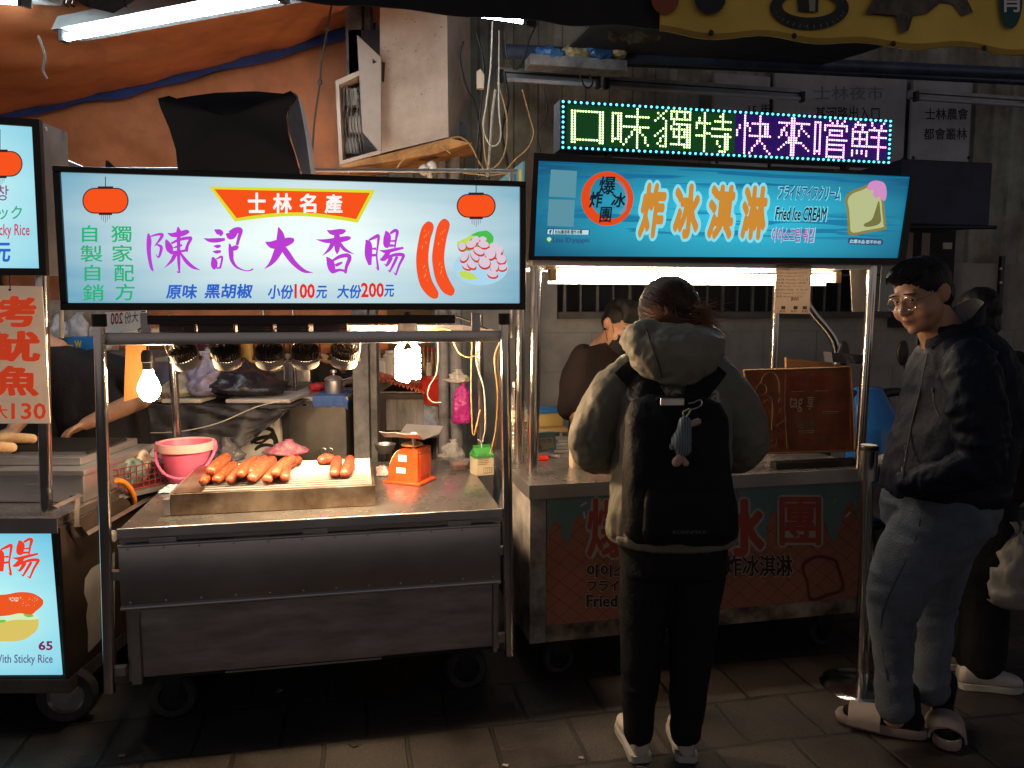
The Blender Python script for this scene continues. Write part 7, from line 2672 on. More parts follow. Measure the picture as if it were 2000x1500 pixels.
for (xa, ya, xb, yb, w_, c_, lab) in [(440, 786, 566, 772, .4, (.42, .38, .36), "grey white board lying on the right end of the draped table"), (315, 795, 392, 790, .22, (.55, .50, .42), "pale tray lying on the left end of the draped table")]:
 a, c = at(xa, ya, 4.06), at(xb, yb, 4.06)
 b_ = MB()
 b_.box(0, c.x - a.x, 0, w_, 0, .022, .006)
 ob = b_.build("board", mat(lab[:10], c_, .6, 0, var=.15), None, smooth=False)
 ob.location = V((a.x, 4.06, zt + .002))
 tag(ob, lab, "board")
zt += .026
bag("black_bag", "shiny black rubbish bag slumped on the right half of the draped table", "rubbish bag", V((at(485, 775, 4.3).x, 4.26, zt)), 0, .20, .16, .20, mat("glossy black bag", (.018, .016, .022), .22, 0, bump=1.0, bs=24), 21, .35)
bag("lilac_bag", "thin lilac carrier bag full of white bits, in the middle of the draped table", "carrier bag", V((at(405, 785, 4.2).x, 4.2, zt)), 0, .10, .10, .23, mat("thin lilac plastic", (.42, .36, .52), .3, 0, trans=.3, alpha=.85, var=.3, vs=14, bump=.7, bs=22), 31, .4)
bag("lilac_bag", "clear bag with pale greens slumped against the rear left post", "plastic bag", V((at(352, 785, 4.18).x, 4.16, zt)), 0, .09, .07, .12, mat("greenish bag", (.38, .36, .22), .35, 0, trans=.2, var=.5, vs=16, bump=.7, bs=22, dirt=(.30, .18, .16)), 37, .4)
bag("food_bag", "small pink patterned bag behind the lilac carrier bag", "plastic bag", V((at(368, 765, 4.4).x, 4.42, zt)), 0, .08, .06, .16, mat("pinkish bag", (.45, .30, .26), .4, 0, var=.4, vs=20, bump=.6), 41, .35)
p = V((at(412, 735, 4.5).x, 4.5, zt + .0))
t = thing("jar", "dark maroon round jar with a pale oval badge behind the bags", "jar", p, 0)
mb = MB()
mb.lathe([(.001, 0), (.08, 0), (.1, .08), (.1, .2), (.07, .27), (.04, .29), (.001, .29)], 24)
mb.build("jar", mat("dark maroon", (.05, .015, .02), .2), t)
mb = MB()
mb.sheet(lambda u, w_: V((.102 * math.sin((u - .5) * .9), -.102 * math.cos((u - .5) * .9), .2 + .035 * w_)), 10, 2, .002)
mb.build("badge", mat("pale badge", (.5, .48, .46), .5), t)
t, o = wthing("plastic_box", "grey lilac lidded plastic box on the draped table's far left", "plastic box", 318, 730, 4.5)
mb = MB()
wbox(mb, (298, 700, 332, 762), 4.5, .16, o, .006)
mb.build("box", mat("lilac grey box", (.22, .20, .30), .5), t, smooth=False)
mb = MB()
wbox(mb, (294, 696, 336, 707), 4.49, .18, o, .004)
mb.build("lid", mat("grey lid", (.40, .40, .42), .5), t, smooth=False)
for k, x in enumerate((292, 303, 313)):
 p = V((at(x, 800, 4.0).x, 4.12 + .01 * k, zt - .02))
 lab = ["left", "middle", "right"][k] + " of three small spice jars at the draped table's left edge"
 if k == 0:
  sj = thing("spice_jar", lab, "spice jar", p, 0, "spice jars on the draped table")
  mb = MB()
  mb.lathe([(.001, 0), (.016, 0), (.016, .05), (.013, .055)], 14)
  mb.build("jar", mat("spice jar glass", (.35, .25, .2), .3, 0, var=.4, vs=30), sj)
  mb = MB()
  mb.lathe([(.016, .054), (.016, .075), (.001, .075)], 14)
  mb.build("lid", mat("brown lid", (.12, .07, .05), .5), sj)
 else:
  dup(sj, p, 0, lab, "spice jars on the draped table")
# white board with black graffiti
t, o = wthing("graffiti_board", "white board with black dripping graffiti leaning under the draped table's right end", "board", 520, 905, 4.0)
o.z = .35
t.location = o
q = [(440, 905), (480, 840), (553, 796), (557, 905)]
mb = MB()
P = [at(x, y, 4.13) - o for x, y in ((420, 960), (420, 800), (556, 794), (560, 960))]
mb.mesh(P + [p + V((0, .015, 0)) for p in P], [(0, 1, 2, 3), (7, 6, 5, 4), (0, 4, 5, 1), (1, 5, 6, 2), (2, 6, 7, 3), (3, 7, 4, 0)])
mb.build("board", mat("scuffed white board", (.48, .44, .40), .6, 0, var=.1, vs=5), t, smooth=False)
GRA = mat("graffiti black", (.012, .011, .011), .4)
def z5(x, y):
 return (440 + x / 5.357, 600 + y / 5.357)
mb = MB()
brush(mb, [
 [(480, 1080, 20), (505, 1100, 50), (530, 1095, 30)], [(505, 1120, 14), (505, 1165, 10)],
 [(345, 1220, 14), (420, 1175, 40), (510, 1165, 36), (508, 1200, 16)], [(480, 1190, 8), (482, 1230, 4)], [(500, 1190, 8), (502, 1235, 4)],
 [(300, 1330, 10), (310, 1290, 36), (380, 1265, 34), (470, 1275, 36), (500, 1310, 34), (450, 1350, 20)], [(325, 1310, 10), (325, 1360, 5)],
 [(280, 1430, 16), (290, 1400, 36), (380, 1365, 38), (480, 1355, 40), (520, 1380, 40)], [(300, 1420, 20), (380, 1415, 24), (450, 1370, 20)], [(500, 1300, 30), (525, 1380, 46), (535, 1450, 50)],
 [(310, 1495, 24), (360, 1455, 34), (440, 1440, 30), (520, 1460, 30)],
], lambda x, y: at(*z5(x, y), 4.127) - o, 0)
mb.build("graffiti", GRA, t, smooth=False, recalc=False)
# steel kitchen counter with oval holes, pot and blue cloth
t, o = wthing("kitchen_counter", "steel kitchen counter with a row of oval holes, left of the grey column", "kitchen counter", 615, 885, 4.35)
o.z = 0
t.location = o
a, c = at(560, 778, 4.35), at(675, 778, 4.35)
zk = a.z
mb = MB()
mb.box(a.x - o.x, c.x - o.x, 0, .5, .0, zk - .02, .004)
mb.build("cabinet", mat("dull kitchen steel", (.22, .20, .18), .42, .7, var=.2, vs=4), t, smooth=False)
mb = MB()
mb.box(a.x - o.x - .02, c.x - o.x + .02, -.02, .5, zk - .019, zk + .012, .004)
mb.build("worktop", STEEL_D, t, smooth=False)
mr_, mk_ = MB(), MB()
for x in (559, 576, 595, 614, 633, 652):
 P = [at(x + 7 * math.cos(k * math.pi / 10), 791 + 4.2 * math.sin(k * math.pi / 10), 4.347) - o for k in range(20)]
 Q = [at(x + 5 * math.cos(k * math.pi / 10), 791 + 2.8 * math.sin(k * math.pi / 10), 4.347) - o for k in range(20)]
 mr_.mesh(P + Q, [(k, (k + 1) % 20, 20 + (k + 1) % 20, 20 + k) for k in range(20)])
 mk_.mesh(Q, [tuple(range(20))])
mr_.build("hole_rim", STEEL, t, smooth=False)
mk_.build("oval_hole", DARKV, t, smooth=False)
mb = MB()
for x in (632, 645):
 P = at(x, 880, 4.345) - o
 mb.lathe([(.014, 0), (.018, .004), (.014, .006)], 16, Matrix.Translation(P) @ Matrix.Rotation(R(90), 4, "X"))
mb.build("knob_ring", STEEL, t)
p = V((at(650, 775, 4.42).x, 4.45, zk + .018))
t = thing("saucepan", "small lidded steel saucepan with a long handle on the blue cloth", "saucepan", p, 0)
r = at(668, 760, 4.45).x - at(650, 760, 4.45).x
mb = MB()
mb.lathe([(.001, 0), (r * .9, 0), (r * .95, .01), (r * .95, .075), (r * 1.03, .08), (r * .8, .095), (r * .3, .105), (.001, .107)], 28)
mb.build("pan", STEEL, t)
mb = MB()
mb.lathe([(.001, .106), (.008, .107), (.008, .118), (.02, .122), (.018, .136), (.001, .14)], 16)
mb.build("lid_knob", STEEL, t)
mb = MB()
mb.tube([(r * .9, 0, .075), (r * 1.6, 0, .088), (r * 2.2, 0, .094)], [.006, .006, .009], n=8, flat=.5)
mb.build("handle", STEEL, t)
t, o = wthing("blue_cloth", "blue cloth draped over the kitchen counter's corner under the saucepan", "cloth", 648, 775, 4.36)
o.z = zk + .013
t.location = o
xa, xb = at(614, 775, 4.36).x - o.x, at(682, 775, 4.36).x - o.x
mb = MB()
def bcl(u, w_):
 x = xa + (xb - xa) * u
 if w_ < .35:
  return V((x, -.04 - .004 * math.sin(u * 20), -.055 * (1 - w_ / .35) - .0 - .02 * max(0, u - .85) / .15))
 return V((x, -.04 + (w_ - .35) * .5, .002 - .03 * max(0, u - .88) / .12))
mb.sheet(bcl, 30, 14, .003)
mb.build("cloth", mat("blue cloth", (.07, .14, .35), .8, 0, var=.15, vs=10), t)
p = V((at(620, 768, 4.6).x, 4.62, zk + .013))
t = thing("red_pack", "crumpled red packet behind the saucepan", "packet", p, 0)
mb = MB()
mb.ell((0, 0, .025), .06, .04, .028)
obj("pack", remesh(mb, .007, 1, lambda q: .008 * noise.noise(q * 35)), mat("red pack", (.5, .03, .04), .4, 0, var=.3, vs=25), t)
# steel urns and poles further back
t, o = wthing("steel_urn", "tall plain steel food urn behind the rubbish bag", "urn", 555, 770, 5.0)
o.z = 0
t.location = o
mb = MB()
a, c = at(503, 700, 5.0), at(606, 700, 5.0)
mb.box(a.x - o.x, c.x - o.x, 0, .4, 0, at(500, 640, 5.0).z, .02)
mb.build("urn", mat("smooth grey steel", (.30, .27, .25), .35, .8, var=.15, vs=2), t)
mb = MB()
mb.box(a.x - o.x - .01, c.x - o.x + .01, -.012, .0, at(500, 752, 5.0).z, at(500, 745, 5.0).z)
mb.build("band", STEEL_D, t, smooth=False)
for x, lab in ((519, "left slim chrome pole in front of the steel urn"), (577, "right slim chrome pole in front of the steel urn")):
 p = at(x, 770, 4.8)
 mb = MB()
 mb.cyl((0, 0, 0), (0, 0, 2.2), .011, n=12)
 ob = mb.build("pole", CHROME)
 ob.location = (p.x, p.y, 0)
 tag(ob, lab, "pole")
t, o = wthing("sauce_bottle", "tall yellow sauce bottle with an orange top behind the second spot lamp", "sauce bottle", 487, 722, 4.6)
mb = MB()
mb.lathe([(.001, 0), (.034, 0), (.036, .09), (.028, .11), (.03, .17), (.012, .2), (.001, .2)], 20)
mb.build("bottle", mat("mustard plastic", (.45, .25, .05), .4, 0, var=.2), t)
mb = MB()
mb.lathe([(.016, .19), (.014, .24), (.001, .25)], 14)
mb.build("cap", mat("orange cap", (.5, .12, .03), .4), t)
t, o = wthing("back_shelf", "steel shelf carrying the mustard bottle", "shelf", 487, 722, 4.5)
mb = MB()
mb.box(-.2, .12, 0, .3, -.025, -.001)
for x in (-.2, .1):
 mb.box(x, x + .02, .27, .3, -o.z, -.026)
mb.build("shelf", STEEL_D, t, smooth=False)
# cardboard with painted bulb glow, carton box and cloth at the left
t, o = fthing("cardboard_sheet", "upright cardboard sheet tinted with the orange glow of the pear bulb beside it", "cardboard", F1, 262, 790, .42)
P = [F1.p(x, y, .42) - o for x, y in ((247, 628), (292, 628), (286, 772), (242, 784))]
mb = MB()
mb.mesh(P + [p + V((0, .008, 0)) for p in P], [(0, 1, 2, 3), (7, 6, 5, 4), (0, 4, 5, 1), (1, 5, 6, 2), (2, 6, 7, 3), (3, 7, 4, 0)])
mb.build("sheet", mat("cardboard with painted bulb glow", (.34, .115, .025), .8, 0, var=.08), t, smooth=False)  # bulb's orange glow put into the cardboard colour
t, o = wthing("carton_box", "brown carton box standing behind the left cart's vendor", "carton", 222, 905, 4.1)
o.z = 0
t.location = o
mb = MB()
wbox(mb, (160, 785, 262, 1010), 4.1, .4, o, .003)
mb.build("carton", CARDB, t, smooth=False)
t, o = wthing("white_cloth", "white cloth hanging over the brown carton's edge", "cloth", 225, 780, 4.07)
mb = MB()
mb.sheet(lambda u, w_: at(200 + 66 * u, 778 + (20 + 34 * (1 - abs(u - .35))) * w_, 4.07) - o + V((0, -.015 * math.sin(u * 14) - .01, 0)), 24, 12, .004)
mb.build("cloth", mat("grey white cloth", (.5, .49, .5), .9, 0, var=.1, bump=.3), t)
t, o = wthing("supply_shelf", "cluttered shelf high at the left, behind the two signs' gap", "shelf", 140, 690, 4.3)
mb = MB()
a, c = at(85, 690, 4.3) - o, at(292, 690, 4.3) - o
mb.box(a.x, c.x, -.05, .4, -.03, 0)
for x in (a.x, c.x - .03):
 mb.box(x, x + .03, .35, .4, -o.z, -.031)
mb.build("shelf", mat("grey shelf", (.15, .14, .14), .6, .3), t, smooth=False)
zsh = o.z
t, o = wthing("snack_pack", "blue and yellow plastic wrap pack lying on the cluttered shelf", "packet", 147, 684, 4.22)
o.z = zsh + .001
t.location = o
mb = MB()
mb.box(-.1, .1, 0, .09, 0, .095, .02)
mb.build("pack", mat("blue pack", (.02, .16, .45), .3, 0, var=.15, vs=8), t)
mb = MB()
mb.prism([(-.102, .005), (-.02, .005), (-.01, .02), (-.012, .05), (-.102, .055)], .003, Matrix.Translation((0, -.003, 0)))
mb.prism([(-.06, .092), (-.02, .098), (-.015, .1), (-.06, .1)], .003, Matrix.Translation((0, -.003, 0)))
mb.build("yellow_patch", mat("yellow patch", (.62, .48, .03), .4), t, smooth=False)
vs_, fs_ = text_shape("W", .05)
mb = MB()
mb.mesh([V((.0 + .04 * x, -.004 - 2e-5 * _, .035 + .04 * y)) for x, y, _ in vs_], fs_)
mb.build("lettering", mat("yellow letter", (.62, .50, .05), .4), t, smooth=False, recalc=False)
mb = MB()
for k in range(3):
 mb.box(-.09, -.02 - .01 * k, -.0045, -.0035, .018 + .01 * k, .021 + .01 * k)
 mb.box(-.09, -.03 - .01 * k, -.0012, -.0005, .07 + .008 * k, .073 + .008 * k)
mb.build("small_print", mat("pack print", (.1, .1, .08), .6), t, smooth=False)
for k, (x, rx, h, lab) in enumerate([(108, .07, .16, "white plastic bag at the left end of the cluttered shelf"), (150, .08, .17, "large milky plastic bag behind the blue pack"), (185, .06, .14, "creased milky bag right of the blue pack, beside the sign post")]):
 bag("plastic_bag", lab, "plastic bag", V((at(x, 684, 4.4).x, 4.42 + .02 * k, zsh)), 0, rx, .06, h + .05, mat("milky bag", (.52, .50, .52), .4, 0, var=.2, vs=12, bump=.6, bs=26), 50 + k * 4, .4)
t, o = wthing("crushed_carton", "crushed brown and white carton stacked at the back of the cluttered shelf", "carton", 115, 640, 4.55)
o.z = zsh
t.location = o
mb = MB()
mb.box(-.14, .3, 0, .1, 0, .30, .004)
mb.build("carton", mat("pale carton", (.42, .36, .32), .8, 0, var=.3, vs=9, dirt=(.30, .2, .12)), t, smooth=False)
# maroon patterned plastic behind the grill and crinkly wrap beside the bucket
bag("maroon_bag", "maroon patterned plastic bag behind the middle sausages", "plastic bag", F1.w(F1.h(555, 893, CZ)) + V((0, .05, 0)), 0, .10, .05, .085, mat("maroon pattern", (.30, .05, .10), .4, 0, var=.7, vs=30, bump=.5, dirt=(.5, .3, .3)), 61, .35, .2)
bag("clear_wrap", "crinkled clear wrap heaped right of the pink bucket", "plastic wrap", F1.w(F1.h(440, 905, CZ)) + V((0, .05, 0)), 0, .07, .05, .12, mat("crinkled dark wrap", (.16, .14, .15), .2, 0, trans=.35, alpha=.8, bump=.9, bs=26), 66, .45, .2)
# table with a blue lidded box behind the ice cream cart
t, o = fthing("side_table", "small table with a tubular frame behind the ice cream cart's left posts", "table", F2, 1080, 830, 1.05)
o.z = 0
t.location = F2.w(o)
zt2 = F2.p(1062, 838, 1.05).z
a, c = F2.p(1025, 830, 1.05), F2.p(1110, 830, 1.05)
mb = MB()
mb.box(a.x - o.x, c.x - o.x, 0, .4, zt2 - .02, zt2)
mb.build("top", mat("yellowish table top", (.40, .28, .12), .6), t, smooth=False)
mb = MB()
xx = c.x - o.x
mb.tube([(xx + .03, -.02, 0), (xx + .03, -.02, zt2 + .0), (xx + .05, -.01, zt2 + .09), (xx + .10, 0, zt2 + .13), (xx + .17, 0, zt2 + .12)], .012, n=10, sm=5)
for x in (a.x - o.x + .03, c.x - o.x - .03):
 for y in (.03, .36):
  mb.cyl((x, y, 0), (x, y, zt2 - .021), .012, n=8)
mb.build("tube_frame", STEEL, t)
p = F2.w(V((F2.p(1062, 812, 1.15).x, 1.18, zt2 + .001)))
t = thing("lidded_box", "clear yellow food box with a bright blue lid on the side table", "food box", p, F2.rz)
hh = F2.p(1062, 806, 1.15).z - zt2
mb = MB()
mb.box(-.10, .10, -.07, .07, 0, hh, .008)
mb.build("box", mat("yellow tub", (.45, .34, .12), .4), t)
mb = MB()
mb.loft([((0, 0, hh + .001), (.115, 0, 0), (0, .08, 0)), ((0, 0, hh + .014), (.115, 0, 0), (0, .08, 0)), ((0, 0, hh + .028), (.08, 0, 0), (0, .055, 0)), ((0, 0, hh + .03), (.06, 0, 0), (0, .04, 0))], 28, 4)
mb.build("lid", mat("bright blue lid", (.03, .16, .42), .35), t)
# ================================================================== PEOPLE
def add(mb, other, M=None):
 me = other.to_mesh("tmp")
 vs = [(M @ v.co) if M is not None else v.co.copy() for v in me.vertices]
 fs = [tuple(p.vertices) for p in me.polygons]
 bpy.data.meshes.remove(me)
 mb.mesh(vs, fs)
def head_shape(mb, H, full=1.0):
 """head in local axes, face towards -y, ears on x"""
 h = MB()
 h.ell((0, .014, .035), .077, .097, .088, 24, 16)
 h.ell((0, -.022, -.03), .066 * full, .074, .088, 24, 16)
 h.ell((0, -.038, -.072), .053 * full, .054, .043, 20, 12)
 h.ell((0, -.079, -.098), .022, .018, .017)
 for s in (-1, 1):
  h.ell((s * .040, -.056, -.036), .031 * full, .031, .035)
  h.ell((s * .030, -.083, .030), .026, .011, .010, M=Matrix.Rotation(s * R(-8), 3, "Y"))
  h.ell((s * .0125, -.101, -.031), .0095, .010, .008)
  h.ell((s * .079, .012, -.004), .010, .020, .032, M=Matrix.Rotation(s * R(-18), 3, "Z"))
  h.ell((s * .084, .020, .004), .006, .017, .026, M=Matrix.Rotation(s * R(-28), 3, "Z"))
  h.ell((s * .019, -.088, -.0625), .007, .007, .006)
 h.limb([(0, -.088, .018), (0, -.100, -.008), (0, -.111, -.026)], [.008, .0090, .0108], n=12)
 h.ell((0, -.0955, -.0535), .019, .008, .0046)
 h.ell((0, -.0945, -.0650), .0165, .0085, .0055)
 h.limb([(0, .02, -.07), (0, .035, -.13), (0, .05, -.20)], [.055 * full, .057 * full * full, .066 * full * full], n=18)
 add(mb, h, H)
def hand(mb, w, d, n, side=1, curl=.5):
 w, d, n = V(w), V(d).normalized(), V(n)
 n = (n - d * n.dot(d)).normalized()
 s = d.cross(n) * side
 mb.loft([(w - d * .02, s * .024, n * .018), (w + d * .03, s * .033, n * .017), (w + d * .07, s * .039, n * .015), (w + d * .09, s * .036, n * .011)], 16)
 for i, L in enumerate((.070, .078, .073, .056)):
  b = w + d * .084 + s * (.029 - .0195 * i)
  pts, a = [b - d * .012, b], curl * (.5 + .08 * i)
  for f in (.45, .32, .26):
   b = b + (d * math.cos(a) + n * math.sin(a)) * L * f
   pts.append(b)
   a += curl
  mb.limb(pts, [.0095, .0095, .009, .0085, .0075], n=10, sm=2)
 b = w + d * .022 + s * .026
 mb.limb([b, b + d * .025 + s * .022 + n * .006, b + d * .052 + s * .024 + n * .016, b + d * .074 + s * .018 + n * .024], [.013, .0115, .010, .0085], n=10, sm=3)
SKIN = mat("skin", (.50, .27, .165), .48, 0, var=.08, vs=30, sss=.12, bump=.05, bs=180)
LIP = mat("lip skin", (.42, .18, .125), .42, 0, sss=.1)
BROW = mat("brow hair", (.03, .02, .016), .7)
def body(root, H, torso, arms, legs, vox=.008, hands=(), full=1.0, detail=True):
 mb = MB()
 head_shape(mb, H, full)
 mb.loft(torso, 20)
 for pts, rs in arms + legs:
  mb.limb(pts, rs, n=14, sm=4)
 for hd in hands:
  hand(mb, *hd)
 me = remesh(mb, vox, 3)
 o = obj("body", me, [SKIN, LIP], root, ang=0)
 if detail:
  Hi = H.inverted()
  for p in me.polygons:
   c = Hi @ p.center
   if c.y < -.06:
    if (c.x / .023) ** 2 + ((c.z + .0595) / .0105) ** 2 < 1 and c.y < -.085:
     p.material_index = 1
 return o
def eyes(root, H, look=0.0):
 mb = MB()
 mb.tube([(-.021, -.0895, -.0618), (-.012, -.099, -.0595), (0, -.1015, -.0588), (.012, -.099, -.0595), (.021, -.0895, -.0618)], [.0006, .0014, .0016, .0014, .0006], n=6, sm=4)
 bmesh.ops.transform(mb.b, matrix=H, verts=mb.b.verts)
 mb.build("mouth_line", mat("mouth shadow", (.10, .03, .022), .6), root)
 for s in (-1, 1):
  mb = MB()
  for k in range(9):
   x = .014 + .0045 * k
   z = .0345 - .10 * (x - .014) - 2.0 * max(0, x - .04) ** 1.5
   y = -.0935 + max(0, x - .024) ** 2 * 16
   mb.tube([(s * x, y - .0012, z - .002), (s * (x + .004), y - .0022, z + .001), (s * (x + .008), y - .0005, z + .0018)], [.0016, .0014, .0006], n=5, sm=2)
  bmesh.ops.transform(mb.b, matrix=H, verts=mb.b.verts)
  mb.build("eyebrow", BROW, root, ang=0)
  mb = MB()
  mb.ell((s * .031, -.0755, .0095), .0155, .0118, .0088, 18, 12)
  bmesh.ops.transform(mb.b, matrix=H, verts=mb.b.verts)
  e = mb.build("eye", mat("eye white", (.62, .56, .50), .2), root, ang=0)
  mb = MB()
  mb.ell((s * .031 + look, -.0856, .0095), .0058, .0022, .0056, 14, 10)
  bmesh.ops.transform(mb.b, matrix=H, verts=mb.b.verts)
  mb.build("iris", mat("dark iris", (.012, .008, .006), .1), e, ang=0)
  mb = MB()
  for k, (z, r) in enumerate(((.0178, .0040), (.0018, .0028))):
   mb.tube([(s * (.031 - .0165), -.0785, .008), (s * .024, -.087, z - .001 * k), (s * .036, -.0865, z), (s * .0475, -.0745, .0095)], r, n=8, sm=4)
  bmesh.ops.transform(mb.b, matrix=H, verts=mb.b.verts)
  mb.build("eyelid", SKIN, root, ang=0)
def strands(root, M, cen, rad, n, path, r=.0009, m_=None, seed=1, lift=1.015, name="hair_strands"):
 """fine hairs combed over an ellipsoid; path(i) gives start and end directions"""
 rnd.seed(seed)
 mb = MB()
 for i in range(n):
  a, b = path()
  a, b = V(a).normalized(), V(b).normalized()
  P = []
  k = lift + rnd.uniform(-.01, .03)
  for j in range(7):
   d = a.slerp(b, j / 6) if a.dot(b) > -.99 else a
   e = k + .02 * math.sin(j * 1.3 + i)
   P.append(M @ (V(cen) + V((d.x * rad[0], d.y * rad[1], d.z * rad[2])) * e))
  mb.tube(P, [r * .6, r, r, r, r, r * .8, r * .3], n=4)
 return mb.build(name, m_, root)
def folds(a, f, st=(1, 1, 1), seed=0, fine=.25):
 sd = V((seed * 3.1, seed * 1.7, seed))
 def g(p):
  q = V((p.x * st[0], p.y * st[1], p.z * st[2])) * f + sd
  w = noise.noise(q * .6 + V((5, 2, 1)))
  q = q + V((w, w * .7, -w)) * .8
  r = 1 - abs(noise.noise(q)) * 2
  return a * (r * .6 + noise.noise(q * 2.1) * .4) + a * fine * noise.noise(q * 5)
 return g
def cloth_mat(name, c, rough=.8, **k):
 return mat(name, c, rough, 0, var=k.pop("var", .12), vs=k.pop("vs", 9), bump=k.pop("bump", .25), bs=k.pop("bs", 120), spec=.18, **k)
def shoe(root, heel, toe, w, m_up, m_sole, h=.075, name="shoe"):
 heel, toe = V(heel), V(toe)
 d = toe - heel
 L = d.length
 d.normalize()
 s = V((-d.y, d.x, 0))
 up = V((0, 0, 1))
 mb = MB()
 secs = []
 for t, a, hh in ((.0, .55, .75), (.06, .8, 1.05), (.2, .86, 1.1), (.4, .85, .95), (.6, .95, .72), (.8, 1.0, .58), (.93, .75, .48), (1.0, .35, .3)):
  secs.append((heel + d * L * t + up * (.022 + h * hh * .5), s * w * a, up * h * hh * .52))
 mb.loft(secs, 20, 2.4)
 o = obj(name, remesh(mb, .006, 3), m_up, root, ang=0)
 mb = MB()
 P = []
 for t, a in ((0, .0), (.0, .6), (.06, .9), (.25, .88), (.45, .86), (.65, 1.0), (.82, 1.02), (.94, .75), (1.01, .3)):
  P.append((t, a))
 ring = [heel + d * L * t + s * w * 1.06 * a for t, a in P] + [heel + d * L * t - s * w * 1.06 * a for t, a in P[::-1]]
 n = len(ring)
 mb.mesh([p + up * .002 for p in ring] + [p + up * .026 for p in ring], [tuple(range(n - 1, -1, -1)), tuple(range(n, 2 * n))] + [(i, (i + 1) % n, n + (i + 1) % n, n + i) for i in range(n)])
 mb.build("sole", m_sole, o, ang=50)
 return o
X_, Y_, Z_ = V((1, 0, 0)), V((0, 1, 0)), V((0, 0, 1))
TR = lambda x, y, z: Matrix.Translation((x, y, z))
RO = lambda a, ax: Matrix.Rotation(R(a), 4, ax)
WSHOE = mat("white sneaker leather", (.58, .54, .47), .5, 0, var=.1, vs=12)
WSOLE = mat("grey white sole", (.46, .46, .42), .6, 0, var=.12)
HAIRM = mat("dark brown hair", (.032, .018, .012), .5, 0, var=.35, vs=10, stretch=(10, 10, 1.5), bump=.25, bs=40, spec=.3)
HAIRB = mat("black hair", (.010, .009, .009), .5, 0, var=.35, vs=10, stretch=(12, 12, 2), bump=.25, bs=40, spec=.3)
def loftx(L):
 return [((x, y, z), X_ * a, Y_ * b) for x, y, z, a, b in L]
# ------------------------------------------------------------ woman with backpack, seen from behind
wp = V((.515, 2.49, 0))
w = thing("person", "woman seen from behind in a khaki hooded jacket and black trousers", "person", wp, 0)
H = TR(.015, .135, 1.518) @ RO(180, "Z") @ RO(14, "X")
body(w, H, loftx([(.015, .0, .78, .12, .09), (.01, .02, 1.0, .12, .09), (.01, .05, 1.25, .13, .08), (.01, .08, 1.36, .1, .06), (.01, .10, 1.42, .05, .05)]),
     [([(s * .15, .05, 1.31), (s * .24, .05, 1.11), (s * .14, .30, 1.0), (s * .09, .40, .985)], [.04, .036, .03, .026]) for s in (-1, 1)],
     [([(.015 + s * .08, 0, .8), (.005 + s * .075, .01, .45), (s * .08, .035, .12)], [.06, .045, .028]) for s in (-1, 1)], .010,
     [((s * .09, .40, .985), (-s * .3, 1, -.1), (0, 0, -1), s, .5) for s in (-1, 1)], detail=False)
KHAKI = cloth_mat("khaki jacket nylon", (.19, .185, .145), .55, bump=.35, bs=28, var=.1)
mb = MB()
mb.loft(loftx([(.012, .0, .800, .195, .150), (.012, .0, .815, .213, .165), (.012, 0, .85, .208, .165), (.012, .01, .98, .19, .155), (.012, .02, 1.12, .185, .15), (.012, .04, 1.24, .188, .14), (.012, .055, 1.32, .168, .12), (.012, .07, 1.37, .125, .095), (.012, .08, 1.41, .08, .07)]), 32, 2.4)
wj = obj("jacket", remesh(mb, .008, 3, folds(.017, 8, (1, 1, .45), 2, .4)), KHAKI, w, ang=0)
slv = []
for s in (-1, 1):
 mb = MB()
 mb.limb([(.01 + s * .135, .055, 1.325), (.01 + s * .19, .05, 1.25), (.01 + s * .235, .05, 1.16), (.01 + s * .250, .065, 1.09), (.01 + s * .225, .16, 1.045), (.01 + s * .175, .26, 1.02), (.01 + s * .13, .345, 1.0)], [.070, .083, .085, .082, .072, .062, .045], n=18)
 slv.append(obj("sleeve", remesh(mb, .007, 3, folds(.013, 7, (1.1, 1.1, .8), 5 + s, .3)), KHAKI, w, ang=0))
mb = MB()
mb.loft(loftx([(.012, .0, .782, .190, .150), (.012, .0, .792, .210, .164), (.012, 0, .815, .215, .170), (.012, 0, .826, .207, .162)]), 32, 2.4)
obj("jacket_hem", remesh(mb, .007, 2, folds(.004, 22, (1, 1, .3), 4)), KHAKI, w, ang=0)
# hood lying on the back
mb = MB()
mb.loft([((.0, -.055, 1.295), X_ * .02, Y_ * .02), ((.0, -.065, 1.315), X_ * .07, Y_ * .045), ((.005, -.06, 1.35), X_ * .125, Y_ * .07), ((.01, -.045, 1.40), X_ * .152, Y_ * .095), ((.01, -.025, 1.445), X_ * .155, Y_ * .105), ((.004, .0, 1.475), X_ * .138, Y_ * .10), ((.0, .02, 1.492), X_ * .10, Y_ * .085)], 28)
for s in (-1, 1):
 mb.limb([(.01 + s * .118, -.0, 1.44), (.01 + s * .115, .07, 1.45), (.01 + s * .08, .14, 1.42)], [.045, .045, .042], n=14)
mb.ell((-.085, -.01, 1.475), .06, .07, .038)
wh = obj("hood", remesh(mb, .008, 4, folds(.013, 9, (1, 1, 1), 6, .4)), cloth_mat("khaki hood nylon", (.225, .215, .165), .55, bump=.35, bs=28, var=.1), w, ang=0)
JB, HB = skin_of(wj, *slv), skin_of(wh)
def onw(px, py, bv, lift=.003, Y=2.40):
 q = at(px, py, Y) - wp
 return onto(bv, q, lift, ray(px, py).normalized())
mb = MB()
mb.tube([onw(x, y, HB, .001) for x, y in ((1262, 642), (1268, 660), (1278, 690), (1288, 715), (1293, 738))], .0028, n=6, sm=5)
mb.build("hood_seam", mat("dark seam", (.05, .045, .035), .8), w)
LETT = mat("faded grey print", (.42, .41, .35), .7)
vs, fs = text_shape("California", .02)
mb = MB()
mb.mesh([onw(1222 + 186 * x, 786 - 36 * y, JB, .003 + 3e-5 * i) for x, y, i in vs], fs)
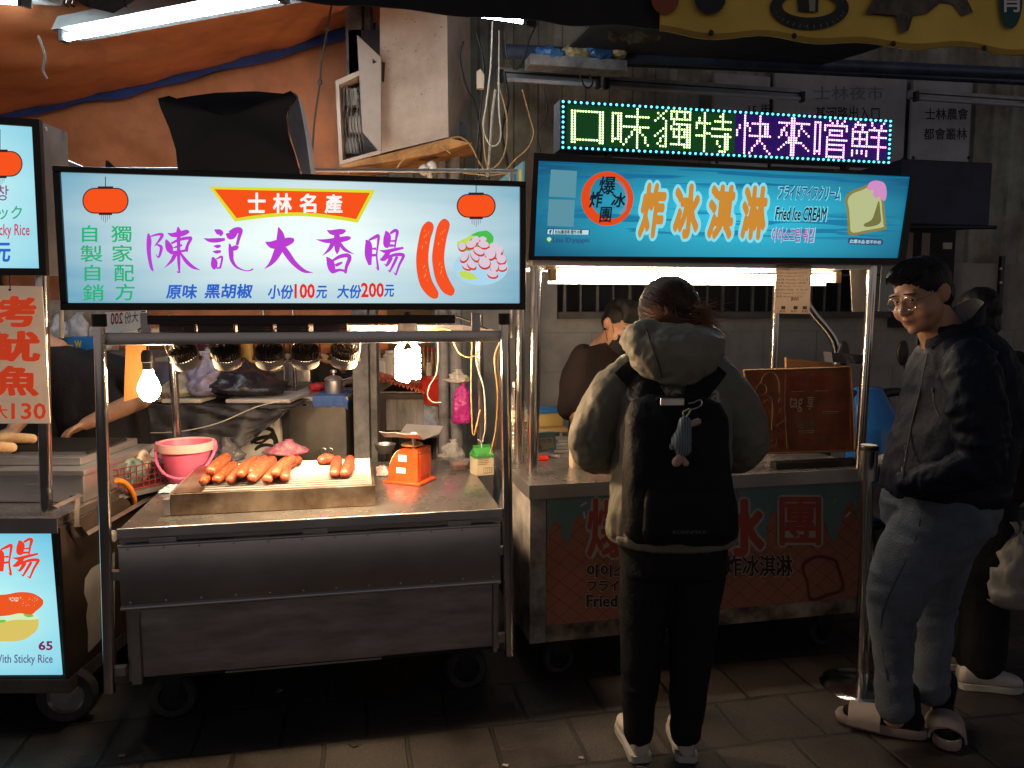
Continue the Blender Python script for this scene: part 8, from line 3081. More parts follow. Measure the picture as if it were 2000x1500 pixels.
mb.build("lettering", LETT, w, smooth=False, recalc=False)
PANTS = cloth_mat("black trousers", (.013, .013, .015), .75)
mb = MB()
mb.loft(loftx([(.018, .0, .84, .165, .12), (.02, .0, .76, .178, .135), (.022, .0, .68, .172, .13)]), 28, 2.4)
mb.limb([(-.062, .0, .72), (-.072, .01, .5), (-.078, .015, .3), (-.078, .03, .09)], [.096, .078, .064, .050], n=20)
mb.limb([(.106, .0, .72), (.098, .01, .5), (.088, .015, .3), (.084, .03, .09)], [.096, .080, .066, .052], n=20)
obj("trousers", remesh(mb, .009, 3, folds(.006, 9, (1, 1, 1.2), 9)), PANTS, w, ang=0)
shoe(w, (-.073, -.012, 0), (-.10, .235, 0), .041, WSHOE, WSOLE)
shoe(w, (.083, -.012, 0), (.095, .235, 0), .040, mat("white sneaker leather dull", (.50, .46, .40), .5, 0, var=.15, vs=12), WSOLE)
mb = MB()
mb.ell((.016, .128, 1.545), .1, .116, .108, 24, 18)
mb.ell((.02, .06, 1.505), .072, .07, .06)
mb.ell((.078, .035, 1.515), .042, .042, .040)
mb.ell((.02, .04, 1.50), .058, .05, .04)
obj("hair", remesh(mb, .006, 3, folds(.004, 30, (1, 1, .35), 3)), HAIRM, w, ang=0)
HST = mat("brown hair strand", (.075, .036, .02), .42, 0, var=.3, vs=30)
strands(w, Matrix.Identity(4), (.016, .128, 1.545), (.1, .116, .108), 330, lambda: ((rnd.gauss(0, .7), rnd.uniform(-1, .6), rnd.uniform(-.1, 1)), (.42 + rnd.gauss(0, .12), -.85, -.25 + rnd.gauss(0, .14))), .0010, HST, 31)
mb = MB()
for i in range(300):
 a = V((rnd.uniform(.045, .115), rnd.uniform(-.01, .06), rnd.uniform(1.49, 1.555)))
 L = abs(rnd.gauss(0, .045)) + .02
 e = a + V((L * rnd.uniform(.5, 1.1), rnd.uniform(-.03, .02), L * rnd.uniform(-.75, .45)))
 q = (a + e) / 2 + V((rnd.uniform(-.012, .012), rnd.uniform(-.012, .01), rnd.uniform(-.004, .018)))
 mb.tube([a, q, e], [.0008, .0007, .0003], n=4, sm=4)
for i in range(120):
 a = V((rnd.uniform(-.085, .02), rnd.uniform(.0, .06), rnd.uniform(1.495, 1.56)))
 e = V((rnd.uniform(-.02, .07), rnd.uniform(-.01, .03), rnd.uniform(1.475, 1.51)))
 mb.tube([a, (a + e) / 2 + V((-.012, -.03, rnd.uniform(-.01, .01))), e], [.0009, .0008, .0004], n=4, sm=4)
mb.build("loose_hair", mat("brown hair with painted glow", (.24, .105, .05), .4), w)  # warm lamp glow put into the loose strands' lighter brown
# backpack
bp_ = thing("backpack", "black backpack on the woman's back, its top buckle and zip catching light", "backpack", wp + V((-.045, -.2, .775)), 0)
bo = V((0, -.2, .775))
BPM = cloth_mat("black backpack canvas", (.011, .011, .012), .65, bump=.3, bs=90)
mb = MB()
mb.loft([((.035, -.215, .855), X_ * .145, Y_ * .07), ((.035, -.225, .875), X_ * .165, Y_ * .088), ((.034, -.225, .95), X_ * .165, Y_ * .092), ((.03, -.215, 1.1), X_ * .155, Y_ * .085), ((.028, -.195, 1.22), X_ * .148, Y_ * .07), ((.028, -.18, 1.262), X_ * .125, Y_ * .05), ((.028, -.175, 1.275), X_ * .08, Y_ * .03)], 36, 3.3)
me = remesh(mb, .009, 3, folds(.014, 6, (1, 1, .7), 13))
for v_ in me.vertices:
 v_.co -= bo
obj("pack", me, BPM, bp_, ang=0)
mb = MB()
mb.loft([((.035, -.30, .87), X_ * .12, Y_ * .03), ((.035, -.308, .90), X_ * .125, Y_ * .035), ((.034, -.305, 1.0), X_ * .12, Y_ * .03), ((.033, -.295, 1.03), X_ * .11, Y_ * .02)], 28, 2.8)
me = remesh(mb, .008, 2, folds(.004, 9, (1, 1, 1), 16))
for v_ in me.vertices:
 v_.co -= bo
obj("front_pocket", me, BPM, bp_, ang=0)
WB = skin_of(wj, wh)
for a, b in (((1226, 716), (1290, 796)), ((1392, 716), (1348, 796))):
 def strap(u, q):
  sg = 1 if a[0] > 1300 else -1
  px, py = a[0] + (b[0] - a[0]) * u + (50 - 6 * u) * (q - .5), a[1] + (b[1] - a[1]) * u + (1 - u) * (sg * 46 * (q - .5) - 8)
  return onw(px, py, JB, .012 + .02 * u * u) + wp - bp_.location
 mb = MB()
 mb.sheet(strap, 16, 4, .008)
 mb.build("shoulder_strap", BPM, bp_, ang=40)
mb = MB()
mb.tube([V((-.035, -.21, 1.272)) - bo, V((-.03, -.235, 1.282)) - bo, V((.03, -.235, 1.282)) - bo, V((.045, -.21, 1.27)) - bo], .008, n=8, sm=4, flat=.5)
mb.build("top_handle", BPM, bp_)
mb = MB()
mb.box(-.035, .035, -.258, -.248, 1.262, 1.285, .003)
bmesh.ops.translate(mb.b, vec=-bo, verts=mb.b.verts)
mb.build("buckle", STEEL, bp_, smooth=False)
for pts in ([(-.118, -.17, 1.2), (-.122, -.2, 1.15), (-.118, -.23, 1.09)], [(-.122, -.2, 1.0), (-.11, -.27, .94), (-.07, -.3, .92)]):
 mb = MB()
 mb.tube([V(p) - bo for p in pts], .004, n=6, sm=5)
 mb.build("zip", STEEL_D, bp_)
mb = MB()
mb.box(-.121, -.113, -.245, -.238, 1.02, 1.075, .002)
bmesh.ops.translate(mb.b, vec=-bo, verts=mb.b.verts)
mb.build("zip_puller", STEEL, bp_, smooth=False)
vs, fs = text_shape("ROBINMAX", 0.0)
mb = MB()
mb.mesh([V((-.01 + .095 * x, -.347, .905 + .010 * y)) - bo for x, y, _ in vs], fs)
mb.build("lettering", mat("dim grey print", (.12, .12, .12), .6), bp_, smooth=False, recalc=False)
# plush hanging from the backpack
kp = V((.555 + .0, 2.49 - .33, 1.05))
t = thing("plush_toy", "small grey blue striped plush with pink limbs clipped to the backpack", "plush toy", kp, 0)
STR = bpy.data.materials.new("striped knit")
STR.use_nodes = True
N, Lk = STR.node_tree.nodes, STR.node_tree.links
wv = N.new("ShaderNodeTexWave")
wv.inputs["Scale"].default_value = 42
wv.inputs["Distortion"].default_value = .6
tc = N.new("ShaderNodeTexCoord")
Lk.new(tc.outputs["Object"], wv.inputs["Vector"])
rp = N.new("ShaderNodeValToRGB")
rp.color_ramp.elements[0].color, rp.color_ramp.elements[1].color = (.07, .11, .14, 1), (.22, .28, .31, 1)
Lk.new(wv.outputs["Fac"], rp.inputs[0])
Lk.new(rp.outputs[0], N["Principled BSDF"].inputs["Base Color"])
N["Principled BSDF"].inputs["Roughness"].default_value = .9
def kpx(px, py):
 return at(px, py, kp.y) - kp
FUZZ = mat("pink plush", (.52, .34, .29), .95, 0, var=.08, vs=40, bump=.4, bs=200)
mb = MB()
mb.limb([kpx(1338, 826), kpx(1336, 842), kpx(1331, 862), kpx(1334, 876)], [.019, .021, .029, .024], n=18)
mb.build("plush_body", STR, t, ang=0)
for pts, rs in (([(1349, 828), (1362, 823)], [.009, .010]), ([(1332, 882), (1326, 895), (1321, 902)], [.009, .012, .014]), ([(1330, 892), (1338, 904)], [.008, .010])):
 mb = MB()
 mb.limb([kpx(*p) + V((0, -.004, 0)) for p in pts], rs, n=12, sm=3)
 mb.build("limb", FUZZ, t, ang=0)
for p in ((1317, 858), (1313, 872)):
 mb = MB()
 mb.ell(kpx(*p), .009, .009, .011)
 mb.build("ear", STR, t, ang=0)
mb = MB()
mb.tube([kpx(x, y) for x, y in ((1337, 817), (1334, 806), (1339, 802), (1346, 798))], .0022, n=6, sm=4)
mb.tube([kpx(x, y) for x, y in ((1338, 817), (1345, 808), (1350, 798))], .0022, n=6, sm=4)
mb.build("loop", mat("pale green string", (.42, .45, .28), .8), t)
mb = MB()
mb.tube([kpx(x, y) for x, y in ((1345, 788), (1355, 786), (1367, 781), (1371, 786), (1369, 792), (1360, 797), (1350, 800))], .002, n=6, sm=5)
mb.build("clip", STEEL, t)
# ------------------------------------------------------------ young man with glasses, facing left
mp_ = V((1.45, 2.65, 0))
m = thing("person", "young man with glasses in a navy zip jacket, blue jeans and slippers", "person", mp_, 0)
HM = TR(-.052, -.01, 1.588) @ RO(-18, "Y") @ RO(-67, "Z") @ RO(2, "X") @ Matrix.Scale(.98, 4)
body(m, HM, loftx([(.05, 0, .85, .11, .11), (.07, 0, 1.05, .12, .13), (.1, 0, 1.25, .11, .14), (.08, 0, 1.36, .09, .11), (.04, 0, 1.42, .05, .06)]),
     [([(.04, -.15, 1.34), (.045, -.22, 1.10), (-.03, -.14, .985)], [.045, .04, .032]), ([(.1, .16, 1.32), (.14, .2, 1.06), (.04, .13, .97)], [.045, .04, .032])],
     [([(.03, -.09, .82), (-.125, -.085, .5), (-.105, -.075, .11)], [.07, .055, .036]), ([(.10, .09, .82), (.11, .08, .5), (.095, .07, .11)], [.07, .055, .036])],
     .0056, [((-.0, -.11, .985), (-.3, 1, -.2), (-1, 0, 0), 1, .5), ((.04, .13, .97), (-1, -.3, -.2), (0, -1, 0), -1, .5)], full=1.12)
eyes(m, HM, .004)
NAVY = cloth_mat("navy jacket twill", (.010, .014, .027), .62, bump=.3, bs=70, var=.15)
mb = MB()
mb.loft(loftx([(.062, 0, .885, .172, .185), (.064, 0, .91, .185, .20), (.07, 0, .99, .188, .205), (.095, 0, 1.10, .180, .21), (.115, 0, 1.22, .168, .215), (.115, 0, 1.33, .155, .212), (.105, 0, 1.41, .125, .165), (.085, 0, 1.46, .100, .115), (.065, 0, 1.485, .090, .095)]), 36, 2.3)
mb.limb([(.12, .175, 1.35), (.135, .225, 1.2), (.15, .235, 1.07), (.05, .19, 1.0), (-.01, .14, .95)], [.078, .08, .074, .064, .052], n=20)
mj = obj("jacket", remesh(mb, .008, 3, folds(.014, 7, (.8, .8, .8), 22, .35)), NAVY, m, ang=0)
mb = MB()
mb.limb([(.035, -.165, 1.37), (.03, -.215, 1.25), (.045, -.235, 1.12), (.025, -.232, 1.05), (-.05, -.20, .995), (-.115, -.12, .965)], [.072, .080, .073, .068, .058, .045], n=20)
ms = obj("sleeve", remesh(mb, .007, 3, folds(.017, 8.5, (.8, .8, 1.0), 25, .4)), NAVY, m, ang=0)
mb = MB()
def collar(u, q):
 a = R(-166 + 332 * u)
 c = math.cos(a)
 rr = .098 + .010 * q - .012 * (1 - c) * .5
 return V((.052 + rr * c - .012 * q * c, rr * 1.06 * math.sin(a), 1.448 + .034 * c + (.062 + .034 * c) * q + .004 * math.sin(a * 5)))
mb.sheet(collar, 48, 8, .008)
mb.build("collar", NAVY, m, ang=60)
ZIP = mat("zip metal", (.4, .4, .42), .3, 1)
MJ = skin_of(mj, ms)
def onm(bv, px, py, lift):
 return onto(bv, at(px, py, 2.4) - mp_, lift, ray(px, py).normalized())
for pts in ([(1768, 872), (1769, 892), (1762, 915), (1764, 938)], [(1822, 760), (1824, 785), (1834, 812)]):
 mb = MB()
 mb.tube([onm(MJ, x, y, .0) for x, y in pts], .0026, n=6, sm=5)
 p = onm(MJ, *pts[0], .003)
 mb.box(p.x - .004, p.x + .004, p.y - .004, p.y, p.z - .012, p.z + .004, .001)
 mb.build("zip", ZIP, m)
mb = MB()
mb.tube([onm(MJ, x, y, .0) for x, y in ((1812, 690), (1798, 760), (1779, 840), (1764, 930), (1762, 965))], .0035, n=6, sm=6)
mb.build("front_zip", mat("dark zip tape", (.05, .04, .04), .6), m)
JEAN = cloth_mat("washed blue jeans", (.125, .148, .185), .8, bump=.4, bs=160, var=.3, vs=3.2)
mb = MB()
mb.loft(loftx([(.055, 0, .95, .165, .165), (.055, 0, .86, .185, .178), (.05, 0, .78, .17, .17)]), 28, 2.3)
mb.limb([(.035, -.085, .84), (-.03, -.09, .75), (-.095, -.09, .655), (-.132, -.085, .52), (-.122, -.08, .36), (-.113, -.076, .23), (-.105, -.075, .16)], [.136, .132, .112, .084, .064, .057, .064], n=24)
mb.limb([(.10, .08, .84), (.13, .085, .72), (.118, .08, .58), (.108, .08, .42), (.10, .072, .24), (.096, .07, .15)], [.13, .108, .084, .068, .061, .067], n=24)
mjean = obj("jeans", remesh(mb, .009, 3, folds(.0075, 9, (.8, .8, 1.5), 27, .25)), JEAN, m, ang=0)
MJN = skin_of(mjean)
mb = MB()
mb.tube([onm(MJN, x, y, .0) for x, y in ((1800, 1000), (1790, 1050), (1762, 1110), (1738, 1160), (1722, 1210), (1724, 1270), (1734, 1330))], .002, n=5, sm=6)
mb.build("side_seam", mat("jean seam", (.04, .045, .06), .8), m)
SOCK = cloth_mat("black sock", (.012, .012, .013), .9)
SLIP = mat("greige foam slipper", (.34, .27, .235), .7, 0, var=.08, vs=6)
for heel, toe in ((onz(1812, 1446, 0), onz(1634, 1404, 0)), (onz(1836, 1392, 0), onz(1852, 1470, 0))):
 heel, toe = heel - mp_, toe - mp_
 d = toe - heel
 L = d.length
 k = max(.27, min(.30, L)) / L
 heel = toe - d * k
 d = (toe - heel)
 L = d.length
 d.normalize()
 s = V((-d.y, d.x, 0))
 mb = MB()
 ring = []
 for i in range(28):
  a = 2 * math.pi * i / 28
  c_, s_n = math.cos(a), math.sin(a)
  ring.append(heel + d * L * (.5 + .5 * (abs(c_) ** .75) * (1 if c_ > 0 else -1)) + s * (.046 + .010 * c_) * (abs(s_n) ** .8) * (1 if s_n > 0 else -1))
 n = len(ring)
 cen = heel + d * L * .5
 prof = [(.94, .002), (1.02, .008), (1.04, .028), (1.0, .040), (.90, .038), (.84, .026), (.0, .022)]
 vs = [cen + (p - cen) * f + Z_ * z for f, z in prof for p in ring]
 mb.mesh(vs, [(j * n + i, j * n + (i + 1) % n, (j + 1) * n + (i + 1) % n, (j + 1) * n + i) for j in range(len(prof) - 1) for i in range(n)] + [tuple(range(n - 1, -1, -1))])
 bmesh.ops.remove_doubles(mb.b, verts=mb.b.verts, dist=.0004)
 sl_ = mb.build("slipper", SLIP, m, ang=60)
 mb = MB()
 mb.sheet(lambda u, q: heel + d * L * (.50 + .36 * q) + s * (.058 - .004 * q) * math.cos(math.pi * u) + Z_ * (.02 + (.062 - .018 * q) * math.sin(math.pi * u) ** .7), 20, 8, .008)
 mb.build("strap", SLIP, sl_, ang=60)
 mb = MB()
 mb.limb([heel + d * L * .14 + Z_ * .065, heel + d * L * .3 + Z_ * .06, heel + d * L * .6 + Z_ * .05, heel + d * L * .86 + Z_ * .045], [.034, .036, .034, .022], n=14)
 mb.limb([heel + d * L * .18 + Z_ * .06, heel + d * L * .24 + Z_ * .16], [.038, .045], n=14)
 mb.build("sock", SOCK, m, ang=0)
hm = MB()
hm.ell((0, .024, .047), .0845, .101, .0865, 28, 20)
hm.ell((0, .05, -.005), .077, .070, .070)
hm.ell((0, -.034, .092), .070, .056, .036, 24, 16)
hm.ell((-.012, -.052, .098), .05, .036, .024)
h2 = MB()
add(h2, hm, HM)
obj("hair", remesh(h2, .005, 2, folds(.0028, 60, (1.3, .5, .4), 33, .3)), HAIRB, m, ang=0)
HSB = mat("black hair strand", (.009, .008, .008), .6, 0, var=.3, vs=30)
strands(m, HM, (0, -.012, .068), (.080, .090, .066), 260, lambda: (lambda x: ((x + .15, rnd.uniform(.0, .7), rnd.uniform(.6, 1)), (x * 1.15 - .12 + rnd.gauss(0, .07), -.9, rnd.uniform(.1, .7))))(rnd.gauss(0, .5)), .0011, HSB, 5)
gl = MB()
for s in (-1, 1):
 gl.tube([(s * .032 + .0255 * math.cos(a), -.101 + abs(math.cos(a)) * .003, .002 + .0235 * math.sin(a)) for a in [2 * math.pi * i / 28 for i in range(29)]], .0011, n=6)
 gl.tube([(s * .0575, -.097, .008), (s * .072, -.075, .010), (s * .083, .01, .012)], .0011, n=6, sm=3)
gl.tube([(-.007, -.102, .008), (0, -.106, .011), (.007, -.102, .008)], .0011, n=6, sm=3)
bmesh.ops.transform(gl.b, matrix=HM, verts=gl.b.verts)
gf = gl.build("glasses", mat("gold wire frame", (.72, .58, .38), .25, 1), m)
for s in (-1, 1):
 mb = MB()
 mb.lathe([(.0005, 0), (.0245, 0)], 24, TR(s * .032, -.1005, .002) @ RO(90, "X"), sy=.93)
 bmesh.ops.transform(mb.b, matrix=HM, verts=mb.b.verts)
 mb.build("lens", mat("spectacle lens", (.95, .95, .95), .03, 0, trans=1.0, ior=1.06, alpha=.35), gf, ang=0)
# ------------------------------------------------------------ vendor of the ice cream cart
vp = V((.50, 4.08, 0))
p_ = thing("person", "vendor in a dark brown T-shirt and black face mask, bowed behind the ice cream counter", "person", vp, 0)
HV = TR(.050, -.17, 1.455) @ RO(10, "Y") @ RO(34, "Z") @ RO(24, "X")
body(p_, HV, loftx([(0, .05, .85, .13, .1), (0, .03, 1.1, .14, .1), (.01, -.03, 1.25, .15, .08), (.03, -.09, 1.34, .08, .06)]),
     [([(-.14, -.03, 1.28), (-.18, -.1, 1.02), (-.08, -.32, .93), (-.02, -.40, .92)], [.048, .043, .034, .028]), ([(.2, -.03, 1.28), (.26, -.12, 1.03), (.16, -.34, .94), (.11, -.41, .93)], [.048, .043, .034, .028])],
     [([(s * .09, .05, .86), (s * .1, .05, .48), (s * .1, .05, .09), (s * .1, -.04, .04)], [.07, .055, .04, .035]) for s in (-1, 1)], .0075,
     [((-.02, -.40, .92), (.5, -.7, -.1), (0, 0, -1), 1, .5), ((.11, -.41, .93), (-.4, -.8, -.1), (0, 0, -1), -1, .5)])
eyes(p_, HV)
BRN = cloth_mat("dark brown cotton", (.022, .015, .014), .9)
mb = MB()
mb.loft(loftx([(0, .05, .82, .18, .13), (0, .04, 1.0, .185, .14), (.0, .01, 1.16, .195, .145), (.01, -.02, 1.26, .19, .13), (.02, -.06, 1.33, .145, .10), (.04, -.10, 1.375, .080, .078), (.046, -.115, 1.40, .076, .074), (.05, -.135, 1.425, .066, .064)]), 28, 2.3)
mb.limb([(.03, -.075, 1.35), (.046, -.13, 1.418)], [.088, .074], n=18)
mb.limb([(-.12, -.04, 1.285), (-.165, -.06, 1.17), (-.185, -.09, 1.03)], [.072, .08, .079], n=18)
mb.limb([(.17, -.04, 1.285), (.235, -.06, 1.17), (.255, -.1, 1.05)], [.072, .078, .074], n=18)
obj("t_shirt", remesh(mb, .01, 4, folds(.010, 6, (1, 1, .7), 41)), BRN, p_, ang=0)
mb = MB()
mb.limb([(-.09, .05, .9), (-.1, .05, .5), (-.1, .05, .08)], [.11, .085, .07])
mb.limb([(.09, .05, .9), (.1, .05, .5), (.1, .05, .08)], [.11, .085, .07])
obj("trousers", remesh(mb, .014, 3), PANTS, p_, ang=0)
for s in (-1, 1):
 shoe(p_, (s * .1, .12, 0), (s * .1, -.14, 0), .045, BLACKP, RUBBER)
hm = MB()
hm.ell((0, .026, .048), .083, .097, .083, 24, 18)
hm.ell((0, .05, .0), .074, .064, .066)
for k in range(9):
 x = -.064 + .016 * k
 hm.limb([(x, .0, .118), (x, -.05, .108), (x * 1.1, -.085, .068)], [.028, .022, .008], n=10, sm=3)
h2 = MB()
add(h2, hm, HV)
obj("hair", remesh(h2, .006, 2, folds(.006, 26, (1, 1, .5), 43)), HAIRB, p_, ang=0)
mb = MB()
def maskf(u, q):
 a = (u - .5) * 2.5
 return V((.070 * math.sin(a) * (1.0 - .12 * q), -.118 * math.cos(a) ** .6 * (1 - .06 * abs(q - .45)) if math.cos(a) > 0 else 0, -.098 + .083 * q - .012 * (1 - abs(a)) * (1 - q)))
mb.sheet(maskf, 24, 12, .003)
for s in (-1, 1):
 mb.tube([(s * .064, -.045, -.02), (s * .08, -.01, .02), (s * .088, .02, .028), (s * .088, .026, -.01), (s * .068, -.035, -.075)], .0013, n=5, sm=4)
bmesh.ops.transform(mb.b, matrix=HV, verts=mb.b.verts)
mb.build("face_mask", cloth_mat("black mask", (.014, .013, .013), .8), p_, ang=0)
# ------------------------------------------------------------ vendor behind the left cart
vp = V((-2.02, 3.78, 0))
p_ = thing("person", "vendor in a black T-shirt behind the left cart, head hidden by signs", "person", vp, 0)
HL = TR(-.40, -.04, 1.45) @ RO(-50, "Y") @ RO(-20, "Z")
a_el, a_wr = at(283, 772, 3.72) - vp, at(168, 828, 3.62) - vp
ARMS = [([(.0, .0, 1.27), (.13, -.02, 1.21), a_el, (a_el + a_wr) / 2 + V((0, 0, -.005)), a_wr], [.055, .055, .050, .045, .031]), ([(-.26, 0, 1.26), (-.36, -.05, 1.05), (-.30, -.25, .98)], [.055, .045, .03])]
body(p_, HL, loftx([(0, 0, .85, .13, .1), (-.05, 0, 1.1, .14, .1), (-.13, 0, 1.26, .13, .08), (-.22, -.01, 1.33, .07, .06)]), ARMS,
     [([(s * .09, 0, .9), (s * .1, 0, .48), (s * .1, 0, .09), (s * .1, -.08, .04)], [.07, .055, .04, .035]) for s in (-1, 1)], .0075,
     [(a_wr, (a_wr - a_el), (0, -.3, -1), 1, 1.0), ((-.30, -.25, .98), (.3, -1, 0), (0, 0, -1), -1, .5)])
eyes(p_, HL)
BLKT = cloth_mat("black cotton", (.020, .018, .020), .85)
mb = MB()
mb.loft(loftx([(.0, 0, .82, .2, .14), (-.01, 0, .98, .21, .145), (-.04, 0, 1.12, .225, .14), (-.09, 0, 1.22, .215, .13), (-.14, 0, 1.29, .17, .11), (-.20, -.01, 1.335, .11, .09), (-.25, -.015, 1.36, .07, .07)]), 28, 2.3)
mb.limb([(-.03, .0, 1.27), (.11, -.01, 1.22), a_el + V((-.03, .02, .04))], [.08, .085, .08], n=18)
mb.limb([(-.24, .0, 1.27), (-.33, -.03, 1.15), (-.36, -.05, 1.06)], [.075, .075, .068], n=18)
obj("t_shirt", remesh(mb, .01, 4, folds(.010, 6, (1, 1, .7), 51)), BLKT, p_, ang=0)
mb = MB()
for s in (-1, 1):
 mb.limb([(s * .09, 0, .92), (s * .1, 0, .5), (s * .1, 0, .08)], [.11, .085, .07])
obj("trousers", remesh(mb, .014, 3), PANTS, p_, ang=0)
for s in (-1, 1):
 shoe(p_, (s * .1, .08, 0), (s * .1, -.18, 0), .045, BLACKP, RUBBER)
h2 = MB()
hm = MB()
hm.ell((0, .026, .05), .083, .097, .083, 24, 18)
add(h2, hm, HL)
obj("hair", remesh(h2, .008, 2), HAIRB, p_, ang=0)
# ------------------------------------------------------------ cook far behind, one hand showing
vp = V((at(655, 700, 5.3).x, 5.3, 0))
p_ = thing("person", "cook in dark clothes far behind the grill, one forearm showing over the saucepan", "person", vp, 0)
HC = TR(0, -.02, 1.62) @ RO(15, "Z")
a_el, a_wr = at(612, 690, 5.1) - vp, at(641, 703, 5.0) - vp
body(p_, HC, loftx([(0, 0, .9, .13, .1), (0, 0, 1.2, .15, .1), (0, 0, 1.42, .15, .07), (0, 0, 1.48, .07, .06)]),
     [([(-.17, 0, 1.38), (-.24, -.05, 1.28), a_el, a_wr], [.05, .045, .04, .028]), ([(.19, 0, 1.38), (.24, -.05, 1.15), (.14, -.22, 1.05)], [.05, .042, .028])],
     [([(s * .09, 0, .9), (s * .1, 0, .48), (s * .1, 0, .09), (s * .1, -.08, .04)], [.07, .055, .04, .035]) for s in (-1, 1)], .009,
     [(a_wr, (1, -.2, -.25), (0, -.2, -1), 1, .7), ((.14, -.22, 1.05), (-.4, -1, 0), (0, 0, -1), -1, .5)])
eyes(p_, HC)
mb = MB()
mb.loft(loftx([(0, 0, .82, .2, .14), (0, 0, 1.2, .21, .14), (0, 0, 1.36, .2, .12), (0, 0, 1.46, .1, .085)]), 24, 2.3)
mb.limb([(-.16, 0, 1.37), (-.24, -.05, 1.29), a_el + V((-.02, .02, .0))], [.075, .075, .06], n=16)
mb.limb([(.18, 0, 1.37), (.24, -.05, 1.16)], [.075, .065], n=16)
obj("shirt", remesh(mb, .012, 4, folds(.010, 6, (1, 1, .7), 55)), cloth_mat("dark grey cotton", (.045, .04, .042), .85), p_, ang=0)
mb = MB()
for s in (-1, 1):
 mb.limb([(s * .09, 0, .92), (s * .1, 0, .5), (s * .1, 0, .08)], [.11, .085, .07])
obj("trousers", remesh(mb, .014, 3), PANTS, p_, ang=0)
for s in (-1, 1):
 shoe(p_, (s * .1, .08, 0), (s * .1, -.18, 0), .045, BLACKP, RUBBER)
h2, hm = MB(), MB()
hm.ell((0, .026, .05), .083, .097, .083, 24, 18)
add(h2, hm, HC)
obj("hair", remesh(h2, .008, 2), HAIRB, p_, ang=0)
# ------------------------------------------------------------ passer-by behind the young man
qp = V((1.93, 3.12, 0))
p_ = thing("person", "person in dark clothes and white sneakers mostly hidden behind the young man", "person", qp, 0)
HQ = TR(-.045, .0, 1.512) @ RO(165, "Z") @ Matrix.Scale(.9, 4)
body(p_, HQ, loftx([(0, 0, .85, .13, .1), (0, 0, 1.15, .14, .1), (-.01, 0, 1.34, .14, .08), (-.03, 0, 1.4, .06, .06)]),
     [([(.0, -.17, 1.3), (.1, -.2, 1.08), (.15, -.16, .93)], [.048, .04, .028]), ([(.0, .17, 1.3), (.05, .22, 1.08), (.08, .2, .86)], [.048, .04, .028])],
     [([(.0, s * .09, .85), (.0, s * .09, .46), (-.01, s * .09, .09), (.06, s * .09, .04)], [.07, .055, .04, .035]) for s in (-1, 1)], .009,
     [((.15, -.16, .93), (.1, 0, -1), (.3, 1, 0), -1, 1.1), ((.08, .2, .86), (.1, 0, -1), (0, -1, 0), 1, .6)])
eyes(p_, HQ)
mb = MB()
mb.loft(loftx([(.01, 0, .8, .17, .2), (.01, 0, 1.0, .175, .205), (0, 0, 1.2, .17, .21), (-.01, 0, 1.32, .14, .19), (-.02, 0, 1.38, .09, .12), (-.03, 0, 1.41, .07, .075)]), 24, 2.3)
mb.limb([(.0, -.17, 1.31), (.09, -.21, 1.1), (.14, -.17, .96)], [.07, .068, .05], n=16)
mb.limb([(.0, .17, 1.31), (.05, .22, 1.1), (.08, .2, .9)], [.07, .068, .05], n=16)
obj("jacket", remesh(mb, .011, 4, folds(.012, 6, (1, 1, .7), 58)), cloth_mat("dark brown jacket", (.028, .018, .014), .8), p_, ang=0)
mb = MB()
mb.loft(loftx([(.0, 0, .9, .14, .17), (.0, 0, .78, .15, .17)]), 20, 2.3)
for s in (-1, 1):
 mb.limb([(.0, s * .08, .8), (.0, s * .09, .5), (-.005, s * .09, .2), (-.005, s * .09, .12)], [.1, .09, .09, .092])
obj("trousers", remesh(mb, .011, 3, folds(.008, 7, (1, 1, .6), 59)), PANTS, p_, ang=0)
for s in (-1, 1):
 shoe(p_, (-.10, s * .09 - .01, 0), (.14, s * .09 - .05, 0), .044, WSHOE, WSOLE)
h2, hm = MB(), MB()
hm.ell((0, .022, .042), .086, .100, .090, 24, 18)
hm.ell((0, .05, -.03), .078, .066, .075)
add(h2, hm, HQ)
obj("hair", remesh(h2, .007, 2, folds(.006, 24, (1, 1, .5), 61)), HAIRB, p_, ang=0)
bag("carrier_bag", "pale white carrier bag hanging from the passer-by's hand at the right edge", "carrier bag", V((at(1985, 1185, 2.95).x, 2.95, at(1985, 1185, 2.95).z)), .3, .125, .07, .30, mat("pale carrier bag", (.42, .40, .37), .5, 0, transl=.35, bump=.5, bs=20), 71, .42, 1.2)
# ------------------------------------------------------------ blue scooter behind the ice cream cart's right end
sp0 = V((at(1722, 900, 3.75).x, 3.75, 0))
t = thing("scooter", "blue motor scooter parked behind the ice cream cart's right end, headlight and brake disc showing", "scooter", sp0, R(12))
BLUE = mat("blue scooter paint", (.015, .10, .34), .2, 0, coat=.6, var=.08, vs=3)
def spx(px, py, Y=3.75):
 q = at(px, py, Y) - sp0
 c_, s_ = math.cos(-R(12)), math.sin(-R(12))
 return V((q.x * c_ - q.y * s_, q.x * s_ + q.y * c_, q.z))
mb = MB()
mb.loft([((.0, .10, .45), X_ * .10, Y_ * .05), ((.0, .06, .62), X_ * .15, Y_ * .08), ((.0, .03, .80), X_ * .165, Y_ * .10), ((.0, .05, .95), X_ * .14, Y_ * .09), ((-.01, .09, 1.06), X_ * .11, Y_ * .07), ((-.01, .12, 1.15), X_ * .07, Y_ * .05)], 28, 2.5)
obj("front_shield", remesh(mb, .01, 3), BLUE, t, ang=0)
mb = MB()
mb.loft([((.0, -.065, .80), X_ * .11, Z_ * .045), ((.0, -.09, .80), X_ * .08, Z_ * .03)], 24)
mb.build("headlight", mat("headlight glass", (.55, .55, .52), .08, .3, var=.4, vs=60), t, ang=0)
mb = MB()
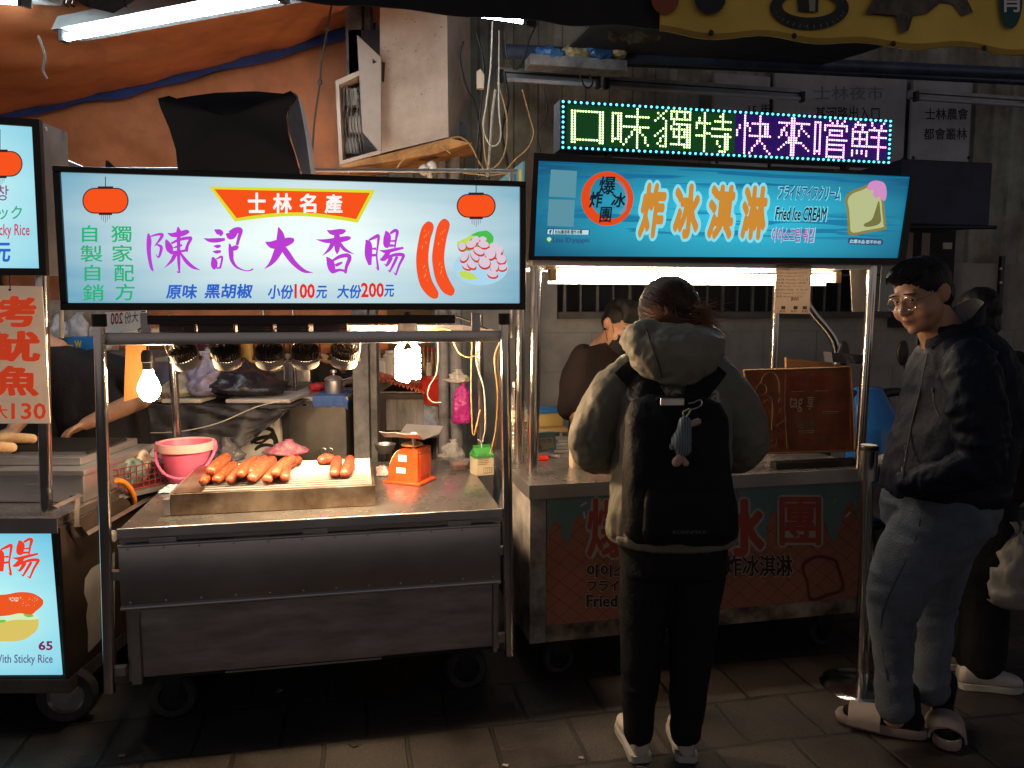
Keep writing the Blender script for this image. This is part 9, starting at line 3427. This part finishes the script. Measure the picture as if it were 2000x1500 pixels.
mb.limb([(-.30, .14, 1.10), (-.15, .12, 1.12), (0, .11, 1.1), (.15, .12, 1.12), (.30, .14, 1.10)], [.018, .022, .03, .022, .018])
mb.build("handlebar", BLACKP, t, ang=0)
for s in (-1, 1):
 mb = MB()
 mb.tube([(s * .2, .12, 1.12), (s * .22, .12, 1.2), (s * .18, .1, 1.26)], .006, n=6, sm=3)
 mb.ell((s * .17, .1, 1.32), .035, .015, .065)
 mb.build("mirror", BLACKP, t, ang=0)
TW = TR(-.0, -.12, .25) @ RO(90, "Y")
mb = MB()
mb.lathe([(.15, -.045), (.22, -.05), (.245, -.03), (.25, 0), (.245, .03), (.22, .05), (.15, .045)], 36, TW)
f = mb.build("front_wheel", RUBBER, t)
mb = MB()
mb.lathe([(.03, -.03), (.05, -.05), (.14, -.03), (.15, .03), (.05, .05), (.03, .03)], 28, TW)
mb.build("rim", STEEL_D, f)
dp = spx(1722, 975, 3.45)
mb = MB()
TD = TR(*dp) @ RO(8, "Z") @ RO(90, "X")
mb.lathe([(.035, .0), (.088, .0), (.088, .006), (.035, .006)], 36, TD)
for i in range(5):
 a = 2 * math.pi * i / 5
 mb.lathe([(.001, .008), (.007, .008), (.007, .0)], 8, TD @ TR(.055 * math.cos(a), .055 * math.sin(a), .002))
mb.lathe([(.001, .01), (.03, .01), (.03, 0)], 20, TD)
mb.build("brake_disc", mat("pale brake steel", (.50, .45, .40), .4, .5, var=.2, vs=15), f, ang=40)
for s in (-1, 1):
 mb = MB()
 mb.cyl((s * .09 + .0, -.12, .25), (s * .08, .06, .66), .018, n=12)
 mb.build("fork", STEEL, t)
mb = MB()
mb.cyl(spx(1722, 905, 3.42), spx(1742, 988, 3.42), .010, n=10)
mb.build("fork_guard", mat("pale fork leg", (.52, .48, .44), .35, .6), t)
mb = MB()
mb.loft([((0, -.02, .50), X_ * .075, Y_ * .10), ((0, -.10, .545), X_ * .08, Y_ * .13), ((0, -.16, .55), X_ * .07, Y_ * .08)], 20)
mb.build("mudguard", BLUE, t, ang=0)
mb = MB()
mb.loft([((0, .45, .30), X_ * .16, Z_ * .05), ((0, .75, .40), X_ * .17, Z_ * .14), ((0, 1.1, .55), X_ * .16, Z_ * .16), ((0, 1.4, .65), X_ * .09, Z_ * .08)], 20, 2.5)
mb.build("rear_body", BLUE, t, ang=0)
mb = MB()
mb.loft([((0, .55, .72), X_ * .1, Z_ * .03), ((0, .9, .76), X_ * .14, Z_ * .05), ((0, 1.3, .80), X_ * .11, Z_ * .04)], 20)
mb.build("seat", BLACKP, t, ang=0)
mb = MB()
mb.box(-.16, .16, .1, .55, .26, .30, .01)
mb.build("floorboard", BLACKP, t, smooth=False)
TW2 = TR(0, 1.1, .25) @ RO(90, "Y")
mb = MB()
mb.lathe([(.0, -.045), (.15, -.045), (.22, -.05), (.25, 0), (.22, .05), (.15, .045), (.0, .045)], 30, TW2)
mb.build("rear_wheel", RUBBER, t)
bpy.data.scenes.remove(TMP)
